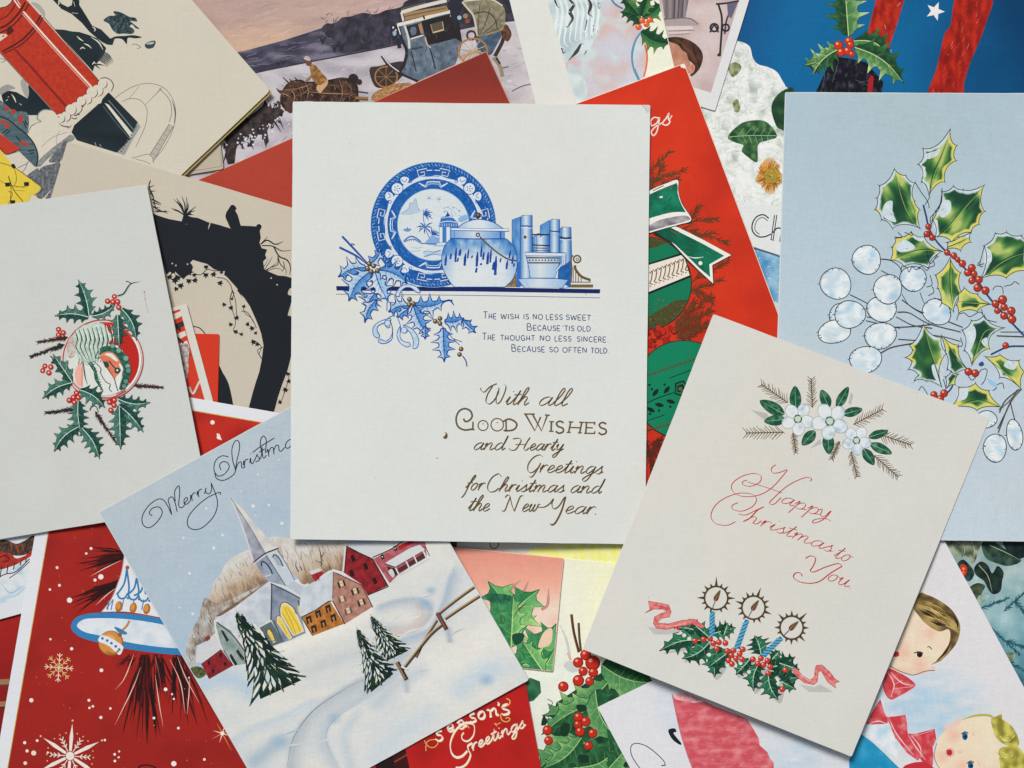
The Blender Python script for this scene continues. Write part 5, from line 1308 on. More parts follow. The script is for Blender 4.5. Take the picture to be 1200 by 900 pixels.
def crystal(cx, cy, r, k, seed, big):
    P = Print(c, 'printed_snowflake', clip=q)
    w_ = (224, 216, 208); y_ = (216, 176, 120)
    for i in range(k):
        a = -1.5 + i * 6.2832 / k; ux, uy = math.cos(a), math.sin(a)
        if big:
            P.fill([(cx + ux * 4 - uy * 1.4, cy + uy * 4 + ux * 1.4), (cx + ux * r * .6 - uy * 2.2, cy + uy * r * .6 + ux * 2.2), (cx + ux * r, cy + uy * r), (cx + ux * r * .6 + uy * 2.2, cy + uy * r * .6 - ux * 2.2), (cx + ux * 4 + uy * 1.4, cy + uy * 4 - ux * 1.4)], w_)
            P.disc(cx + ux * (r + 3.5), cy + uy * (r + 3.5), 1.3, y_)
            b = a + math.pi / k; vx, vy = math.cos(b), math.sin(b)
            P.line([(cx + vx * 4, cy + vy * 4), (cx + vx * r * .58, cy + vy * r * .58)], 1, w_)
            for s in (.3, .42, .54):
                for g in (.7, -.7): P.line([(cx + vx * r * s, cy + vy * r * s), (cx + vx * r * s + 4.2 * math.cos(b + g), cy + vy * r * s + 4.2 * math.sin(b + g))], 1.0, w_)
            for g in (-.28, 0, .28): P.disc(cx + r * .72 * math.cos(b + g), cy + r * .72 * math.sin(b + g), .9, y_)
        else:
            P.line([(cx - 0 * ux, cy), (cx + ux * r, cy + uy * r)], 1.0, y_ if i % 2 else (226, 206, 180))
            for s in (.45, .75):
                for g in (.8, -.8): P.line([(cx + ux * r * s, cy + uy * r * s), (cx + ux * r * s + r * .25 * math.cos(a + g), cy + uy * r * s + r * .25 * math.sin(a + g))], .9, y_ if i % 2 else (226, 206, 180))
            P.line([(cx + ux * r * .25 - uy * 2.5, cy + uy * r * .25 + ux * 2.5), (cx + ux * r * .25 + uy * 2.5, cy + uy * r * .25 - ux * 2.5)], .8, y_)
    if big: P.disc(cx, cy, 4.4, w_); P.ring(cx, cy, 5.6, .8, (176, 60, 50))
    P.done()
crystal(*V(222, 522)[0], 17, 8, 1, False)
crystal(*V(264, 855)[0], 38, 6, 2, True)
p = Print(c, 'printed_starburst', clip=q)
for k in range(8):
    a = .3 + k * .785; r = (23 if k == 1 else 14) * (1 if k % 2 else .8); x, y = V(838, 770)[0]
    p.line([(x, y), (x + r * math.cos(a), y + r * math.sin(a))], 1.6, [(226, 206, 190), (206, 130, 80)][k % 2], taper=(1, .1))
p.disc(*V(838, 770)[0], 2.4, (230, 220, 208)); p.done()
p = Print(c, 'printed_snow_dots', clip=q)
for x, y, r in [(215, 145, 5.5), (343, 73, 5.5), (325, 92, 4.5), (380, 180, 10), (358, 192, 6), (224, 212, 5.5), (188, 228, 4.5), (262, 268, 10), (190, 415, 4.5), (270, 451, 6), (382, 532, 7), (118, 645, 8), (335, 645, 5.5), (350, 668, 5), (337, 674, 4.5), (380, 710, 6), (624, 604, 7), (648, 622, 4), (580, 712, 5), (672, 750, 5), (655, 884, 10), (770, 868, 5), (140, 797, 5), (93, 805, 6), (102, 836, 6), (127, 844, 9.5), (95, 882, 7), (432, 849, 5), (447, 860, 4), (433, 874, 5), (449, 838, 4), (249 * 3.2 - 4, -402, 7), (416, 676, 4.5), (180, 842, 4), (395, 795, 4.5), (655, 640, 4), (712, 560, 3)]:
    if y < 0: continue
    p.disc(*V(x, y)[0], r / 3.2, rnd.choice([(226, 220, 214), (222, 210, 196), (228, 224, 220)]), n=14)
for x, y, r in [(249, 495, 2.6), (256, 512, 2.2), (255, 509, 1.2)]: p.disc(x, y, r, (226, 220, 214))
p.fill([(254, 514), (257, 508), (260, 516)], (226, 220, 214))
for k in range(90):
    x, y = rnd.uniform(30, 280), rnd.uniform(500, 900); p.disc(x, y, rnd.uniform(.3, .7), rnd.choice([(206, 150, 80), (196, 120, 70)]), n=6)
p.done()
p = Print(c, 'lettering', clip=q)
p.line(V(520, 905, 530, 892, 560, 890, 590, 900), 1.8, (40, 30, 30)); p.done()

# ================================================================ red Season's Greetings card
c = Card('greeting_card', [(364, 832), (613.5, 787), (640, 933), (390, 978)], (198, 44, 38),
         "red card lettered Season's Greetings in white and gold script, at the bottom edge", fold='left', gap=.5)
p = Print(c, 'printed_red_ground')
p.fill(inset_quad(c.quad, .5), lambda x, y: mix((194, 34, 30), (172, 30, 28), .4 + .8 * fbm(x, y, .03, 5)), 7)
p.fill([(440, 850), (474, 872), (481, 905), (440, 930)], (66, 26, 24)); p.fill([(440, 850), (462, 890), (463, 920), (440, 930)], (40, 26, 26)); p.line([(462, 893), (478, 884)], 2, (150, 60, 40)); p.done()
V = view(460, 790, 6)
wt = (230, 222, 212); gd = (222, 172, 96)
p = Print(c, 'lettering', label="white and gold script reading Season's Greetings")
nb = (.9, .3)
def both(q, w, **k): 
    p.line(offs(q, .45, .5), w, gd, **k); p.line(q, w, wt, **k)
p.line(V(235, 540, 235, 505, 250, 470, 300, 460, 320, 480, 300, 510, 265, 515, 235, 490, 225, 465), 1.0, gd)
both(V(345, 400, 318, 402, 310, 425, 340, 430, 352, 450, 330, 470, 300, 455), 2.6, nib=nb)
both(V(385, 392, 425, 372, 415, 350, 392, 358, 388, 390, 405, 405, 435, 388), 2.4, nib=nb)
both(V(455, 345, 478, 322, 496, 332, 506, 368, 520, 360), 2.6, nib=nb); both(V(500, 348, 470, 356, 468, 380, 490, 384, 505, 368), 2, nib=nb)
both(V(575, 275, 548, 285, 550, 305, 578, 310, 585, 328, 560, 338, 545, 330), 2.6, nib=nb)
both(V(625, 262, 605, 280, 608, 310, 635, 312, 648, 290, 640, 265, 625, 262), 3.0, nib=nb)
both(V(668, 252, 685, 258, 690, 300), 3.0, nib=nb); both(V(685, 262, 715, 240, 725, 250, 730, 288, 745, 282), 2.8, nib=nb); p.line(V(660, 255, 675, 245), 1.2, wt); p.line(V(682, 303, 700, 297), 1.4, wt)
both(V(738, 198, 748, 206, 742, 222), 2.6, nib=nb)
both(V(812, 212, 785, 218, 772, 240, 800, 250, 820, 258, 812, 278, 780, 285, 768, 275), 2.9, nib=nb); p.line(V(765, 240, 800, 225, 825, 205, 820, 180, 800, 172), 1.3, gd)
p.line(V(765, 275, 760, 300, 775, 328, 805, 335, 825, 320, 815, 305, 795, 312), 1.2, gd); p.line(V(760, 340, 735, 352, 715, 345, 735, 365), .9, gd)
both(V(560, 345, 520, 342, 480, 360, 440, 400, 412, 460, 405, 510, 418, 560, 450, 585, 490, 575, 525, 540), 2.8, nib=(1.5, .35))
both(V(560, 345, 575, 370, 568, 430, 530, 470, 495, 462, 485, 435, 500, 410), 1.8, nib=(1.5, .4)); p.line(V(520, 355, 540, 380), 1.1, gd)
both(V(560, 485, 530, 505, 535, 540, 548, 560, 538, 600, 510, 640, 470, 658, 445, 655), 2.4, nib=(1.2, .4))
lettering(p, 'reetings', offs(V(560, 540), .45, .5)[0], offs(V(935, 368), .45, .5)[0], 7.4, 1.7, gd, slant=.35, nib=(1.1, .45))
lettering(p, 'reetings', V(560, 540)[0], V(935, 368)[0], 7.4, 1.7, wt, slant=.35, nib=(1.1, .45))
p.done()
# ================================================================ card with the two painted children
c = Card('greeting_card', [(700, 829), (1106, 632), (1315, 1017), (909, 1214)], (214, 213, 218),
         'white card with painted boy and fair haired girl in red bows, lower right corner', fold='left', gap=.6)
V = view(1000, 680, 4.09); W = view(680, 760, 3.529)
p = Print(c, 'printed_blue_wash', material=PAINT)
def wash(x, y):
    d = min(1, math.hypot((x - 1085) / 90, (y - 835) / 62)); e = min(1, math.hypot((x - 790) / 30, (y - 815) / 60)); g = min(1, math.hypot((x - 930) / 80, (y - 890) / 50))
    return mix((214, 213, 218), (166, 198, 220), min(1, .85 * (1 - d) * 1.5 + .5 * (1 - e) + .6 * (1 - g)) * (.7 + .8 * fbm(x * .5 + y * .4, y * 1.2, .08, 3)))
p.fill([(704, 832), (1102, 640), (1210, 840), (1210, 950), (770, 950)], wash, 5)
for k in range(40):
    x, y = rnd.uniform(905, 1010), rnd.uniform(862, 905)
    p.line([(x, y), (x + 5, y - 2), (x + 9, y + 1)], .7, rnd.choice([(184, 204, 220), (222, 224, 228), (196, 208, 222)]), taper=(.3, .3))
p.done()
p = Print(c, 'printed_pink_coat', material=PAINT)
p.fill(W(380, 190, 430, 178, 560, 240, 690, 290, 720, 340, 738, 370, 742, 400, 775, 430, 785, 455, 800, 470, 800, 520, 470, 520, 440, 430, 410, 330), lambda x, y: mix((206, 84, 96), (224, 134, 142), max(0, .28 + 1.1 * fbm(x * .6 + y * .2, y * 1.3, .12, 7))), 2.2)
for k in range(240):
    x, y = rnd.uniform(795, 905), rnd.uniform(815, 905)
    if inside((x, y), W(395, 200, 690, 300, 770, 450, 790, 520, 480, 520)): p.line([(x, y), (x + rnd.uniform(1, 4), y - rnd.uniform(.2, 1.6))], rnd.uniform(.4, .9), rnd.choice([(236, 186, 190), (190, 64, 78), (228, 150, 156)]), taper=(.3, .3))
p.fill(W(380, 190, 430, 178, 520, 220, 470, 225, 392, 210), lambda x, y: mix((232, 190, 192), (220, 130, 138), .4 + fbm(x, y, .15)), 2)
p.line(W(380, 190, 410, 330, 440, 430, 470, 510), 1.1, (190, 110, 120)); p.done()
p = Print(c, 'lettering')
p.line(W(352, 485, 345, 465, 310, 430, 270, 402, 230, 392, 210, 405, 212, 440, 235, 480, 260, 510), 1.0, (40, 48, 60)); p.line(W(335, 485, 350, 482), 1.2, (40, 48, 60))
p.fill(spline(W(365, 335, 390, 330, 398, 345, 385, 350, 418, 392, 412, 398, 385, 380, 368, 355), closed=True), (30, 36, 48)); p.done()
p = Print(c, 'printed_boy', material=PAINT)
def skin(x, y):
    k = mix((234, 214, 190), (228, 200, 178), max(0, .3 + .5 * fbm(x, y, .04, 4)))
    for bx, by, r in ((1058, 764, 13), (1078, 778, 12), (1118, 862, 13), (1128, 898, 12), (1090, 742, 10), (1104, 888, 10)):
        q = math.hypot(x - bx, y - by) / r
        if q < 1: k = mix(k, (232, 164, 146), .55 * (1 - q))
    return mix(k, (206, 160, 136), max(0, .35 - abs(y - 790) / 30) if x < 1095 and y < 792 else 0)
p.fill(spline(V(290, 130, 240, 210, 205, 330, 175, 415, 230, 440, 270, 450, 330, 440, 365, 415, 420, 370, 470, 310, 490, 240, 400, 180, 330, 140), closed=True), skin, 3)
p.fill(spline(V(300, 455, 340, 435, 385, 410, 395, 425, 370, 435, 330, 450), closed=True), (230, 192, 180)); p.line(V(175, 410, 215, 432, 270, 452, 300, 452, 345, 436, 392, 432), .9, (110, 76, 64))
p.blob(V(195, 345, 215, 342, 220, 360, 205, 368, 190, 362), (190, 60, 60)); p.disc(*V(315, 353)[0], 5, (236, 232, 226), ry=3.2); p.disc(*V(318, 355)[0], 3.6, (72, 52, 34)); p.disc(*V(319, 358)[0], 2.2, (40, 28, 22)); p.line(V(290, 350, 312, 343, 335, 350), 1.4, (80, 56, 42)); p.line(V(352, 322, 362, 317, 378, 332), 1.3, (90, 64, 44), taper=(.3, .6)); p.done()
p2 = Print(c, 'printed_hair', parent=p, material=PAINT)
def hairc(x, y): return mix((176, 150, 92), (100, 78, 50), max(0, min(1, .5 + 1.3 * nz(x * .9 + y * .5, y * .9 - x * .5, .09, 5))))
p2.fill(spline(V(318, 62, 350, 68, 410, 95, 470, 140, 505, 195, 512, 235, 500, 290, 470, 335, 420, 385, 370, 405, 400, 385, 445, 335, 465, 270, 455, 235, 410, 245, 350, 210, 310, 165, 290, 130), closed=True), hairc, 2)
for k in range(46):
    t = k / 46; x = 300 + rnd.uniform(0, 150); y = 80 + (x - 300) * .55 + rnd.uniform(-10, 70)
    p2.line(V(x, y, x + 35, y + 12, x + 75, y + 42), rnd.uniform(.5, 1.4), rnd.choice([(190, 164, 92), (64, 48, 32), (130, 104, 52), (206, 184, 120)]), taper=(.2, .1))
for q in (V(315, 140, 350, 160, 390, 178), V(370, 195, 410, 212, 440, 216), V(480, 170, 500, 210, 498, 230), V(470, 290, 440, 345, 400, 385)): p2.line(q, 3, (60, 44, 32), taper=(.2, .2))
p2.done()
p = Print(c, 'printed_boy_bow', material=PAINT)
bw = lambda x, y: mix((206, 62, 72), (226, 130, 134), max(0, .2 + 1.2 * fbm(x, y, .12, 8)))
p.fill(spline(V(165, 425, 215, 440, 260, 465, 298, 502, 265, 530, 220, 555, 180, 572, 150, 540, 140, 480), closed=True), bw, 2.5)
for q in (V(165, 440, 195, 500, 180, 560), V(180, 440, 230, 490, 290, 505), V(195, 500, 235, 480), V(195, 520, 280, 510)): p.line(q, 1.4, (236, 196, 196), taper=(.3, .3))
p.done()
p = Print(c, 'printed_collar', material=PAINT)
p.fill(V(45, 735, 75, 690, 135, 685, 215, 750, 210, 860, 130, 790), lambda x, y: mix((222, 224, 230), (176, 206, 226), max(0, .3 + fbm(x, y, .08))), 3)
p.fill(V(-20, 860, 40, 738, 90, 775, 150, 830, 225, 905, -20, 960), lambda x, y: mix((28, 140, 186), (60, 164, 204), .4 + fbm(x, y, .06, 3)), 4)
p.fill(V(135, 540, 145, 580, 160, 650, 130, 680, 100, 640), lambda x, y: mix((222, 224, 230), (190, 212, 228), .4 + fbm(x, y, .1)), 3); p.done()
p = Print(c, 'printed_girl_bow', material=PAINT)
p.fill(spline(V(130, 570, 145, 620, 165, 680, 120, 690, 70, 690, 65, 680, 100, 615), closed=False), bw, 2.5)
p.fill(V(160, 655, 200, 652, 250, 645, 258, 690, 260, 730, 300, 800, 320, 850, 310, 865, 260, 830, 200, 755), bw, 2.5)
p.fill(V(248, 735, 300, 735, 350, 722, 390, 712, 398, 760, 380, 800, 385, 850, 378, 900, 330, 870, 290, 810), bw, 2.5)
p.fill(spline(V(245, 890, 300, 872, 350, 875, 395, 915, 320, 925, 240, 920), closed=True), (200, 50, 62))
for q in (V(262, 740, 300, 800, 345, 860), V(280, 745, 320, 800, 325, 850), V(75, 688, 120, 675, 165, 690), V(150, 600, 170, 660), V(170, 660, 210, 740, 290, 840), V(300, 745, 380, 720)): p.line(q, 1.3, (236, 200, 202), taper=(.3, .3))
p.done()
p = Print(c, 'printed_girl', material=PAINT)
p.fill(spline(V(520, 672, 470, 700, 430, 730, 400, 780, 388, 840, 405, 900, 440, 950, 700, 950, 720, 860, 700, 760, 670, 670, 600, 650), closed=True), skin, 3.5)
p.fill(V(440, 718, 435, 695, 470, 690, 510, 655, 525, 660, 510, 690, 470, 712), (232, 194, 184)); p.line(V(400, 780, 388, 840, 405, 890, 425, 910), .8, (150, 100, 86))
for x, y in [(535, 748), (562, 888)]:
    p.disc(*V(x, y)[0], 4.4, (226, 224, 222), ry=4.8); p.disc(*V(x, y)[0], 3.4, (40, 100, 140), ry=4.6); p.disc(*V(x + 2, y + 2)[0], 1.9, (24, 44, 64)); p.line(V(x - 18, y - 10, x, y - 22, x + 16, y - 14), 1.2, (70, 60, 50))
p.disc(*V(462, 826)[0], 5.6, (228, 170, 160)); p.blob(V(448, 815, 468, 812, 474, 828, 466, 840, 450, 836), (186, 48, 50)); p.disc(*V(512, 822)[0], 2.4, (226, 176, 156)); p.disc(*V(511, 821)[0], 1.6, (236, 204, 184))
p.line(V(572, 728, 578, 745), 1.1, (150, 116, 70), taper=(.3, .3)); p.line(V(598, 870, 608, 890), 1.1, (150, 116, 70), taper=(.3, .3)); p.done()
p2 = Print(c, 'printed_hair', parent=p, material=PAINT)
def fair(x, y): return mix((206, 196, 96), (140, 132, 52), max(0, min(1, .45 + 1.2 * nz(x, y, .12, 6))))
p2.fill(spline(V(660, 665, 690, 650, 705, 640, 715, 650, 712, 665, 750, 690, 780, 730, 795, 780, 780, 800, 730, 790, 690, 760, 670, 715), closed=True), fair, 2)
p2.fill(spline(V(700, 810, 740, 795, 790, 800, 820, 840, 825, 920, 720, 920, 700, 860), closed=True), fair, 2)
p2.line(V(525, 668, 580, 650, 640, 646, 668, 655), 2.6, (182, 172, 84), taper=(.3, 1))
for k in range(34):
    a = rnd.uniform(.2, 2.8); r = rnd.uniform(20, 68); x, y = 735, 730 + (90 if k % 2 else 0)
    p2.line([V(x + r * math.cos(a + s) * .8, y + r * math.sin(a + s) * .7)[0] for s in (0, .35, .7)], rnd.uniform(.5, 1.3), rnd.choice([(226, 218, 130), (120, 112, 46), (170, 160, 70), (236, 230, 160)]), taper=(.2, .2))
p2.done()

# ================================================================ pale blue holly and honesty card
c = Card('greeting_card', [(920, 108), (1290, 109.5), (1287, 636), (904, 630)], (204, 210, 214),
         'pale blue card with outlined honesty seed pods, variegated holly and red berries, right side', fold='top', gap=1.5)
p = Print(c, 'printed_blue_ground')
p.fill(inset_quad(c.quad, .9), lambda x, y: mix(mix((170, 190, 201), (190, 203, 215), (y - 150) / 420), (180, 193, 209), .5 * max(0, fbm(x, y, .012, 2))), 12).done()
V = view(1020, 140, 5); W = view(950, 280, 4.5)
ol = (36, 50, 72)
p = Print(c, 'printed_honesty_stems')
tan = (110, 104, 84)
for q, w in [(W(205, 292, 290, 335, 360, 380), 1.2), (W(480, 320, 560, 375, 660, 410, 800, 465), 1.5), (W(480, 290, 520, 350, 600, 400), 1.0), (W(575, 280, 600, 340, 660, 405, 740, 440), .9), (W(455, 385, 520, 390, 620, 445, 790, 490), 1.3), (W(450, 410, 540, 455, 640, 470), 1.2), (W(440, 465, 520, 462, 640, 450), 1.2), (W(290, 430, 400, 455, 470, 470), 1.0), (W(460, 528, 560, 535), 1.1), (W(370, 600, 430, 570, 550, 548), 1.3), (W(295, 410, 330, 415), 1.0), (W(620, 505, 700, 515, 790, 540), 1.0), (W(980, 510, 1125, 515), 1.4), (W(1000, 490, 1125, 490), .9), (W(1110, 790, 1060, 850, 1020, 930, 985, 1000), 1.2), (W(1095, 800, 1040, 860, 990, 900), 1.0), (W(365, 105, 420, 112, 470, 150, 480, 200), 1.2), (W(370, 165, 430, 200, 480, 260), 1.0)]:
    p.line(offs(q, .6, .8), w * .7, tan); p.line(q, w * .75, ol)
e = view(1000, 400, 3.6)
for q in (e(690, 205, 650, 280, 610, 385), e(660, 250, 672, 300, 680, 330), e(700, 200, 640, 250, 615, 300)): p.line(offs(q, .6, .6), 1, tan); p.line(q, .8, ol)
p.done()
def pod(cx, cy, rx, ry, rot, seed, n=26):
    P = Print(c, 'printed_honesty_pod')
    r_ = random.Random(seed)
    ph = [r_.uniform(0, 6.28) for _ in range(3)]
    pts = []
    for i in range(n):
        a = 6.2832 * i / n
        k = 1 + .03 * math.sin(2 * a + ph[0]) + .025 * math.sin(3 * a + ph[1])
        x, y = rx * k * math.cos(a), ry * k * math.sin(a)
        pts.append((cx + x * math.cos(rot) - y * math.sin(rot), cy + x * math.sin(rot) + y * math.cos(rot)))
    def f(x, y):
        t = fbm(x + y * .5, y - x * .4, .07, seed, 3)
        return mix(mix((194, 208, 218), (222, 227, 230), .55 + 1.2 * t), (164, 196, 216), max(0, nz(x * .6 + y * .8, y * .5 - x * .7, .09, seed + 4) * 1.6 - .1))
    P.fill(pts, f, 2)
    brush(P, pts, 16, f, rot + r_.uniform(-.8, .8), .3, (4, 10), (.8, 2.2), 9, seed)
    P.line(pts, 1.0, ol, closed=True); P.line([(cx + (q[0] - cx) * .95 + .4, cy + (q[1] - cy) * .95 + .3) for q in pts[int(r_.uniform(0, 10)):][:9]], .5, (90, 110, 134), taper=(.1, .1))
    for k in range(7):
        a = r_.uniform(0, 6.28); u = (math.cos(a), math.sin(a))
        x = cx + rx * u[0] * math.cos(rot) - ry * u[1] * math.sin(rot); y = cy + rx * u[0] * math.sin(rot) + ry * u[1] * math.cos(rot)
        P.line([(x, y), (x - u[0] * 2.2, y - u[1] * 2.2)], .8, ol)
    a = math.pi + rot * .3
    P.line([(cx - rx, cy), (cx - rx - 2.4, cy + .6)], .8, ol)
    P.done()
for i, (x, y, rx, ry, rt) in enumerate([(295, 110, 74, 78, .2), (132, 236, 84, 80, .3), (540, 210, 68, 68, 0), (665, 385, 75, 68, .5), (375, 368, 80, 68, .2), (407, 265, 76, 76, .4), (150, 400, 50, 60, .2), (125, 490, 84, 62, -.2), (207, 398, 80, 74, .2), (368, 510, 86, 68, -.1), (290, 635, 84, 70, .0)]):
    pod(*W(x, y)[0], rx / 4.5, ry / 4.5, rt, i + 1)
pod(*e(598, 450)[0], 13.2, 17, .1, 21); pod(*e(680, 395)[0], 9.4, 18, -.1, 22); pod(*e(560, 330)[0], 13, 10, -.3, 23)
p = Print(c, 'printed_woody_stem')
nv = (44, 72, 120)
p.line(V(310, 500, 325, 560, 345, 640, 385, 710, 440, 770, 520, 840, 600, 920), 2.2, nv); p.line(W(830, 160, 900, 250, 950, 320, 1040, 420, 1125, 510), 2.4, nv); p.line(W(950, 610, 1040, 570, 1130, 566), 2.2, nv); p.line(W(700, 830, 740, 790, 760, 740), 2, nv)
p.line(V(260, 365, 300, 430, 335, 480, 345, 520), .9, ol); p.line(V(420, 400, 415, 480, 370, 560, 360, 610), .9, ol); p.line(V(320, 500, 340, 470, 350, 450), .9, ol); p.done()
def vleaf(tips, rib, seed, whites=(), depth=.2):
    P = Print(c, 'printed_holly_leaf')
    out = scallop(tips, depth)
    b, t = rib[0], rib[-1]
    L = math.dist(b, t); ux, uy = (t[0] - b[0]) / L, (t[1] - b[1]) / L
    def edge(x, y):
        best = 1e9
        for i in range(0, len(out)):
            (x1, y1), (x2, y2) = out[i - 1], out[i]
            dx, dy = x2 - x1, y2 - y1
            l2 = dx * dx + dy * dy or 1e-9
            k = max(0, min(1, ((x - x1) * dx + (y - y1) * dy) / l2))
            best = min(best, math.hypot(x - x1 - k * dx, y - y1 - k * dy))
        return best
    def f(x, y):
        s = (x - b[0]) * ux + (y - b[1]) * uy; o = -(x - b[0]) * uy + (y - b[1]) * ux
        e = edge(x, y) + 2.2 * nz(x, y, .10, seed)
        rimside = nz(x, y, .022, seed + 5) + .25 * (1 if o > 0 else -1)
        k = .46 + 1.0 * nz(s * .035, o * .06, 1.0, seed + 2) + .30 * nz(s * .07, o * .16, 1.0, seed + 4) + (.12 if o > 0 else -.10)
        g = ramp(k, [(.12, (30, 74, 56)), (.4, (46, 102, 58)), (.64, (100, 146, 76)), (.9, (178, 190, 108))])
        if abs(o) < 1.2 and k < .6: g = mix(g, (70, 120, 66), .5)
        w = 3.6 if rimside > 0 else 2.2
        rim = mix((218, 204, 98), (196, 202, 120), .5 + nz(x, y, .08, seed)) if rimside > -.12 else (196, 208, 214)
        return mix(rim, g, max(0, min(1, (e - w) / 1.4)))
    P.fill(out, f, 1.25)
    for q in whites:
        P.blob(q, lambda x, y: mix((192, 204, 214), (206, 216, 222), .5 + nz(x, y, .15, seed)), 2)
        brush(P, q, 14, (170, 196, 190), math.atan2(uy, ux), .3, (3, 7), (.6, 1.4), 20, seed)
    P.line(rib, 1.1, (34, 74, 54), taper=(1, .2)); P.line(offs(rib, 1.3, .9), .7, (150, 178, 100), taper=(.2, .2))
    # pen outline registered slightly off the colour, spines flicked past the tips
    P.line(offs(out, -.7, -.5), .85, ol, smooth=False, closed=True)
    cx_ = sum(q[0] for q in tips) / len(tips); cy_ = sum(q[1] for q in tips) / len(tips)
    for q in tips:
        l_ = math.dist(q, (cx_, cy_)); u = ((q[0] - cx_) / l_, (q[1] - cy_) / l_)
        P.line([(q[0] - u[0] * 1.5, q[1] - u[1] * 1.5), (q[0] + u[0] * 2.4 - .7, q[1] + u[1] * 2.4 - .5)], .9, ol, taper=(1, .2))
    P.done()
vleaf(V(470, 60, 508, 155, 506, 243, 438, 368, 345, 448, 302, 368, 282, 264, 310, 172), V(345, 445, 365, 330, 420, 200, 468, 70), 1, [V(322, 205, 380, 185, 412, 172, 390, 212, 335, 232), V(300, 285, 322, 280, 316, 380, 330, 440, 306, 362)])
vleaf(V(143, 292, 210, 330, 262, 374, 262, 480, 292, 530, 294, 640, 132, 640, 68, 590, 30, 530, 40, 462, 54, 390), V(290, 640, 220, 560, 170, 430, 146, 310), 2, [V(88, 490, 128, 478, 130, 540, 150, 600, 90, 580, 70, 540)], .15)
vleaf(V(424, 775, 345, 872, 200, 862, 120, 825, 128, 750, 152, 692, 240, 662, 320, 690), V(420, 772, 300, 762, 200, 790, 130, 825), 4, [V(150, 745, 200, 705, 262, 752, 180, 778), V(250, 680, 310, 690, 300, 715, 260, 700)], .14)
vleaf(V(668, 388, 672, 540, 640, 616, 592, 664, 480, 720, 385, 690, 366, 592, 388, 536, 420, 424, 490, 392, 545, 414), V(390, 690, 470, 610, 560, 500, 660, 395), 3, [V(432, 475, 468, 480, 470, 540, 420, 575, 402, 530), V(372, 600, 392, 590, 395, 650, 380, 660)], .15)
vleaf(V(452, 722, 520, 690, 592, 662, 590, 720, 532, 772, 450, 762), V(450, 750, 520, 720, 585, 690), 5, [], .16)
vleaf(V(668, 742, 735, 668, 800, 662, 888, 682, 940, 720, 930, 890, 800, 930, 650, 935), V(650, 930, 740, 850, 830, 800, 935, 770), 6, [V(668, 760, 705, 770, 710, 830, 672, 850)], .14)
vleaf(W(737, 102, 660, 192, 672, 262, 692, 342, 755, 386, 802, 290, 792, 180), W(737, 110, 735, 240, 752, 380), 7, [], .12)
vleaf(W(778, 292, 812, 258, 882, 292, 952, 346, 880, 384, 782, 392, 770, 350), W(950, 345, 860, 335, 775, 330), 8, [], .13)
vleaf(W(918, 405, 1022, 470, 962, 502, 946, 580, 852, 666, 812, 590, 800, 482, 850, 432), W(850, 660, 880, 560, 920, 480, 1010, 470), 9, [W(812, 490, 860, 460, 870, 520, 830, 600), W(900, 540, 930, 520, 925, 570)], .15)
vleaf(W(596, 452, 690, 522, 722, 602, 692, 782, 612, 752, 548, 752, 572, 722, 518, 690, 536, 645, 502, 628, 542, 585, 522, 562), W(690, 780, 660, 680, 620, 560, 596, 460), 10, [W(640, 665, 690, 672, 700, 720, 680, 760, 650, 725), W(685, 590, 705, 600, 700, 640)], .15)
vleaf(W(692, 510, 782, 562, 832, 690, 762, 722, 722, 690, 714, 602), W(825, 690, 760, 610, 700, 520), 11, [], .13)
vleaf(W(922, 622, 1002, 612, 1102, 642, 1130, 702, 1112, 792, 1000, 732), W(1110, 790, 1030, 710, 925, 625), 12, [W(1040, 640, 1090, 650, 1070, 690, 1020, 670)], .14)
vleaf(W(742, 892, 782, 782, 872, 762, 942, 802, 1012, 890, 880, 905), W(1010, 890, 880, 850, 750, 890), 13, [W(780, 800, 830, 780, 820, 840, 770, 850)], .14)
vleaf(W(715, 790, 712, 730, 745, 700, 780, 715, 765, 770), W(720, 785, 745, 740, 770, 720), 14, [], .12)
p = Print(c, 'printed_pen_curls')
for q in (V(360, 620, 350, 580, 380, 545, 400, 530, 412, 480, 418, 440), V(160, 660, 185, 690, 140, 695), V(200, 660, 245, 680, 240, 655), V(180, 900, 185, 860, 215, 870, 225, 895, 245, 865, 270, 880, 300, 860, 330, 885, 345, 860), V(330, 870, 375, 855, 370, 825, 400, 800), V(660, 860, 640, 855, 668, 740), W(915, 130, 880, 140, 890, 120), W(960, 270, 975, 250, 1010, 255, 1015, 290), W(1020, 250, 1060, 240, 1075, 225, 1100, 240), W(770, 430, 780, 400, 810, 390, 840, 410, 890, 385, 910, 400), W(900, 370, 920, 420, 980, 440), W(630, 190, 640, 240, 610, 255), W(640, 250, 650, 280, 620, 300), W(650, 310, 690, 330, 680, 360), W(610, 60, 630, 130, 670, 80), W(880, 720, 900, 690, 930, 690, 920, 740, 900, 770), W(940, 740, 980, 780, 960, 800), W(980, 770, 1010, 760, 1020, 790), W(770, 570, 800, 560, 790, 520), W(830, 720, 850, 745, 870, 730), W(700, 740, 715, 790)):
    p.line(q, .9, ol)
p.blob(W(885, 660, 905, 645, 915, 665, 895, 672), (40, 84, 150)); p.blob(W(930, 735, 955, 745, 985, 770, 975, 782, 945, 765), (150, 190, 222)); p.line(W(640, 860, 590, 780, 570, 800), .9, ol)
p.done()
for grp in [[(340, 628), (345, 670), (330, 672), (362, 692)]]:
    p = Print(c, 'printed_berry_cluster')
    for x, y in grp: p.berry(*V(x, y)[0], 3.9, (172, 54, 40), (86, 22, 22), (226, 150, 120))
    p.done()
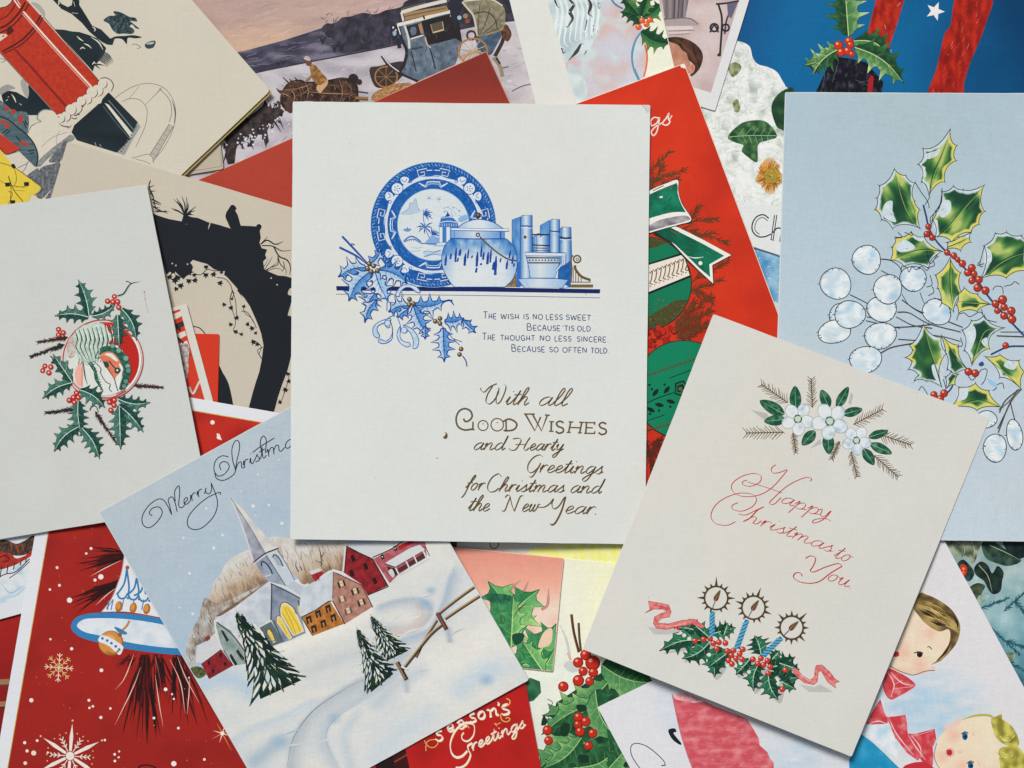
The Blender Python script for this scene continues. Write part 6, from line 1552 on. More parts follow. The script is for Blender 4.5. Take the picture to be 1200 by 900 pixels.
for grp in [[(720, 72, 17), (755, 88, 18), (775, 108, 15), (800, 130, 20)], [(850, 152, 21), (828, 178, 20), (862, 184, 18), (850, 220, 19), (887, 215, 21), (880, 258, 22), (922, 272, 22)],
            [(1012, 320, 24), (975, 342, 21), (1020, 360, 20), (985, 378, 18), (1058, 380, 23), (1020, 405, 21), (1062, 424, 23)], [(1028, 562, 18)], [(832, 700, 21), (868, 708, 21)], [(650, 822, 20), (704, 814, 21), (684, 842, 20)]]:
    p = Print(c, 'printed_berry_cluster')
    for x, y, r in grp: p.berry(*W(x, y)[0], r / 4.5, (184, 56, 40), (92, 24, 22), (238, 170, 140))
    p.done()

# ================================================================ holly wreath card
c = Card('greeting_card', [(-124, 258.5), (172, 216), (246, 592), (-50, 640)], (197, 199, 197),
         'white card with small roundel wreathed in holly, left edge', fold='left', gap=1.5, edge=(196, 190, 160))
V = view(30, 320, 7.0588); W = view(30, 420, 7.0588)
p = Print(c, 'printed_fir_frond')
bkb = (58, 44, 44); rdb = (130, 66, 60)
for k, q in enumerate([V(350, 530, 105, 572), V(320, 590, 45, 692), W(890, 225, 1130, 240), W(405, 420, 170, 450), W(575, 440, 755, 705)]):
    fir(p, q[0], q[1], bkb, rdb if k in (0, 2, 4) else (40, 56, 54), 7, 170, k + 3, .75); fir(p, q[0], q[1], (52, 42, 42), bkb, 3.5, 60, k + 30, .9)
p.done()
p = Print(c, 'printed_roundel')
cx, cy = V(640, 718)[0]; R = 47
def arc(r, a0, a1, w, col, n=40): p.line([(cx + r * math.cos(a0 + (a1 - a0) * i / n), cy + r * math.sin(a0 + (a1 - a0) * i / n)) for i in range(n + 1)], w, col, smooth=False)
disc_ = [(cx + (R - 5) * math.cos(i * .105), cy + (R - 5) * math.sin(i * .105)) for i in range(60)]
p.fill(disc_, (210, 212, 210))
p.fill([q for q in spline(V(610, 405, 720, 412, 800, 450, 880, 520, 930, 610, 945, 720, 930, 830)) + spline(W(900, 190, 860, 215, 850, 150, 850, 60)) + V(800, 640, 760, 600, 690, 590)], (190, 38, 32))
arc(R, -2.95, -.05, .0001 + 1.0, (200, 60, 52)); arc(R, -.3, 1.75, 1.0, (190, 46, 40)); arc(R - 4.2, -1.6, 1.2, .7, (204, 90, 80)); arc(R, 2.1, 2.6, 1.0, (200, 60, 52)); p.done()
p = Print(c, 'printed_hooded_figure')
gn = (28, 84, 70); lg = (110, 156, 140)
p.fill(spline(V(400, 480, 450, 440, 560, 415, 640, 420, 700, 500, 740, 520, 690, 570, 640, 600, 610, 700, 560, 740, 500, 760, 430, 700, 410, 600), closed=True), lambda x, y: mix((198, 208, 202), (150, 182, 168), .3 + fbm(x, y, .25)), 2)
for k in range(9):
    x = 405 + k * 36; p.line(V(x, 470 - k * 5, x + 22, 540, x + 12, 610, x + 50 - k * 6, 680, x + 90 - k * 16, 740), 1.2, gn, taper=(.6, .3)); p.line(V(x + 10, 460 - k * 4, x + 34, 530, x + 26, 600), .9, (220, 226, 220), taper=(.5, .3)); p.line(V(x + 18, 500, x + 30, 560, x + 18, 600), .8, (28, 44, 44), taper=(.3, .2))
p.fill(spline(V(345, 560, 380, 520, 410, 600, 400, 690, 350, 690), closed=True), lambda x, y: mix((200, 200, 198), (176, 140, 132), .4 + fbm(x, y, .3)), 2)
p.fill(spline(V(615, 620, 680, 600, 760, 620, 830, 680, 860, 760, 870, 830), closed=False) + W(880, 90, 860, 150, 850, 215, 790, 265, 770, 250, 800, 160, 800, 90, 740, 30) + V(700, 680, 640, 660, 610, 680), lambda x, y: mix(gn, (60, 120, 100), max(0, .4 + fbm(x, y, .3))), 2)
for x, y, r in [(720, 602, 2.8), (770, 640, 3.2), (830, 705, 3.4), (845, 770, 3.2)]: p.disc(*V(x, y)[0], r, (120, 164, 150)); p.ring(*V(x, y)[0], r, .7, gn)
for x, y, r in [(850, 100, 3.4), (830, 190, 3.2), (815, 230, 3)]: p.disc(*W(x, y)[0], r, (96, 140, 126)); p.ring(*W(x, y)[0], r, .8, (24, 60, 54))
p.fill(spline(V(612, 690, 640, 660, 700, 650, 755, 690, 795, 760, 805, 830), closed=False) + W(800, 130, 770, 150, 735, 172, 690, 110, 645, 45), lambda x, y: mix((226, 140, 108), (206, 104, 80), .4 + fbm(x, y, .3)))
p.fill(spline(V(655, 672, 700, 662, 740, 690, 765, 730, 740, 725, 700, 695), closed=True), (214, 216, 212)); p.fill(spline(V(770, 745, 800, 770, 806, 810, 790, 800), closed=True), (214, 216, 212))
p.fill(spline(W(740, 175, 770, 130, 800, 95, 790, 170, 775, 240, 762, 268), closed=True), (214, 216, 212)); p.line(W(735, 170, 762, 268), 1.1, (34, 60, 56)); p.line(W(640, 20, 690, 100, 735, 170), .8, (60, 50, 50))
p.blob(W(645, 30, 680, 30, 690, 70, 660, 75), (40, 76, 66)); p.disc(*W(760, 100)[0], 3.6, (36, 70, 62)); p.disc(*W(758, 98)[0], 1.4, (200, 210, 200)); p.line(W(690, 20, 720, 60, 745, 85), 1.4, (30, 50, 48))
for q, w in [(V(520, 740, 560, 790, 590, 845), 3.4), (W(540, 30, 575, 110, 590, 180, 640, 270), 4.2), (W(475, 20, 490, 140, 510, 215), 1.6), (W(445, 0, 435, 80, 470, 20), 1.2)]: p.line(q, w, (40, 96, 80), taper=(.5, .3))
for k in range(30): x, y = 545 + k * 3, 30 + k * 8; p.line(W(x, y, x + rnd.uniform(-22, 22), y + rnd.uniform(-4, 12)), .9, [gn, lg][k % 2])
p.line(W(560, 20, 620, 80, 620, 120, 660, 190, 700, 215, 690, 250, 712, 275), .9, gn); p.line(V(600, 640, 580, 700, 620, 700), 1, gn)
p.blob(W(410, 110, 450, 40, 470, 160, 465, 230, 420, 200), (226, 170, 156)); p.line(W(470, 20, 468, 120, 465, 235), .9, (220, 110, 90)); p.line(W(385, 190, 420, 230, 465, 265), 1.1, (206, 70, 56)); p.line(W(605, 322, 700, 325, 760, 305, 830, 265), 1.2, (196, 60, 50)); p.done()
p = Print(c, 'printed_ring')
arc(R, 2.95, 4.75, 1.0, (196, 54, 46)); arc(R + .2, -1.45, -.6, 1.0, (196, 54, 46)); arc(R - 3.4, -.7, .9, 2.2, (222, 218, 214)); arc(R, -.6, 1.75, 1.1, (188, 44, 38)); arc(R, 2.1, 2.55, 1.0, (200, 60, 52)); p.done()
p = Print(c, 'printed_holly_leaf_wreath')
ho = dict(a=(56, 110, 96), d=(18, 64, 58), rib=(208, 222, 214), line=(16, 50, 48), lw=.6, rw=.75, spike=1.1, valley=.62)
for i, (q, w, n, bd) in enumerate([(V(525, 355, 440, 65), 150, 4, .05), (V(520, 365, 250, 352), 130, 4, .08), (V(545, 355, 735, 265), 100, 4, .1), (V(790, 290, 915, 545), 140, 4, -.1), (V(760, 345, 775, 605), 130, 4, 0), (V(385, 885, 210, 690), 120, 3, .05),
                                  (W(385, 200, 145, 325), 130, 4, .08), (W(445, 260, 650, 400), 150, 4, -.1), (W(765, 335, 1020, 365), 120, 4, .1), (W(765, 385, 968, 600), 140, 5, -.05), (W(775, 400, 785, 740), 160, 5, 0), (W(435, 350, 460, 620), 150, 5, .05), (W(440, 565, 240, 760), 150, 4, .1), (W(465, 575, 608, 820), 150, 5, -.08), (W(385, 195, 230, -30), 110, 3, 0)]):
    holly(p, q[0], q[1], w / 7.9, n, bd, res=2.2, seed=i, veins=2, **ho)
p.line(V(760, 190, 810, 170, 850, 110, 880, 85, 945, 72), 1.8, (44, 84, 76), taper=(1, .3)); p.line(V(880, 90, 850, 72, 828, 68), 1.1, (30, 60, 56)); p.line(V(765, 205, 815, 178, 860, 115), .7, (150, 180, 166)); p.line(W(530, 430, 545, 395, 580, 395, 600, 440), .9, (40, 80, 72)); p.done()
for grp in [V(735, 195, 678, 232, 722, 238, 760, 236, 770, 282), V(273, 467, 310, 493, 272, 512), V(160, 770, 208, 776, 142, 808, 192, 824), W(420, 285, 395, 322, 435, 322, 360, 345, 402, 362), W(733, 343, 693, 360, 730, 385, 705, 428)]:
    p = Print(c, 'printed_berry_cluster')
    for x, y in grp: p.disc(x, y, 3.2, (150, 32, 28)); p.disc(x, y, 2.7, (200, 52, 42)); p.disc(x - .3, y - .3, 1.1, (240, 190, 180))
    p.done()
p = Print(c, 'pencil_mark'); p.line(V(980, 150, 990, 220, 1005, 290, 1020, 330), .8, (186, 160, 182)); p.disc(*V(982, 155)[0], .9, (160, 90, 130)); p.disc(*V(988, 212)[0], .7, (160, 90, 130)); p.done()
# ================================================================ snowy village card
c = Card('greeting_card', [(116, 600), (412.2, 437.3), (620, 797), (324, 960)], (204, 208, 212),
         'card painted with a snowy village, church and fir trees under a pale blue sky', fold='left', gap=1.6, round_=3)
V = view(220, 580, 6); W = view(220, 690, 6); X = view(340, 630, 6); Y = view(200, 560, 2.648)
TL_ = (116, 600)
def sky2(x, y):
    d = ((x - 116) * .48 + (y - 600) * .877) / 190
    return mix(mix((176, 189, 200), (166, 186, 204), d), (196, 204, 208), .12 + .18 * fbm(x, y, .03, 3))
p = Print(c, 'printed_sky', material=PAINT)
p.fill(c.clip, sky2, 5).done()
p = Print(c, 'printed_snow_hill', material=PAINT)
snow_poly = W(-80, 720, 20, 650, 100, 560, 190, 240) + V(240, 838, 560, 630) + X(0, 330, 380, 40, 1060, 30, 1190, 20) + [(560, 620), (640, 800), (330, 980), (200, 760)]
def curve(q, r, col, k, side=0):
    return (spline(q, 6), r, col, k, side)
SH = [curve(Y(365, 900, 385, 800, 450, 715, 545, 650, 640, 600, 720, 545), 14, (168, 178, 188), .7, 1),
      curve(Y(520, 900, 480, 800, 520, 735, 610, 680, 700, 620), 12, (176, 188, 200), .7, -1),
      curve(Y(560, 900, 540, 800, 580, 730), 7, (182, 196, 208), .6, 0),
      curve(Y(640, 470, 740, 480, 800, 440, 810, 400, 770, 375, 700, 380, 640, 400), 9, (166, 178, 192), .75, -1),
      curve(Y(690, 480, 760, 460, 780, 420, 770, 395), 6, (206, 190, 182), .8, 0),
      curve(Y(720, 500, 800, 470, 840, 400, 870, 300), 11, (164, 180, 200), .8, 1),
      curve(Y(430, 600, 520, 560, 600, 540, 680, 500), 10, (190, 196, 200), .7, 0),
      curve(Y(320, 540, 420, 500, 520, 470, 620, 410), 9, (226, 222, 214), .8, 0),
      curve(Y(100, 640, 180, 620, 250, 660), 14, (176, 196, 214), .8, 0),
      curve(Y(180, 820, 240, 780, 340, 740, 440, 690), 12, (190, 201, 211), .8, 1),
      curve(Y(260, 880, 310, 840, 350, 820), 11, (156, 178, 198), .7, 0),
      curve(Y(790, 620, 900, 560, 1000, 500), 24, (222, 220, 214), .8, 0),
      curve(Y(640, 700, 700, 640, 780, 600), 9, (182, 192, 202), .6, 0),
      curve(Y(860, 470, 875, 550), 4, (160, 170, 186), .8, 0), curve(Y(730, 625, 738, 710), 4, (166, 176, 190), .7, 0),
      curve(Y(900, 660, 960, 610, 1000, 600), 13, (190, 204, 216), .8, 0), curve(Y(640, 860, 720, 790, 800, 740), 16, (196, 206, 214), .7, 0)]
def snow(x, y):
    b = mix((216, 214, 209), (204, 208, 210), .4 + .8 * fbm(x * .5 + y * .3, y - x * .4, .022, 4))
    for pts, r, col, k, side in SH:
        best = 1e9; sg = 0
        for i in range(0, len(pts) - 1):
            (x1, y1), (x2, y2) = pts[i], pts[i + 1]
            if abs(x - x1) > r * 2 + 8 or abs(y - y1) > r * 2 + 8: continue
            dx, dy = x2 - x1, y2 - y1
            t = max(0, min(1, ((x - x1) * dx + (y - y1) * dy) / (dx * dx + dy * dy + 1e-9)))
            d = math.hypot(x - x1 - t * dx, y - y1 - t * dy)
            if d < best: best = d; sg = 1 if dx * (y - y1) - dy * (x - x1) > 0 else -1
        if best < 2 * r:
            rr = r if side == 0 or sg == side else r * .22
            b = mix(b, col, k * math.exp(-(best / rr) ** 2 * 1.2))
    for (bx, by, br, k) in [(392, 842, 12, .6), (570, 797, 12, .8), (498, 708, 13, .7), (505, 692, 8, .8), (325, 868, 12, .6)]:
        d = math.hypot(x - bx, (y - by) * 1.3) / br
        if d < 1: b = mix(b, (136, 172, 202), k * (1 - d))
    return b
p.fill(snow_poly, snow, 2.6)
p.line(Y(362, 892, 380, 810, 440, 725, 530, 662, 600, 625), 1.1, (120, 140, 156), taper=(.3, .05)); p.line(Y(510, 890, 482, 800, 520, 740, 600, 690), 1.0, (160, 172, 184), taper=(.1, .05))
for k in range(110):
    x, y = rnd.uniform(230, 600), rnd.uniform(690, 890)
    if not inside((x, y), snow_poly): continue
    p.line([(x, y), (x + rnd.uniform(5, 14), y - rnd.uniform(3, 9)), (x + rnd.uniform(15, 28), y - rnd.uniform(6, 14))], rnd.uniform(.8, 2.6), mix(snow(x, y), rnd.choice([(226, 226, 222), (190, 202, 212), (220, 214, 206), (180, 196, 210)]), .3), taper=(.1, .1))
p.done()
p = Print(c, 'printed_bare_wood', material=PAINT)
wood = V(90, 838, 100, 790, 140, 740, 160, 690, 180, 620, 235, 550, 260, 490, 330, 430, 420, 385, 520, 330, 570, 300, 640, 292, 740, 310, 900, 330, 1110, 300, 1100, 540, 1000, 530, 830, 640, 740, 560, 560, 620, 400, 750, 230, 850)
wood2 = W(240, 160, 190, 215, 200, 300, 120, 370, 60, 400, 50, 520, 20, 560, -10, 480, -5, 370, 40, 270, 90, 180, 120, 60, 235, 100, 560, -50)
def woodc(x, y):
    t = fbm(x * 1.5, y * 1.5, .06, 4)
    h = (721 - .685 * (x - 259)) - y if x < 330 else (692 - .45 * (x - 358)) - y
    d = max(0.0, min(1.0, 1.05 - h / 46))
    return mix(mix((206, 204, 200), (180, 150, 122), d * 1.15 + .25 * t), (96, 70, 50), max(0, (d - .62) * 1.5 + .3 * t))
p.fill(spline(wood, 4, True), woodc, 3); p.fill(spline(wood2, 4, True), lambda x, y: mix((190, 190, 188), (126, 112, 98), max(0, .35 + fbm(x, y, .09, 2))), 3)
for k in range(2200):
    x, y = rnd.uniform(222, 412), rnd.uniform(632, 775)
    if not (inside((x, y), wood) or inside((x, y), wood2)): continue
    a = -1.95 + rnd.gauss(0, .2); l = rnd.uniform(4, 12)
    e_ = (x + l * math.cos(a), y + l * math.sin(a))
    if not (inside(e_, wood) or inside(e_, wood2)): continue
    p.line([(x, y), ((x + e_[0]) / 2 + rnd.uniform(-.6, .6), (y + e_[1]) / 2), e_], rnd.uniform(.3, .8), mix(woodc(x, y), rnd.choice([(84, 66, 54), (208, 204, 198), (120, 98, 78), (176, 140, 100), (222, 218, 212), (206, 198, 190)]), .5), taper=(1, .2))
for q in (V(940, 500, 935, 420, 920, 350), V(940, 480, 890, 455), V(935, 440, 965, 400), V(780, 540, 760, 500, 765, 460), V(800, 530, 790, 500), V(1000, 520, 990, 470)): p.line(q, 1.1, (60, 48, 42), taper=(1, .2))
p.line(V(235, 845, 400, 755, 500, 690, 560, 625), 1.4, (60, 46, 42), taper=(.3, 1)); p.done()
p = Print(c, 'printed_church', material=PAINT)
wh = (206, 208, 210)
p.fill(W(190, 215, 330, 130, 580, -60, 590, 220, 500, 270, 420, 260, 380, 330, 340, 370, 240, 280), lambda x, y: mix((208, 210, 214), (180, 188, 200), max(0, .2 + fbm(x, y, .08, 2)) + (.35 if (x - 220) * 6 > 420 and (y - 690) * 6 > -60 else 0)), 3)
p.fill(V(585, 612, 700, 660, 800, 715, 780, 800, 800, 860) + W(830, 310, 720, 360, 660, 380, 590, 225), lambda x, y: mix((146, 156, 172), (112, 122, 142), .4 + fbm(x, y, .08, 1)), 3)
p.line(V(590, 615, 590, 700) + W(585, 220), 1.6, (70, 76, 88)); p.line(V(575, 605, 690, 655, 800, 715), 3.0, wh); p.line(V(590, 625, 690, 675, 790, 728), 1.0, (50, 54, 66)); p.line(W(605, 222, 668, 375), 1.4, (74, 80, 90))
p.fill(V(690, 640, 750, 600, 815, 635, 800, 715), (180, 188, 200)); p.line(V(750, 600, 815, 635, 850, 625), 2.2, (206, 210, 214))
p.fill(W(505, 270, 585, 228, 670, 375, 590, 405), (96, 112, 118)); p.line(W(505, 268, 585, 226), 1.4, (210, 210, 208)); p.line(W(510, 275, 590, 405), .9, (56, 66, 70))
win = (226, 196, 74)
p.fill(spline(W(650, 180, 648, 140, 660, 100, 690, 96, 740, 130, 770, 180)) + W(820, 300, 740, 332), (214, 206, 170)); p.fill(spline(W(664, 180, 660, 140, 672, 115, 700, 118, 735, 150, 760, 190)) + W(806, 296, 745, 322), win)
p.fill(spline(W(625, 235, 622, 200, 638, 190, 660, 205)) + W(735, 345, 712, 358), (210, 200, 160)); p.fill(spline(W(638, 240, 634, 208, 645, 205, 664, 228)) + W(724, 342, 712, 350), win)
for q in (W(680, 130, 730, 240, 760, 318), W(700, 130, 770, 250, 790, 300), W(665, 170, 720, 270, 745, 320), W(660, 250, 700, 320)): p.line(q, .7, (176, 140, 40))
p.line(W(650, 190, 648, 140, 660, 102, 692, 96, 742, 132, 765, 180), .9, (60, 64, 72)); p.line(W(622, 240, 624, 195, 645, 190), .8, (70, 70, 70))
p.fill(W(560, 310, 560, 290, 575, 285, 590, 305, 612, 360, 594, 368), (226, 190, 90)); p.line(W(556, 315, 558, 288, 575, 282, 592, 302), .9, (50, 56, 60)); p.line(W(598, 380, 618, 368), 1.2, (206, 206, 206)); p.fill(V(770, 790, 785, 770, 790, 815, 775, 830), (206, 190, 110)); p.line(V(775, 740, 785, 780), 1, (50, 54, 60)); p.done()
p2 = Print(c, 'printed_steeple', parent=p, material=PAINT)
p2.fill(V(302, 22, 380, 90, 460, 190, 560, 300, 640, 372, 545, 410), lambda x, y: mix((214, 208, 202), (190, 190, 194), .4 + fbm(x, y, .1)), 4)
p2.fill(V(302, 22, 430, 210, 545, 410, 465, 470, 430, 370, 380, 220), lambda x, y: mix((176, 178, 188), (130, 134, 150), .3 + .8 * fbm(x, y, .1) + (x - 285) * .02), 4)
p2.line(V(302, 22, 385, 225, 432, 370, 462, 470), 1.8, (202, 202, 206)); p2.line(V(302, 22, 440, 230, 545, 410), .8, (116, 116, 130)); p2.line(V(462, 474, 545, 412, 640, 374), 1.5, (60, 64, 76)); p2.line(V(470, 485, 550, 424, 630, 390), 1.2, (206, 208, 212))
p2.fill(V(552, 420, 632, 388, 690, 480, 755, 600, 690, 645), (190, 198, 208)); p2.fill(V(475, 482, 552, 424, 690, 640, 560, 605), lambda x, y: mix((158, 168, 184), (130, 142, 160), .5 + fbm(x, y, .1)), 3)
p2.line(V(552, 424, 620, 530, 690, 640), .9, (70, 78, 92)); p2.line(V(632, 390, 690, 480, 752, 600), .8, (90, 96, 100))
p2.fill(spline(V(598, 440, 605, 420, 630, 430, 655, 465)) + V(672, 505, 645, 515), (160, 170, 184)); p2.line(V(598, 440, 605, 420, 630, 430, 655, 465, 670, 505), 1.4, (60, 74, 86)); p2.line(V(640, 500, 680, 510), 1, (214, 214, 214))
p2.fill(spline(V(518, 490, 525, 468, 550, 480, 580, 520)) + V(598, 558, 565, 570), (150, 162, 180)); p2.line(V(520, 500, 522, 470, 550, 480, 580, 520, 596, 555), 1.6, (44, 52, 62)); p2.line(V(545, 575, 585, 560), 1, (210, 212, 214)); p2.done()
p = Print(c, 'printed_chapel', material=PAINT)
p.fill(W(190, 225, 300, 290, 400, 440, 440, 520, 330, 540, 240, 420), lambda x, y: mix((160, 174, 168), (130, 146, 144), .5 + fbm(x, y, .1)), 3)
p.line(W(190, 222, 200, 300, 240, 420, 330, 545), 2.0, (210, 212, 210)); p.line(W(205, 235, 300, 310, 360, 380, 420, 470), 1.3, (46, 54, 60))
for q in (W(230, 290, 250, 295, 290, 360, 275, 375), W(295, 470, 305, 455, 350, 530, 330, 540), W(340, 440, 352, 425, 400, 490, 385, 510)): p.fill(q, (40, 48, 56))
p.line(W(250, 430, 320, 540), 1.0, (60, 50, 50)); p.done()
p = Print(c, 'printed_red_house', material=PAINT)
p.fill(W(95, 530, 235, 425, 318, 540, 150, 635), lambda x, y: mix((160, 46, 52), (126, 34, 42), .5 + fbm(x, y, .15)), 3); p.fill(W(60, 470, 70, 400, 160, 360, 190, 320, 215, 370, 240, 425, 100, 520, 55, 520), (202, 202, 206))
p.line(W(95, 532, 235, 427), .9, (60, 36, 40)); p.fill(W(118, 345, 150, 325, 160, 350, 132, 370), (150, 50, 50)); p.line(W(70, 395, 150, 345), 1.2, (100, 76, 76), taper=(.2, 1))
for x, y in [(148, 522), (232, 468), (262, 530), (178, 580)]: p.fill(offs([(-1.6, -2), (1.4, -2.8), (2, 1.6), (-1, 2.6)], *W(x, y)[0]), (70, 24, 34))
p.blob(W(20, 560, 60, 545, 110, 560, 130, 600, 80, 630, 40, 600), lambda x, y: mix((60, 70, 48), (150, 150, 90), max(0, .3 + fbm(x, y, .35))), 1.6); p.done()
p = Print(c, 'printed_brick_house', material=PAINT)
p.fill(X(60, 540, 80, 360, 200, 290, 305, 235, 300, 430, 80, 560), lambda x, y: mix((200, 206, 212), (176, 188, 200), max(0, .25 + fbm(x, y * .6, .12, 2))), 3)
p.fill(X(300, 240, 400, 280, 505, 330, 580, 485, 380, 610, 300, 440), lambda x, y: mix((188, 142, 124), (160, 108, 96), .45 + fbm(x, y, .2, 3)), 2.4)
p.fill(X(85, 562, 280, 448, 380, 605, 158, 690), lambda x, y: mix((196, 130, 60), (164, 98, 44), .45 + fbm(x, y, .2, 5)), 2.4)
p.line(X(80, 560, 180, 510, 270, 448, 300, 445, 385, 608), 1.2, (52, 44, 44), smooth=False); p.line(X(80, 560, 158, 690), 1, (70, 54, 44)); p.line(X(305, 240, 505, 335, 582, 490), 1.0, (60, 50, 52), smooth=False); p.line(X(295, 228, 400, 262, 500, 312), 3.2, (210, 212, 214))
p.line(X(305, 240, 298, 430), .9, (110, 92, 90)); p.fill(X(140, 255, 215, 230, 235, 250, 180, 312), (170, 40, 48)); p.fill(X(130, 240, 200, 215, 225, 232, 150, 262), (200, 200, 204)); p.line(X(180, 250, 205, 300), 1, (110, 26, 36))
for x, y in [(130, 578), (195, 537), (265, 500), (165, 642), (232, 605), (302, 565)]:
    q = offs([(-3.6, -2.8), (2.4, -5.4), (4.4, 3.0), (2.2, 3.8), (1, -1.6), (-1.2, -.6), (.6, 4.4), (-1.6, 5.2)], *X(x, y)[0]); p.fill(q, (52, 44, 46))
for x, y, col in [(352, 328, 0), (448, 380, 0), (357, 436, 1), (492, 458, 0), (400, 518, 1)]:
    o = X(x, y)[0]
    for dx in (-3.6, 2.6): p.fill(offs([(dx, -3.4 - dx * .4), (dx + 1.8, -4.2 - dx * .4), (dx + 4.4, 2.4 - dx * .4), (dx + 2.2, 3.6 - dx * .4)], *o), (60, 48, 48) if col == 0 else (120, 90, 86))
    p.fill(offs([(-1.2, -3.2), (2.2, -4.6), (4.0, 1.2), (.8, 2.8)], *o), (206, 200, 160)); p.line(offs([(-.2, -.4), (3.2, -1.8)], *o), .5, (110, 90, 80))
p.done()
p = Print(c, 'printed_barn', material=PAINT)
p.fill(X(385, 40, 1060, 10, 780, 20, 580, 140, 480, 100), (200, 204, 208)); p.fill(X(390, 65, 580, 150, 685, 340, 545, 405, 505, 330, 375, 245), lambda x, y: mix((164, 44, 50), (122, 30, 38), .45 + fbm(x, y, .15, 2)), 3)
p.line(X(390, 40, 372, 240), 2.0, (206, 206, 210)); p.line(X(402, 70, 385, 240), 1, (60, 40, 46)); p.line(X(395, 60, 490, 110, 580, 150, 690, 345), 1.4, (50, 36, 40), smooth=False); p.line(X(690, 345, 545, 405), 1, (60, 40, 44))
for x, y in [(440, 145), (530, 203), (432, 250), (594, 305)]: p.fill(offs([(-3, -2.6), (1, -4.4), (3.6, 2.4), (-.4, 4.4)], *X(x, y)[0]), (50, 26, 32))
p.fill(X(585, 150, 740, 70, 830, 30, 950, 30, 960, 130, 760, 260, 700, 320), lambda x, y: mix((190, 110, 116), (160, 70, 80), .4 + fbm(x, y, .2)), 3); p.fill(X(750, 60, 840, 25, 880, 30, 770, 90), (180, 40, 44)); p.line(X(580, 140, 700, 85, 790, 30), 1.2, (70, 50, 54))
p.fill(X(665, 180, 840, 75, 910, 50, 950, 85, 740, 205), (206, 208, 210)); p.line(X(665, 182, 740, 208, 948, 88), 1, (64, 54, 58), smooth=False)
p.fill(X(745, 225, 870, 150, 945, 100, 955, 140, 770, 245), (96, 50, 56)); p.fill(X(680, 205, 735, 215, 760, 260, 710, 275), (60, 44, 50))
for x, y in [(742, 212), (815, 165), (870, 128), (935, 92)]: p.line(X(x, y, x + 22, y + 48), 1.6, (212, 212, 214), smooth=False)
p.line(X(770, 262, 850, 220, 980, 145), 1.6, (206, 206, 208)); p.blob(X(690, 240, 715, 220, 735, 260, 720, 280), (200, 200, 204))
for x, y in [(648, 135), (738, 75)]: p.fill(offs([(-2.4, -2), (1, -3.6), (3, 2), (-.6, 3.6)], *X(x, y)[0]), (54, 40, 46)); p.disc(*X(x, y)[0], .9, (200, 200, 196))
p.line(X(950, 60, 980, 130), 1, (90, 90, 96)); p.done()
def firtree(tip, bl, br, seed, rows=11, name='printed_fir_tree'):
    """Snow-laden fir: drooping dark boughs with snow along their backs."""
    P = Print(c, name, material=PAINT)
    r_ = random.Random(seed)
    bm = ((bl[0] + br[0]) / 2, (bl[1] + br[1]) / 2)
    H = math.dist(tip, bm)
    def pt(t, o):      # t down the trunk, o across (-1 left edge .. 1 right edge)
        e = bl if o < 0 else br
        return (tip[0] + (bm[0] - tip[0]) * t + (e[0] - bm[0]) * abs(o) * t, tip[1] + (bm[1] - tip[1]) * t + (e[1] - bm[1]) * abs(o) * t)
    dk = [(22, 40, 42), (28, 54, 46), (24, 46, 44), (34, 66, 50)]
    P.fill([tip, pt(1.0, -.62), bm, pt(1.0, .62)], lambda x, y: mix((22, 38, 40), (30, 56, 48), .5 + nz(x, y, .2, seed)), 2.4)
    for i in range(rows, 0, -1):
        t = i / rows
        m = 3 + int(5 * t)
        for k in range(m):
            o = -1 + 2 * (k + r_.uniform(.2, .8)) / m
            oo = o * r_.uniform(.92, 1.06)
            e = pt(min(1.04, t * (1 + r_.uniform(-.03, .04))), oo)
            s = pt(max(.02, t - .17 - .03 * r_.random()), oo * .35)
            mid = ((s[0] + e[0]) / 2, (s[1] + e[1]) / 2 - H * .012)
            w = H * r_.uniform(.05, .075)
            P.line([s, mid, e], w, r_.choice(dk), taper=(.5, .05))
            if r_.random() < .86:
                q = [(s[0] + (e[0] - s[0]) * .15, s[1] + (e[1] - s[1]) * .15 - w * .42), (mid[0], mid[1] - w * .5), (s[0] + (e[0] - s[0]) * r_.uniform(.7, .9), s[1] + (e[1] - s[1]) * r_.uniform(.7, .9) - w * .25)]
                P.line(q, w * r_.uniform(.45, .85), r_.choice([(206, 208, 206), (214, 214, 210), (190, 200, 206)]), taper=(.3, .15))
            for j in range(2):
                a = (e[0] + r_.uniform(-2, 2), e[1] + r_.uniform(-2, 1))
                P.line([((s[0] + e[0] * 2) / 3, (s[1] + e[1] * 2) / 3), a], r_.uniform(.7, 1.3), r_.choice(dk + [(120, 132, 62)]), taper=(1, .1))
    for k in range(8):
        t = .02 + .03 * k
        for sg in (-1, 1): P.line([pt(t, 0), (pt(t + .03, sg)[0] + sg * 1.5, pt(t + .03, sg)[1])], 1.2, dk[k % 4], taper=(1, .1))
    P.line([(tip[0] - 1, tip[1] - 3), pt(.1, 0)], 1.3, (60, 84, 56), taper=(.1, 1))
    for k in range(12): t = r_.uniform(.2, 1); q = pt(t, r_.choice((-1, 1))); P.line([q, (q[0] + r_.uniform(-3, 3), q[1] + r_.uniform(-1, 2))], 1.1, (176, 172, 76), taper=(1, .2))
    P.done()
firtree(W(342, 162)[0], W(425, 815)[0], W(878, 606)[0], 1, 11)
firtree(X(568, 552)[0], X(610, 900)[0], X(872, 775)[0], 3, 9)
firtree(Y(578, 470)[0], Y(600, 682)[0], Y(712, 590)[0], 2, 9)
p = Print(c, 'printed_rail_fence', material=PAINT)
def rail(q, w): p.line(offs(q, .8, 1.0), w, (66, 52, 40)); p.line(q, w * .8, (150, 120, 84)); p.line(offs(q, -.5, -.5), w * .3, (200, 190, 176))
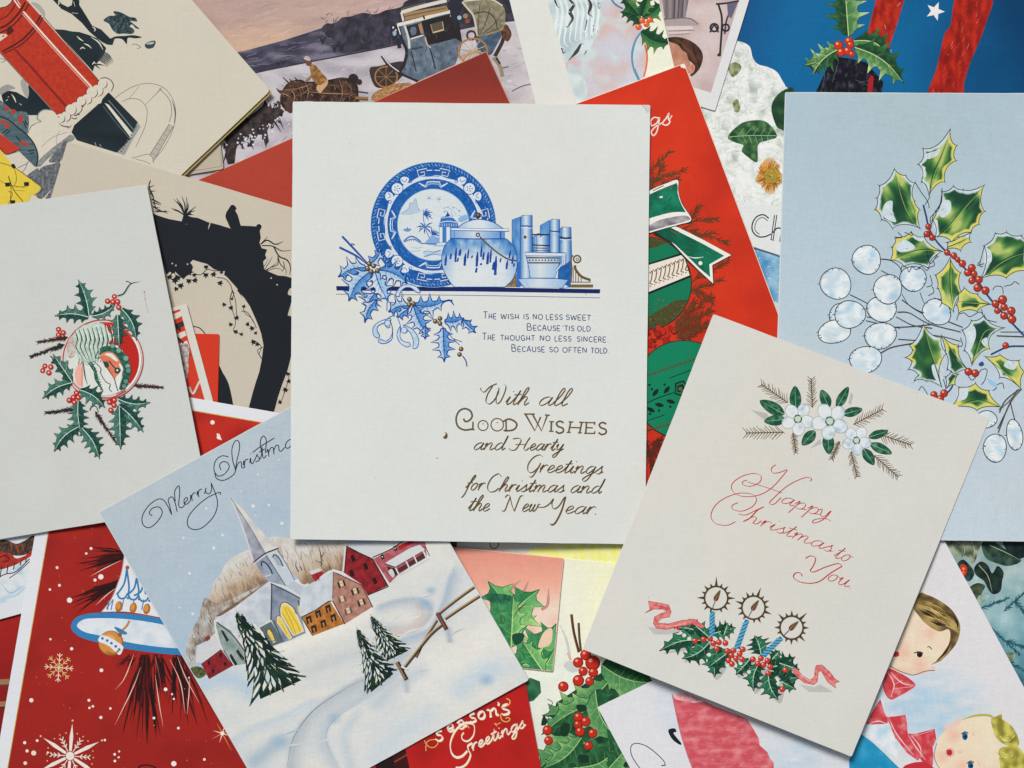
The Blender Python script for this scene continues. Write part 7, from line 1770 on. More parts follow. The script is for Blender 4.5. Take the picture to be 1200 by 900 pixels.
rail(Y(948, 332, 900, 366, 838, 414, 832, 425), 3.2); rail(Y(962, 362, 900, 402, 850, 436), 3.4); rail(Y(825, 440, 790, 495, 760, 555), 3.0); rail(Y(845, 450, 800, 490, 720, 590, 715, 585), 3.0)
p.line(Y(828, 420, 842, 445, 856, 470), 5, (84, 52, 44)); p.line(Y(826, 418, 840, 442, 852, 468), 2.4, (140, 84, 66)); p.line(Y(703, 572, 718, 600, 732, 626), 5, (70, 50, 42)); p.line(Y(701, 572, 715, 600, 728, 624), 2.2, (150, 116, 88)); p.line(Y(735, 595, 715, 585), 2, (214, 214, 212)); p.done()
p = Print(c, 'printed_snowflakes', material=PAINT)
for x, y, r in [(460, 78, 13), (570, 72, 10), (663, 200, 13), (243, 282, 10), (183, 372, 11), (12, 552, 10), (34, 835, 10), (130, 95, 9), (-30, 300, 8)]: p.disc(*V(x, y)[0], r / 6, (214, 216, 214), n=12)
for k in range(60):
    x, y = rnd.uniform(120, 345), rnd.uniform(480, 780)
    if (x - 116) * .543 + (y - 600) > 3 or True:
        if inside((x, y), c.clip) and not inside((x, y), wood) and not inside((x, y), snow_poly): p.disc(x, y, rnd.uniform(.5, 1.3), mix(sky2(x, y), (220, 222, 220), rnd.uniform(.4, .9)), n=8)
p.done()
V = view(0, 420, 3.4286)
p = Print(c, 'lettering', label='dark looping script reading Merry Christmas')
lc = (44, 54, 68); w_ = 1.15
p.line(V(612, 632, 600, 622, 612, 602, 640, 598, 652, 622, 630, 658, 600, 680, 575, 668, 572, 635, 592, 598, 625, 570, 652, 566, 672, 590, 690, 628), w_, lc)
p.line(V(690, 628, 682, 592, 676, 568, 690, 556, 702, 575, 712, 616), w_, lc); p.line(V(704, 575, 702, 535, 718, 512, 722, 540, 718, 590, 730, 600, 745, 585), w_, lc)
lettering(p, 'err', V(740, 592)[0], V(822, 545)[0], 7.2, w_, lc, slant=.15)
p.line(V(822, 545, 828, 520, 826, 535, 838, 545, 850, 530, 848, 500), w_, lc)
p.line(V(848, 500, 866, 545, 874, 585, 860, 632, 820, 675, 785, 688, 756, 675, 756, 640, 785, 600, 830, 562, 870, 542, 886, 538, 884, 548), w_, lc)
p.line(V(888, 448, 882, 430, 895, 415, 915, 420, 920, 440, 900, 466, 875, 472, 860, 448, 866, 412, 890, 392, 918, 395), w_, lc); p.line(V(862, 455, 870, 482, 898, 490, 930, 474, 946, 452, 935, 410, 932, 365, 945, 332, 960, 335, 962, 365, 952, 410, 945, 455), w_, lc)
p.line(V(945, 455, 955, 425, 968, 415, 972, 440, 985, 436), w_, lc)
lettering(p, 'rist', V(980, 440)[0], V(1072, 396)[0], 7.6, w_, lc, slant=.2); p.line(V(1015, 378, 1050, 352, 1102, 320), w_, lc); p.line(V(1052, 385, 1046, 335, 1058, 312, 1070, 330, 1066, 380), w_, lc)
lettering(p, 'mas', V(1076, 396)[0], V(1230, 330)[0], 8.6, w_, lc, slant=.15); p.done()

# ================================================================ the large blue and white card
c = Card('greeting_card', [(343, 119), (762, 123), (756, 638), (340, 632)], (211, 213, 211),
         'large white card with blue plate, jar and books above gold script, centre', fold='left', gap=1.5, round_=2.0)
A = view(420, 180, 5.456); B = view(390, 265, 5.453); D = view(505, 235, 6); E = view(380, 170, 3.4618)
b1, b2, b3, b4 = (14, 76, 158), (48, 116, 190), (126, 172, 214), (190, 206, 220)
ww = (208, 216, 222)
p = Print(c, 'worn_corner'); p.fill([(752, 121), (762, 123), (761.5, 133)], (196, 198, 196)); p.line([(749, 122), (755, 125.5), (759, 132)], .7, (150, 150, 150)); p.done()
p = Print(c, 'printed_shelf')
p.fill(E(48, 572, 600, 576, 1120, 585, 1118, 602, 600, 594, 50, 590), (20, 40, 104)); p.line(E(48, 605, 600, 610, 1120, 620), .7, (60, 90, 140)); p.line(E(1062, 600, 1060, 608), .6, (60, 90, 140)); p.done()
p = Print(c, 'printed_plate')
cx, cy = A(479, 455)[0]
R = 73.6
def pol(r, a): return (cx + r * math.cos(a), cy + r * math.sin(a))
def circ(r, n=72): return [pol(r, 6.2832 * i / n) for i in range(n)]
p.fill(circ(R), b3); p.fill(circ(R - .6), lambda x, y: mix((34, 104, 184), (16, 80, 162), .5 + .8 * nz(x, y, .25, 2)), 3)
for k in range(110):
    a = 6.2832 * k / 110; p.line([pol(R - 2.2, a), pol(R - 5.0, a + .03)], .6, (170, 200, 230) if k % 2 else (110, 160, 214))
for k in range(260):
    a = rnd.uniform(0, 6.28); p.disc(*pol(rnd.uniform(64, 72), a), .45, (150, 186, 226), n=6)
p.fill([pol(57.6 + .8 * math.sin(16 * a), a) for a in [6.2832 * i / 120 for i in range(120)]], (200, 212, 224))
p.fill(circ(53.8), b1); p.fill(circ(53), lambda x, y: mix((36, 108, 186), (18, 84, 166), .5 + .9 * nz(x, y, .3, 4)), 3)
for k in range(200):
    a = rnd.uniform(0, 6.28); r = rnd.uniform(43, 52.5); p.line([pol(r, a), pol(r, a + .05)], .5, rnd.choice([(90, 148, 212), (20, 70, 156)]))
for k in range(8):      # cartouches round the rim
    a = -1.5708 + k * .7854
    if k % 2:
        q = pol(60, a); p.disc(*q, 7.2, b1, n=24); p.disc(*q, 6.4, (206, 216, 226), n=24)
        for j in range(5): p.disc(q[0] + 3 * math.cos(j * 1.26), q[1] + 3 * math.sin(j * 1.26), .8, b1, n=8)
        p.disc(*q, .7, b1, n=8)
        for s in (-1, 1):
            q = pol(61, a + s * .2); p.blob([pol(66, a + s * .16), pol(66, a + s * .24), pol(61, a + s * .3), pol(57, a + s * .2), pol(60, a + s * .14)], (206, 216, 226)); p.line([pol(65, a + s * .17), pol(60, a + s * .2), pol(62, a + s * .26)], .7, b1); p.ring(*pol(57.5, a + s * .3), 1.7, .7, b2)
    else:
        for s in (-1, 1):
            P_ = lambda r, d: pol(r, a + s * d)
            p.line([P_(64, .02), P_(64, .12), P_(66.5, .12), P_(66.5, .29), P_(59, .29), P_(59, .17), P_(63, .17), P_(63, .24)], 1.9, b1, smooth=False)
            p.line([P_(64, .02), P_(64, .12), P_(66.5, .12), P_(66.5, .29), P_(59, .29), P_(59, .17), P_(63, .17), P_(63, .24)], 1.0, (210, 220, 228), smooth=False)
            p.line([P_(51.5, .33), P_(46, .2), P_(50.5, .14), P_(50.5, 0)], 1.3, (206, 216, 226), smooth=False); p.line([P_(49, .3), P_(44.5, .2), P_(48, .12), P_(48, 0)], .8, (190, 206, 224), smooth=False)
        for s in (.0, 1.4): p.line([pol(57 + s, a - .13), pol(57 + s, a), pol(57 + s, a + .13)], .6, b2)
p.fill(circ(42.4), b3); p.fill(circ(41.6), (206, 213, 217))
inn = circ(41)
lb = (120, 156, 204)
p.blob(A(275, 380, 320, 350, 330, 310, 345, 320, 365, 290, 380, 340, 395, 365, 330, 385), (176, 194, 216)); p.line(A(275, 382, 320, 352, 330, 312, 345, 322, 366, 288, 380, 345, 396, 366), .6, lb); p.line(A(260, 385, 330, 388, 400, 370), .5, lb)
for x, y in [(452, 285), (515, 290)]:
    o = A(x, y)[0]
    for k in range(5): a = k * 1.256 + .3; p.line([o, (o[0] + 4.6 * math.cos(a), o[1] + 3.6 * math.sin(a))], 1.5, (96, 140, 200), taper=(.5, .1))
for bx, by, n, a0, a1, l in [(418, 390, 6, -1.1, .9, 60), (425, 470, 7, -.6, 3.9, 60), (470, 520, 5, -1.6, .2, 60)]:
    o = A(bx, by)[0]
    for k in range(n):
        a = a0 + (a1 - a0) * k / (n - 1); L_ = l / 5.456 * rnd.uniform(.8, 1.1)
        p.line([o, (o[0] + L_ * .6 * math.cos(a), o[1] + L_ * .5 * math.sin(a) - 1), (o[0] + L_ * math.cos(a), o[1] + L_ * .85 * math.sin(a) + .5)], 1.7, (36, 92, 172), taper=(.25, .15))
p.line(A(415, 360, 418, 430, 440, 510, 470, 560), .9, b2); p.line(A(430, 450, 400, 470, 390, 480), .8, b2)
p.blob(A(285, 485, 310, 478, 340, 482, 325, 498, 300, 498), (110, 150, 200)); p.line(A(312, 470, 314, 485), .8, b1); p.line(A(290, 560, 320, 535, 345, 530, 375, 545, 400, 565), 2.0, (80, 130, 196)); p.line(A(290, 566, 330, 550, 360, 550, 400, 572, 460, 575), .9, b1)
for k in range(6): p.line(A(310 + k * 14, 545, 312 + k * 14, 560), .6, b1)
p.fill(A(420, 575, 470, 520, 530, 545, 590, 570, 590, 585, 450, 585), (130, 168, 212)); p.line(A(400, 575, 600, 578), .8, b1); p.fill(A(500, 575, 620, 560, 620, 580, 505, 585), ww); p.line(A(480, 590, 600, 590), .6, b2)
p.fill(A(510, 465, 520, 440, 530, 405, 560, 400, 600, 405, 635, 440, 640, 465), b2); p.fill(A(555, 402, 570, 375, 590, 400), b1); p.disc(*A(571, 374)[0], .8, b1)
p.line(A(522, 440, 575, 432, 632, 440), .9, ww); p.line(A(530, 412, 575, 406, 600, 410), .6, ww)
for k in range(8): p.line(A(520 + k * 15, 447, 520 + k * 15, 464), .6, ww)
p.fill(A(515, 465, 640, 465, 640, 570, 515, 570), (66, 124, 196)); p.fill(A(518, 470, 540, 470, 540, 568, 518, 568), ww); p.fill(A(563, 470, 585, 470, 585, 568, 563, 568), ww); p.line(A(540, 470, 540, 568), .8, b1)
p.blob(A(640, 410, 690, 390, 700, 420, 650, 440), (140, 176, 216))
for k in range(26): p.disc(*A(rnd.uniform(530, 680), rnd.uniform(335, 400))[0], rnd.uniform(.4, .9), rnd.choice([(120, 156, 204), (150, 178, 214)]), n=7)
p.line(A(535, 350, 570, 345, 600, 358), .5, lb); p.line(A(320, 630, 370, 622, 400, 620), .5, lb); p.line(A(340, 600, 380, 605, 410, 598), .4, lb)
p.fill(A(415, 630, 440, 622, 480, 628, 530, 615, 530, 650, 480, 645, 440, 655, 418, 660), (176, 196, 218)); p.line(A(415, 630, 440, 622, 480, 628, 530, 615), .6, b2); p.line(A(418, 660, 440, 655, 480, 645, 530, 650), .6, b2); p.line(A(430, 655, 520, 620), .5, b2); p.done()
p = Print(c, 'printed_books')
def book(spine, side, bands, top=True):
    p.fill(side, lambda x, y: mix((44, 112, 188), (140, 182, 218), .45 + .6 * nz(x, y * .4, .2, 3)), 3)
    xs = [q[0] for q in spine]; x0, x1 = min(xs), max(xs)
    p.fill(spine, lambda x, y: mix((206, 216, 226), (40, 108, 184), abs((x - x0) / (x1 - x0) - .45) ** 1.3 * 2.4), 2)
    p.line(spine + [spine[0]], .7, b1, smooth=False); p.line(side, .6, b1, smooth=False)
book(D(715, 370, 715, 260, 750, 232, 836, 238, 836, 370), D(712, 262, 745, 234, 745, 370, 712, 370), [])
book(D(835, 380, 835, 150, 850, 130, 905, 132, 908, 380), D(768, 260, 768, 175, 835, 135, 835, 235, 800, 240), [])
book(D(905, 620, 905, 200, 925, 185, 985, 188, 990, 400, 980, 610), D(905, 300, 905, 205, 922, 188, 915, 300), [])
book(D(628, 600, 628, 125, 640, 105, 712, 102, 716, 400, 716, 600), D(570, 300, 570, 135, 630, 112, 628, 600, 605, 600, 605, 480), [])
for q, w, col in [(D(630, 180, 670, 178, 714, 185), 1.4, b1), (D(632, 190, 714, 194), .6, ww), (D(836, 212, 870, 218, 908, 215), 1.4, b1), (D(906, 258, 945, 266, 988, 262), 2.2, (24, 60, 120)), (D(908, 274, 986, 276), .6, ww), (D(713, 240, 836, 240), 1.6, (24, 40, 70)), (D(713, 312, 836, 318), 1.4, (30, 40, 60)), (D(713, 332, 836, 338), 1.2, (120, 96, 60)), (D(713, 352, 836, 352), .8, b1), (D(836, 240, 908, 240), .6, b3)]: p.line(q, w, col, smooth=False)
p.disc(*D(662, 257)[0], 2.4, (176, 166, 150)); p.disc(*D(662, 257)[0], 1.5, (60, 46, 34))
p.fill(D(895, 480, 985, 420, 978, 612, 890, 560), lambda x, y: mix((20, 82, 164), (54, 122, 192), .4 + .7 * nz(x, y, .2)), 3); p.fill(D(605, 440, 630, 420, 628, 610, 596, 610), (46, 110, 196)); p.done()
p = Print(c, 'printed_bookend', material=GILT)
gdk = (112, 88, 58)
p.ring(*D(1028, 412)[0], 4.2, 1.9, gdk); p.ring(*D(1030, 414)[0], 1.6, .9, gdk)
p.line(D(1000, 385, 985, 410, 990, 470, 985, 575), 1.6, gdk); p.line(D(1012, 455, 1020, 490, 1060, 535, 1118, 558), 3.0, gdk); p.line(D(1118, 550, 1118, 574), 1.6, gdk)
for x in (1000, 1018, 1036, 1056): p.line(D(x, 470 + (x - 1000) * 1.1, x, 572), 1.0, gdk)
p.line(D(985, 574, 1120, 574), 1.0, gdk); p.fill(D(982, 590, 1140, 590, 1140, 612, 982, 612), (140, 116, 80)); 
for x in range(990, 1136, 12): p.line(D(x, 592, x + 4, 610), .7, (90, 70, 46))
p.fill(D(515, 608, 598, 480, 604, 608), (150, 126, 90)); p.line(D(520, 606, 590, 490, 600, 605), 1.4, gdk, smooth=False); p.line(D(545, 590, 590, 575), 1, gdk); p.line(D(575, 540, 592, 545), 1, gdk); p.line(D(560, 605, 580, 560), .9, gdk); p.done()
p = Print(c, 'printed_jar')
jar = spline(D(140, 268, 95, 320, 75, 400, 85, 480, 125, 560, 165, 608)) + spline(D(520, 608, 570, 560, 600, 490, 606, 420, 590, 340, 550, 285, 520, 266))
def glaze(x, y):
    u = (x - 505) * 6; v = (y - 235) * 6
    t = (v - 266) / 340
    b = mix((150, 186, 218), (206, 213, 218), min(1, t * 2.0))
    edge = abs(u - 340) / 266
    b = mix(b, (96, 152, 216), max(0, edge - .62) * 2.2 * (1.2 - t))
    if t < .36: b = mix(b, (40, 108, 186), max(0, .8 * (1 - t / .36) * (.55 + 1.3 * nz(x, y, .12, 2)) + max(0, edge - .45)))
    d = math.hypot((u - 280) / 130, (v - 520) / 55)
    if d < 1: b = mix(b, (212, 216, 216), 1 - d)
    return b
p.fill(jar, glaze, 2); p.line(jar, .8, b1, smooth=False)
for x, y0, y1, w in [(105, 380, 450, 2.0), (140, 370, 405, 1.8), (175, 330, 425, 2.0), (205, 340, 380, 2.4), (240, 370, 450, 2.4), (262, 340, 400, 1.6), (290, 385, 400, 1.4), (325, 360, 455, 2.4), (355, 320, 390, 1.8), (370, 360, 410, 2.0), (400, 360, 440, 2.4), (455, 390, 515, 2.6), (440, 430, 480, 2.2), (490, 400, 430, 1.4), (535, 420, 475, 2.0), (555, 350, 400, 1.6), (575, 380, 440, 1.8), (320, 470, 500, 2.0), (355, 443, 448, 2.0), (420, 340, 430, 1.8), (190, 400, 425, 1.6), (585, 440, 460, 1.6)]:
    p.line(D(x + 4, y0, x, (y0 + y1) / 2, x - 3, y1), w * 1.35, (24, 72, 162), taper=(.35, .8)); p.disc(*D(x - 3, y1)[0], w * .72, (26, 80, 172), n=8)
for k in range(16): x = 150 + k * 26; p.line(D(x, 290 + abs(x - 340) * .12, x - 6, 340), 1.8, rnd.choice([(60, 120, 200), (96, 150, 214), (40, 100, 190)]), taper=(.2, .2))
p.fill(D(140, 195, 520, 205, 520, 268, 140, 266), lambda x, y: mix((196, 208, 222), (80, 140, 210), abs((x - 505) * 6 - 300) / 230), 3)
p.line(D(140, 266, 340, 270, 522, 268), 1.2, b1); p.line(D(165, 215, 165, 262), .6, b2); p.line(D(490, 215, 490, 265), 1.4, b1)
p.fill(spline(D(185, 196, 230, 160, 300, 136, 360, 134, 430, 150, 480, 178, 510, 200)), lambda x, y: mix((206, 214, 222), (110, 162, 216), max(0, abs((x - 505) * 6 - 330) / 170 - .25)), 3); p.line(D(185, 194, 230, 160, 300, 136, 360, 134, 430, 150, 480, 178, 510, 200), .9, b1)
p.line(D(142, 202, 340, 206, 548, 208), 3.4, b1); p.line(D(142, 201, 340, 205, 546, 207), 2.2, (210, 218, 224)); p.done()
p2 = Print(c, 'printed_jar_handle', parent=p, material=GILT)
p2.disc(*D(333, 104)[0], 3.4, (72, 54, 36)); p2.disc(*D(330, 100)[0], 1.6, (150, 126, 90)); p2.ring(*D(330, 241)[0], 2.0, 1.4, (96, 74, 50)); p2.line(D(345, 255, 400, 310, 480, 375, 550, 415, 608, 424), 1.8, (104, 82, 58)); p2.done()
p = Print(c, 'printed_cup_and_saucer')
p.fill(D(662, 365, 915, 372, 900, 430, 870, 545, 700, 545, 685, 460), lambda x, y: mix((204, 212, 220), (120, 168, 216), abs((x - 505) * 6 - 770) / 190), 3); p.line(D(662, 365, 685, 460, 700, 545, 872, 545, 905, 430), .8, b1, smooth=False)
p.fill(D(660, 364, 952, 370, 950, 388, 668, 386), (206, 214, 222)); p.line(D(660, 363, 952, 369), .9, b1); p.line(D(668, 388, 910, 392), .6, b1)
p.line(D(672, 402, 908, 404), 1.5, (80, 64, 46)); p.line(D(682, 438, 900, 438), 1.6, (96, 76, 52))
for x in range(690, 900, 22): p.line(D(x, 420, x + 9, 420), 1.8, (60, 60, 70))
p.line(D(930, 385, 926, 440, 880, 495), 2.6, b1, smooth=False); p.line(D(930, 385, 926, 440, 880, 495), 1.5, (206, 214, 222), smooth=False); p.line(D(950, 375, 948, 450), 1.0, b1)
p.fill(D(612, 552, 700, 546, 880, 548, 965, 558, 925, 612, 655, 612), lambda x, y: mix((202, 211, 220), (130, 174, 218), abs((x - 505) * 6 - 760) / 240), 3); p.line(D(655, 612, 612, 552, 700, 546, 880, 548, 965, 558, 925, 612), .8, b1, smooth=False); p.line(D(690, 610, 670, 570), .5, b3); p.done()
p = Print(c, 'printed_holly_spray')
hb = dict(a=(162, 192, 220), d=(74, 138, 204), rib=(16, 74, 158), line=(14, 72, 156), lw=1.5, rw=1.2, spike=1.4, valley=.54, hi=(212, 218, 220), veins=4)
for k, (q, w, n, bd) in enumerate([((225, 250, 310, 150), 70, 2, .1), ((215, 265, 40, 320), 120, 3, .1), ((240, 290, 105, 470), 150, 4, .1), ((270, 290, 350, 470), 130, 4, .05), ((290, 280, 470, 360), 120, 4, -.1), ((270, 430, 225, 530), 110, 3, .1), ((280, 470, 205, 610), 80, 2, .1),
                                 ((520, 505, 715, 480), 110, 3, .1), ((515, 510, 600, 690), 120, 4, .05), ((490, 510, 360, 545), 110, 3, .1), ((480, 530, 410, 580), 70, 2, 0), ((715, 610, 835, 590), 100, 3, .1), ((830, 600, 910, 680), 60, 2, 0), ((705, 650, 712, 860), 110, 4, 0), ((590, 640, 590, 720), 50, 2, 0)]):
    e_ = B(*q); 
    if k == 3: holly(p, e_[0], e_[1], w / 5.453, n, bd, seed=k, **{**hb, 'd': (150, 188, 226), 'a': (190, 206, 222)})
    else: holly(p, e_[0], e_[1], w / 5.453, n, bd, seed=k, **hb)
p.line(B(715, 480, 750, 475, 775, 508), 2.2, b1, taper=(1, .3)); p.line(B(735, 478, 765, 472), 1.4, b1); p.line(B(885, 610, 850, 600), 1.4, b1); p.line(B(900, 650, 925, 640), 1.2, b1)
for q in (B(225, 240, 140, 150, 60, 65), B(222, 245, 150, 190, 42, 135)): p.line(q, 2.4, (30, 84, 172), taper=(.5, 1))
p.line(B(125, 130, 120, 112, 140, 120), 1.2, b1); p.line(B(145, 195, 150, 208), 1.2, b1); p.line(B(290, 280, 330, 270, 345, 230), .8, b1)
p.line(B(375, 405, 350, 470, 345, 540), 1.0, b2); p.line(B(540, 530, 620, 580, 700, 640, 760, 710, 810, 760), .9, b1); p.line(B(770, 720, 800, 730, 825, 740), .9, b1); p.line(B(830, 830, 850, 860, 858, 898), 1.4, b1)
p.done()
p = Print(c, 'printed_mistletoe')
for q in [B(370, 590, 310, 605, 262, 640, 258, 690, 285, 715, 300, 700, 282, 660, 300, 630, 360, 610), B(365, 600, 380, 650, 375, 700, 340, 735, 300, 720, 292, 740, 330, 750, 372, 728, 382, 690, 378, 640), B(430, 640, 410, 690, 425, 740, 470, 772, 495, 765, 490, 745, 455, 738, 430, 710, 432, 670), B(450, 630, 510, 660, 548, 720, 540, 775, 512, 780, 515, 740, 500, 690, 470, 655), B(400, 440, 430, 390, 480, 370, 530, 385, 560, 420, 540, 425, 500, 395, 460, 395, 430, 425, 425, 450)]:
    p.blob(q, lambda x, y: mix((208, 216, 220), (128, 176, 216), max(0, .3 + nz(x, y, .2, 2)))); p.line(q, .9, (30, 92, 184), closed=True)
for q in (B(385, 570, 350, 590, 330, 620, 350, 650, 368, 640), B(410, 570, 430, 630, 440, 670, 470, 680, 475, 665), B(330, 440, 350, 480, 395, 490), B(440, 420, 450, 450)): p.line(q, .9, b2)
for x, y in [(350, 620), (455, 665)]: p.disc(*B(x, y)[0], 3.4, (196, 208, 222)); p.ring(*B(x, y)[0], 3.4, .7, b2)
p.done()
for grp in [[(232, 240), (260, 254), (222, 270), (285, 284), (245, 290)], [(490, 468), (515, 495), (488, 502)], [(685, 590), (655, 608), (685, 622)], [(820, 785), (810, 820)]]:
    p = Print(c, 'printed_gilt_berries', material=GILT)
    for x, y in grp: p.disc(*B(x, y)[0], 2.9, (66, 50, 40)); p.disc(*B(x - 2, y - 2)[0], 2.1, (134, 106, 76)); p.disc(*B(x - 4, y - 5)[0], .8, (216, 206, 190))
    p.done()
V = view(560, 340, 7.0588)
p = Print(c, 'verse', label='blue capitals: The wish is no less sweet. Because tis old. The thought no less sincere. Because so often told.')
vc = (38, 72, 120)
def words(items):
    for t, x0, y0, x1, y1, h in items:
        q = V(x0, y0, x1, y1); big = t[0] in '#'
        t = t.strip('#')
        lettering(p, t, q[0], q[1], h, .95, vc, font=CAP, slant=-.02, first=1.35 if big else 1.0, gap=.16)
words([('#THE', 45, 234, 160, 238, 5.9), ('WISH', 190, 237, 350, 240, 5.9), ('IS', 376, 240, 430, 241, 5.9), ('NO', 455, 241, 545, 243, 5.9), ('LESS', 563, 243, 710, 245, 5.9), ('SWEET.', 728, 245, 965, 250, 5.9),
       ('#BECAUSE', 405, 333, 690, 336, 5.9), ("'TIS", 700, 336, 805, 338, 5.9), ('OLD.', 822, 339, 960, 341, 5.9),
       ('#THE', 38, 411, 150, 413, 5.9), ('THOUGHT', 187, 414, 478, 418, 5.9), ('NO', 513, 418, 608, 420, 5.9), ('LESS', 635, 421, 782, 424, 5.9), ('SINCERE.', 818, 425, 1090, 431, 5.9),
       ('#BECAUSE', 277, 507, 562, 512, 5.9), ('SO', 590, 512, 675, 514, 5.9), ('OFTEN', 700, 515, 912, 519, 5.9), ('TOLD.', 936, 520, 1095, 523, 5.9)])
p.done()
V = view(480, 430, 4.0893)
p = Print(c, 'gilt_lettering', material=GILT, label='dark gold script: With all Good Wishes and Hearty Greetings for Christmas and the New Year.')
gt = (112, 90, 58); nb = (.75, .22)
def G(*a, w=1.75, n=nb): p.line(V(*a), w, gt, nib=n, step=1.0)
def LT(t, x0, y0, x1, y1, h=45): lettering(p, t, V(x0, y0)[0], V(x1, y1)[0], h / 4.0893, 1.7, gt, slant=.42, nib=nb)
G(340, 100, 345, 116, 360, 120, 385, 96, 418, 80); G(398, 92, 375, 130, 366, 165, 382, 178, 405, 160, 425, 125, 428, 100); G(425, 115, 415, 150, 418, 176, 436, 165, 455, 125, 462, 95, 452, 82)
LT('ith', 455, 182, 565, 184, 42); LT('all', 612, 185, 752, 188, 42)
def K(*a, w=1.6, s=True): p.line(V(*a), w * 1.35, gt, smooth=s, step=1.0)
K(258, 248, 268, 262, 288, 255, 300, 235, 290, 210, 262, 200, 235, 215, 223, 250, 232, 285, 262, 302, 300, 298); K(304, 262, 303, 302, w=1.4); K(290, 300, 312, 300, w=1.3)
for x, y, r in [(352, 281, 24), (420, 277, 30)]: p.ring(*V(x, y)[0], r / 4.09, 1.4, gt); p.disc(*V(x, y - r * .35)[0], .8, gt)
K(462, 255, 463, 304, w=1.4); K(448, 262, 475, 250, 505, 262, 514, 280, 500, 300, 470, 306, 450, 304)
K(556, 228, 600, 306, 628, 240, s=False); K(590, 228, 632, 306, 660, 232, s=False); K(548, 226, 600, 226, w=1.3); K(648, 230, 672, 232, w=1.3)
K(680, 262, 678, 308, w=1.6); K(670, 262, 692, 263, w=1.2); K(668, 308, 690, 309, w=1.2)
for dx in (0, 205): K(738 + dx, 268 + dx * .03, 720 + dx, 260 + dx * .03, 704 + dx, 270 + dx * .03, 712 + dx, 285 + dx * .03, 734 + dx, 294 + dx * .03, 736 + dx, 310 + dx * .03, 716 + dx, 318 + dx * .03, 700 + dx, 308 + dx * .03)
K(772, 264, 762, 314, w=1.5); K(825, 266, 815, 316, w=1.5); K(764, 290, 820, 292, w=1.2); K(762, 263, 785, 264, w=1.2); K(812, 265, 836, 266, w=1.2); K(752, 314, 772, 314, w=1.2); K(806, 316, 826, 316, w=1.2)
K(848, 266, 844, 318, w=1.5); K(838, 266, 888, 268, w=1.2); K(888, 262, 886, 278, w=1.2); K(846, 291, 878, 292, w=1.2); K(836, 318, 886, 319, w=1.2); K(888, 308, 886, 322, w=1.2)
G(168, 312, 178, 322, 168, 340, w=3.0); G(160, 338, 172, 342, 180, 330, w=2.4); p.disc(*V(132, 437)[0], .8, (120, 110, 100))
LT('and', 302, 398, 452, 399, 35); G(495, 345, 520, 342, 535, 350, 522, 378, 505, 398, 482, 398, 478, 390); G(578, 338, 562, 362, 548, 392, 558, 400, 572, 388); G(508, 372, 560, 372, w=1.5)
LT('earty', 570, 400, 734, 402, 33)
G(640, 432, 622, 422, 592, 436, 568, 470, 570, 502, 592, 504, 620, 478, 628, 460); G(622, 472, 604, 505, 585, 528, 572, 524)
LT('reetings', 618, 506, 922, 514, 37)
LT('for', 262, 590, 352, 592, 36); G(440, 528, 428, 512, 396, 530, 375, 568, 380, 596, 404, 598, 428, 582); LT('hristmas', 425, 597, 738, 602, 35); LT('and', 765, 604, 915, 607, 36)
LT('the', 275, 690, 378, 692, 38); G(440, 688, 455, 690, 470, 655, 482, 622, 470, 614, 458, 626); G(482, 622, 490, 660, 502, 692); G(502, 692, 518, 650, 532, 620, 545, 618); LT('ew', 534, 694, 614, 694, 38); G(612, 672, 645, 672, 672, 655, 690, 632, 682, 655, 690, 680, 715, 668, 738, 632, 748, 622); G(748, 622, 728, 690, 700, 745, 680, 758, 676, 750, w=2.4)
LT('ear.', 740, 702, 906, 708, 37); p.done()
p = Print(c, 'age_specks')
for x, y in [(478, 162), (410, 168), (440, 560), (372, 300), (690, 190), (620, 470), (385, 600)]: p.disc(x, y, rnd.uniform(.3, .55), (150, 140, 130), n=6)
p.done()

# ================================================================ candles card, on top at the right
c = Card('greeting_card', [(836, 368), (1160, 490), (998, 887), (683, 761)], (207, 206, 201),
         'warm white card with red script, white blossoms and three blue candles', fold='top', gap=1.6, round_=2.4)
V = view(820, 430, 3.332)
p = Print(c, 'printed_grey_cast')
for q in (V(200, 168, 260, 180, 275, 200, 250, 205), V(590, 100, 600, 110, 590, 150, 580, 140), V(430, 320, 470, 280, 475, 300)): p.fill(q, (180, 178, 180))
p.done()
p = Print(c, 'printed_gold_twigs')
for k, q in enumerate([V(345, 140, 240, 68), V(440, 160, 435, 45), V(600, 225, 715, 165), V(330, 255, 180, 258), V(365, 255, 375, 335), V(700, 262, 825, 305), V(680, 345, 775, 430), V(590, 330, 615, 430), V(545, 290, 515, 360)]):
    sprig(p, q[0], q[1], (108, 84, 52), 1.15, 13, .27, .8, k)
    for j in range(2): t = rnd.random(); p.disc(q[0][0] + (q[1][0] - q[0][0]) * t + rnd.uniform(-2, 2), q[0][1] + (q[1][1] - q[0][1]) * t + rnd.uniform(-2, 2), .6, (196, 60, 50), n=6)
p.done()
p = Print(c, 'printed_green_leaf_spray')
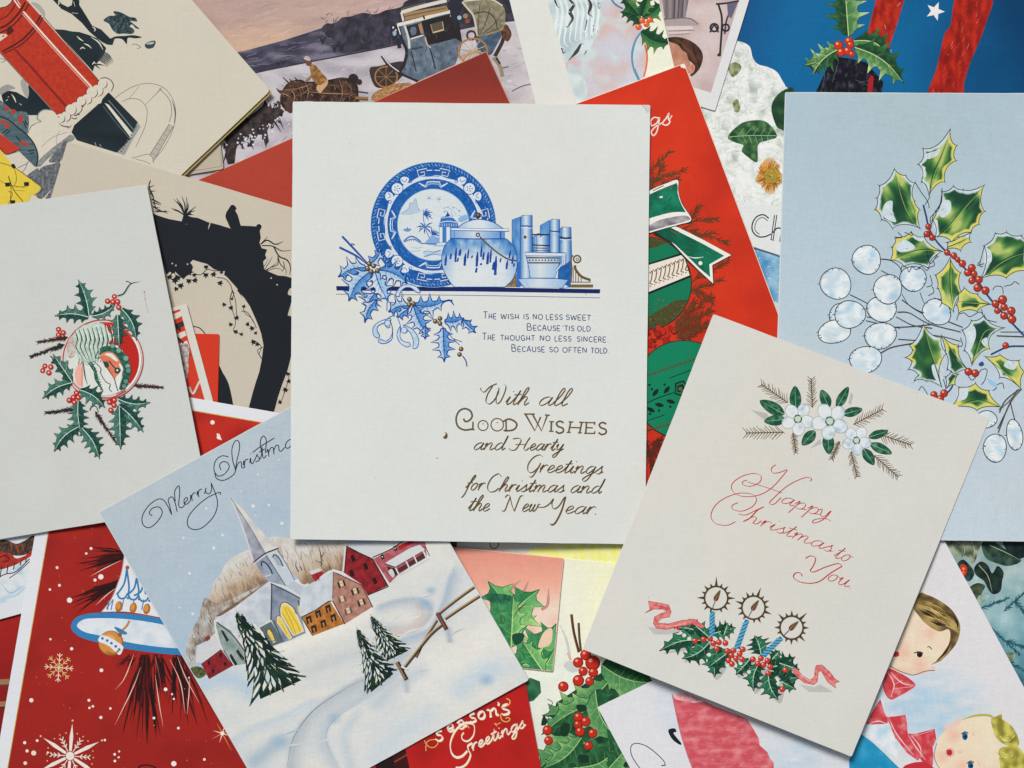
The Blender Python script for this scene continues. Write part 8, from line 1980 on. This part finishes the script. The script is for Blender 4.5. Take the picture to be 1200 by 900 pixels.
def pleaf(b, t, w):
    l, r, m = leaf_pts(b, t, w, 2, .05, 0, .98)
    P_ = spline([b, ((b[0] * .7 + t[0] * .3) + (t[1] - b[1]) / math.dist(b, t) * w * .42, (b[1] * .7 + t[1] * .3) - (t[0] - b[0]) / math.dist(b, t) * w * .42), (b[0] * .3 + t[0] * .7 + (t[1] - b[1]) / math.dist(b, t) * w * .36, b[1] * .3 + t[1] * .7 - (t[0] - b[0]) / math.dist(b, t) * w * .36), t,
                 (b[0] * .3 + t[0] * .7 - (t[1] - b[1]) / math.dist(b, t) * w * .36, b[1] * .3 + t[1] * .7 + (t[0] - b[0]) / math.dist(b, t) * w * .36), ((b[0] * .7 + t[0] * .3) - (t[1] - b[1]) / math.dist(b, t) * w * .42, (b[1] * .7 + t[1] * .3) + (t[0] - b[0]) / math.dist(b, t) * w * .42)], closed=True)
    p.fill(P_, lambda x, y: mix((24, 84, 60), (96, 150, 120), max(0, .15 + 1.1 * nz(x, y, .22, b[0]))), 1.8)
    p.line([b, t], .7, (150, 190, 160), taper=(1, .2)); p.line(P_, .5, (18, 56, 44), closed=True, smooth=False)
for q, w in [(V(375, 165, 372, 75), 50), (V(330, 185, 235, 132), 52), (V(335, 205, 252, 212), 46), (V(505, 160, 475, 90), 46), (V(535, 160, 580, 78), 40), (V(560, 185, 635, 165), 40), (V(450, 250, 400, 305), 48), (V(500, 260, 505, 340), 50), (V(660, 275, 735, 250), 36), (V(665, 300, 750, 338), 42), (V(640, 320, 680, 382), 44)]:
    pleaf(q[0], q[1], w / 3.332)
p.done()
for x, y, s in [(383, 203, 68), (508, 212, 76), (612, 287, 60)]:
    p = Print(c, 'printed_blossom')
    o = V(x, y)[0]; r = s / 3.332
    for k in range(5):
        a = -1.0 + k * 1.2566 + (.2 if s == 76 else 0)
        q = (o[0] + r * .56 * math.cos(a), o[1] + r * .56 * math.sin(a))
        p.disc(*q, r * .42, (140, 156, 166), ry=r * .36, rot=a)
        pts = [(q[0] + r * .39 * math.cos(t) * math.cos(a) - r * .335 * math.sin(t) * math.sin(a), q[1] + r * .39 * math.cos(t) * math.sin(a) + r * .335 * math.sin(t) * math.cos(a)) for t in [6.2832 * i / 22 for i in range(22)]]
        p.fill(pts, lambda x_, y_, a=a, o=o: mix((212, 218, 222), (160, 184, 202), max(0, nz(x_, y_, .16, a + o[0]) * 1.6 + .05)), 2)
        p.line([(q[0] + r * .26 * math.cos(a + t), q[1] + r * .26 * math.sin(a + t)) for t in (-1, -.4, .3, .9)], .7, (228, 230, 232), taper=(.2, .2))
    p.disc(*o, r * .25, (76, 132, 144)); p.disc(*o, r * .17, (190, 206, 190))
    for k in range(9): a = k * .7; p.disc(o[0] + r * .22 * math.cos(a), o[1] + r * .22 * math.sin(a), .9, [(40, 72, 70), (96, 90, 50), (200, 190, 120)][k % 3], n=7)
    p.done()
p = Print(c, 'red_lettering', label='red script reading Happy Christmas to You.')
rd = (190, 44, 42); nb = (.6, .45)
def RR(*a, w=1.15): p.line(V(*a), w, rd, nib=nb, step=1.0)
RR(297, 382, 280, 396, 286, 414, 312, 412, 341, 402, 322, 428, 288, 466, 248, 494, 200, 506, 152, 502, 126, 480, 130, 452, 168, 426, 212, 416, 240, 428, 232, 452, 198, 466, 170, 460, 168, 448, 185, 442)
RR(188, 450, 245, 466, 300, 484, 322, 492); RR(432, 446, 437, 436, 415, 432, 376, 446, 330, 474, 285, 516, 272, 532, 290, 536, 318, 510)
LTR = lambda t, x0, y0, x1, y1, h, sl=.35: lettering(p, t, V(x0, y0)[0], V(x1, y1)[0], h / 3.332, 1.15, rd, slant=sl, nib=nb)
LTR('app', 312, 528, 462, 582, 29); RR(462, 560, 478, 556, 472, 580, 488, 584, 505, 568, 514, 562); RR(514, 562, 490, 590, 462, 606, 440, 608, 450, 596, 490, 592, 512, 602)
RR(140, 604, 108, 618, 64, 612, 44, 584, 58, 545, 95, 514, 150, 494, 200, 496, 222, 516, 206, 545, 165, 563, 130, 556, 128, 540, 150, 530); RR(152, 574, 180, 578, 215, 562, 250, 546)
RR(250, 546, 225, 560, 196, 590, 170, 604, w=1.5); RR(180, 598, 210, 585, 222, 592, 208, 610, 225, 612, 240, 600)
LTR('ristmas', 232, 620, 512, 726, 29)
LTR('to', 518, 744, 582, 764, 30, .4)
RR(413, 748, 432, 738, 452, 746, 446, 772, 432, 796, 448, 800, 490, 782, 540, 768, 556, 778, w=1.4); RR(556, 778, 510, 806, 470, 836, 430, 845, 388, 838, 366, 820, 376, 804, 395, 806, 400, 818, w=1.5)
LTR('ou.', 492, 830, 598, 870, 32); p.done()
V = view(740, 660, 4.6154)
p = Print(c, 'printed_holly_garland')
gc = dict(a=(38, 110, 76), d=(14, 62, 46), rib=(180, 214, 190), line=(12, 40, 34), lw=.9, rw=.9, spike=1, valley=.62, hi=(66, 140, 100))
for k, (q, w, n, bd) in enumerate([((410, 400, 235, 350), 90, 4, .1), ((420, 400, 320, 315), 80, 3, 0), ((400, 420, 160, 470), 110, 4, .1), ((420, 430, 280, 515), 110, 4, -.1), ((440, 380, 560, 350), 90, 4, 0), ((500, 390, 520, 325), 60, 2, 0), ((470, 450, 450, 610), 120, 4, .05), ((540, 470, 420, 560), 80, 3, 0), ((640, 520, 568, 600), 90, 3, 0), ((700, 490, 668, 395), 110, 4, .05), ((690, 540, 660, 685), 100, 4, .1), ((740, 560, 880, 510), 110, 4, .1), ((760, 580, 905, 620), 110, 4, .1), ((740, 600, 885, 680), 100, 4, 0), ((740, 590, 790, 735), 110, 4, .1), ((760, 520, 800, 475), 70, 3, 0), ((800, 540, 905, 575), 70, 3, 0)]):
    e_ = V(*q)
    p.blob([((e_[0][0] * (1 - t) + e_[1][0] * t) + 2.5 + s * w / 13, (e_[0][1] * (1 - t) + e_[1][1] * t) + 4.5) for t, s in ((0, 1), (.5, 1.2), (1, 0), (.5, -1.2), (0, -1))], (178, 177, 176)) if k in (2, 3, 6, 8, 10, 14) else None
    holly(p, e_[0], e_[1], w / 4.6154, n, bd, res=2, seed=k, veins=3, **gc)
for x, y in [(285, 390), (312, 408), (420, 495), (635, 588), (520, 555), (590, 540)]: p.disc(*V(x, y)[0], 2.4, (206, 212, 202))
p.line(V(785, 620, 795, 645, 785, 655), 3, (206, 212, 202)); p.done()
for grp in [[(244, 362), (344, 420), (390, 412), (425, 408), (443, 433), (473, 428), (508, 432), (461, 463)], [(518, 475), (552, 472), (602, 466), (585, 490), (540, 498), (565, 515), (525, 525), (543, 545), (598, 520)], [(657, 520), (700, 515), (735, 527), (683, 543), (714, 550), (750, 560), (740, 595)], [(832, 578), (816, 682)]]:
    p = Print(c, 'printed_berry_cluster')
    for x, y in grp: p.berry(*V(x, y)[0], 3.5, (206, 60, 44), (120, 26, 22), (246, 186, 170))
    p.done()
for (bx, by), (tx, ty), (hx, hy), k in [((436, 395), (438, 245), (458, 188), 0), ((570, 460), (630, 295), (660, 240), 1), ((712, 500), (820, 395), (866, 348), 2)]:
    p = Print(c, 'printed_candle')
    b, t = V(bx, by)[0], V(tx, ty)[0]
    L_ = math.dist(b, t); ux, uy = (t[0] - b[0]) / L_, (t[1] - b[1]) / L_; nx, ny = -uy, ux
    L2 = L_ * (.9 if k == 0 else .93)
    def AT(s, o): return (b[0] + ux * L2 * s + nx * o, b[1] + uy * L2 * s + ny * o)
    w = 3.3
    p.fill([AT(0, -w), AT(1, -w * .75), AT(1, w * .75), AT(0, w)], (40, 116, 156))
    for i in range(7):
        s = (i + .3) / 7.2
        p.line([AT(s - .06, -w), AT(s + .02, 0), AT(s + .1, w * .85)], 2.4, (84, 164, 200)); p.line([AT(s - .08, -w * .7), AT(s, 0)], .8, (150, 204, 222), taper=(.3, .3))
        p.line([AT(s - .12, -w), AT(s - .04, 0), AT(s + .04, w * .85)], .8, (24, 80, 112))
    p.done()
    h = V(hx, hy)[0]
    p2 = Print(c, 'printed_halo', parent=p, material=GILT)
    p2.ring(*h, 13.6, 2.0, (88, 72, 44), n=48)
    a_up = math.atan2(t[1] - b[1], t[0] - b[0])
    for i in range(16):
        a = a_up + i * .3927
        l = (12 if i == 0 else 9.5 if i in (4, 12) else 7 if i % 2 == 0 else 5.2)
        if i == 8: continue
        u, v_ = math.cos(a), math.sin(a)
        p2.fill([(h[0] + u * 13.4 - v_ * 1.9, h[1] + v_ * 13.4 + u * 1.9), (h[0] + u * (13.4 + l), h[1] + v_ * (13.4 + l)), (h[0] + u * 13.4 + v_ * 1.9, h[1] + v_ * 13.4 - u * 1.9)], (88, 72, 44))
    p2.done()
    p3 = Print(c, 'printed_flame', parent=p)
    s = (h[0] - t[0], h[1] - t[1]); l = math.hypot(*s); s = (s[0] / l, s[1] / l)
    f0 = (h[0] - s[0] * 4, h[1] - s[1] * 4)
    p3.line([t, ((t[0] + f0[0]) / 2, (t[1] + f0[1]) / 2), f0], 1.0, (70, 100, 120))
    tip = (h[0] + s[0] * 9 + 2, h[1] + s[1] * 9 - 1)
    p3.fill(spline([f0, (f0[0] - s[1] * 3 + s[0] * 3, f0[1] + s[0] * 3 + s[1] * 3), tip, (f0[0] + s[1] * 3 + s[0] * 4, f0[1] - s[0] * 3 + s[1] * 4)], closed=True), (110, 92, 54)); p3.fill(spline([f0, (f0[0] - s[1] * 2.6 + s[0] * 3, f0[1] + s[0] * 2.6 + s[1] * 3), (f0[0] + s[0] * 6.5, f0[1] + s[1] * 6.5), (f0[0] + s[1] * 2.4 + s[0] * 2, f0[1] - s[0] * 2.4 + s[1] * 2)], closed=True), (126, 50, 52)); p3.line([f0, (f0[0] + s[0] * 6, f0[1] + s[1] * 6)], .9, (236, 180, 170), taper=(.4, .2)); p3.done()
for s_, pts, ctr in [('l', [(75, 268), (100, 250), (90, 205), (150, 215), (200, 225), (215, 262), (205, 290), (160, 298), (140, 322), (200, 328), (270, 310), (340, 302), (395, 340), (385, 352), (330, 330), (260, 342), (190, 358), (135, 352), (118, 325), (125, 290), (160, 272), (190, 262), (170, 248), (120, 248)], None),
                     ('r', [(862, 570), (895, 572), (925, 610), (965, 632), (990, 615), (992, 575), (1000, 552), (1030, 550), (1075, 590), (1100, 625), (1125, 640), (1100, 648), (1105, 675), (1060, 640), (1025, 580), (1010, 590), (1005, 640), (985, 656), (935, 645), (895, 615)], None)]:
    p = Print(c, 'printed_ribbon')
    q = V(*[v_ for a in pts for v_ in a])
    p.fill(offs(V(*([90, 340, 120, 380, 200, 380, 280, 360, 200, 350] if s_ == 'l' else [910, 650, 960, 690, 1090, 690, 1020, 650, 990, 665])), 0, 1), (186, 184, 182))
    p.fill(q, lambda x, y: mix((226, 136, 132), (200, 84, 86), max(0, .35 + 1.2 * nz(x, y, .22, 3))), 2)
    p.line(q + [q[0]], .55, (176, 70, 72), smooth=False)
    for d in (.25,): p.line(V(*([110, 225, 180, 240, 205, 265] if s_ == 'l' else [1010, 565, 1050, 600, 1090, 640])), .8, (170, 60, 66), taper=(.3, .3)); p.line(V(*([130, 335, 220, 340, 330, 315] if s_ == 'l' else [900, 590, 940, 625, 985, 640])), .7, (240, 190, 186), taper=(.3, .3))
    p.done()
p = Print(c, 'age_specks')
for x, y in [(840, 517), (995, 561), (820, 480), (816, 478), (1075, 460), (760, 700), (1090, 640), (900, 850), (955, 845)]: p.disc(x, y, rnd.uniform(.4, .7), (140, 130, 120), n=6)
p.done()
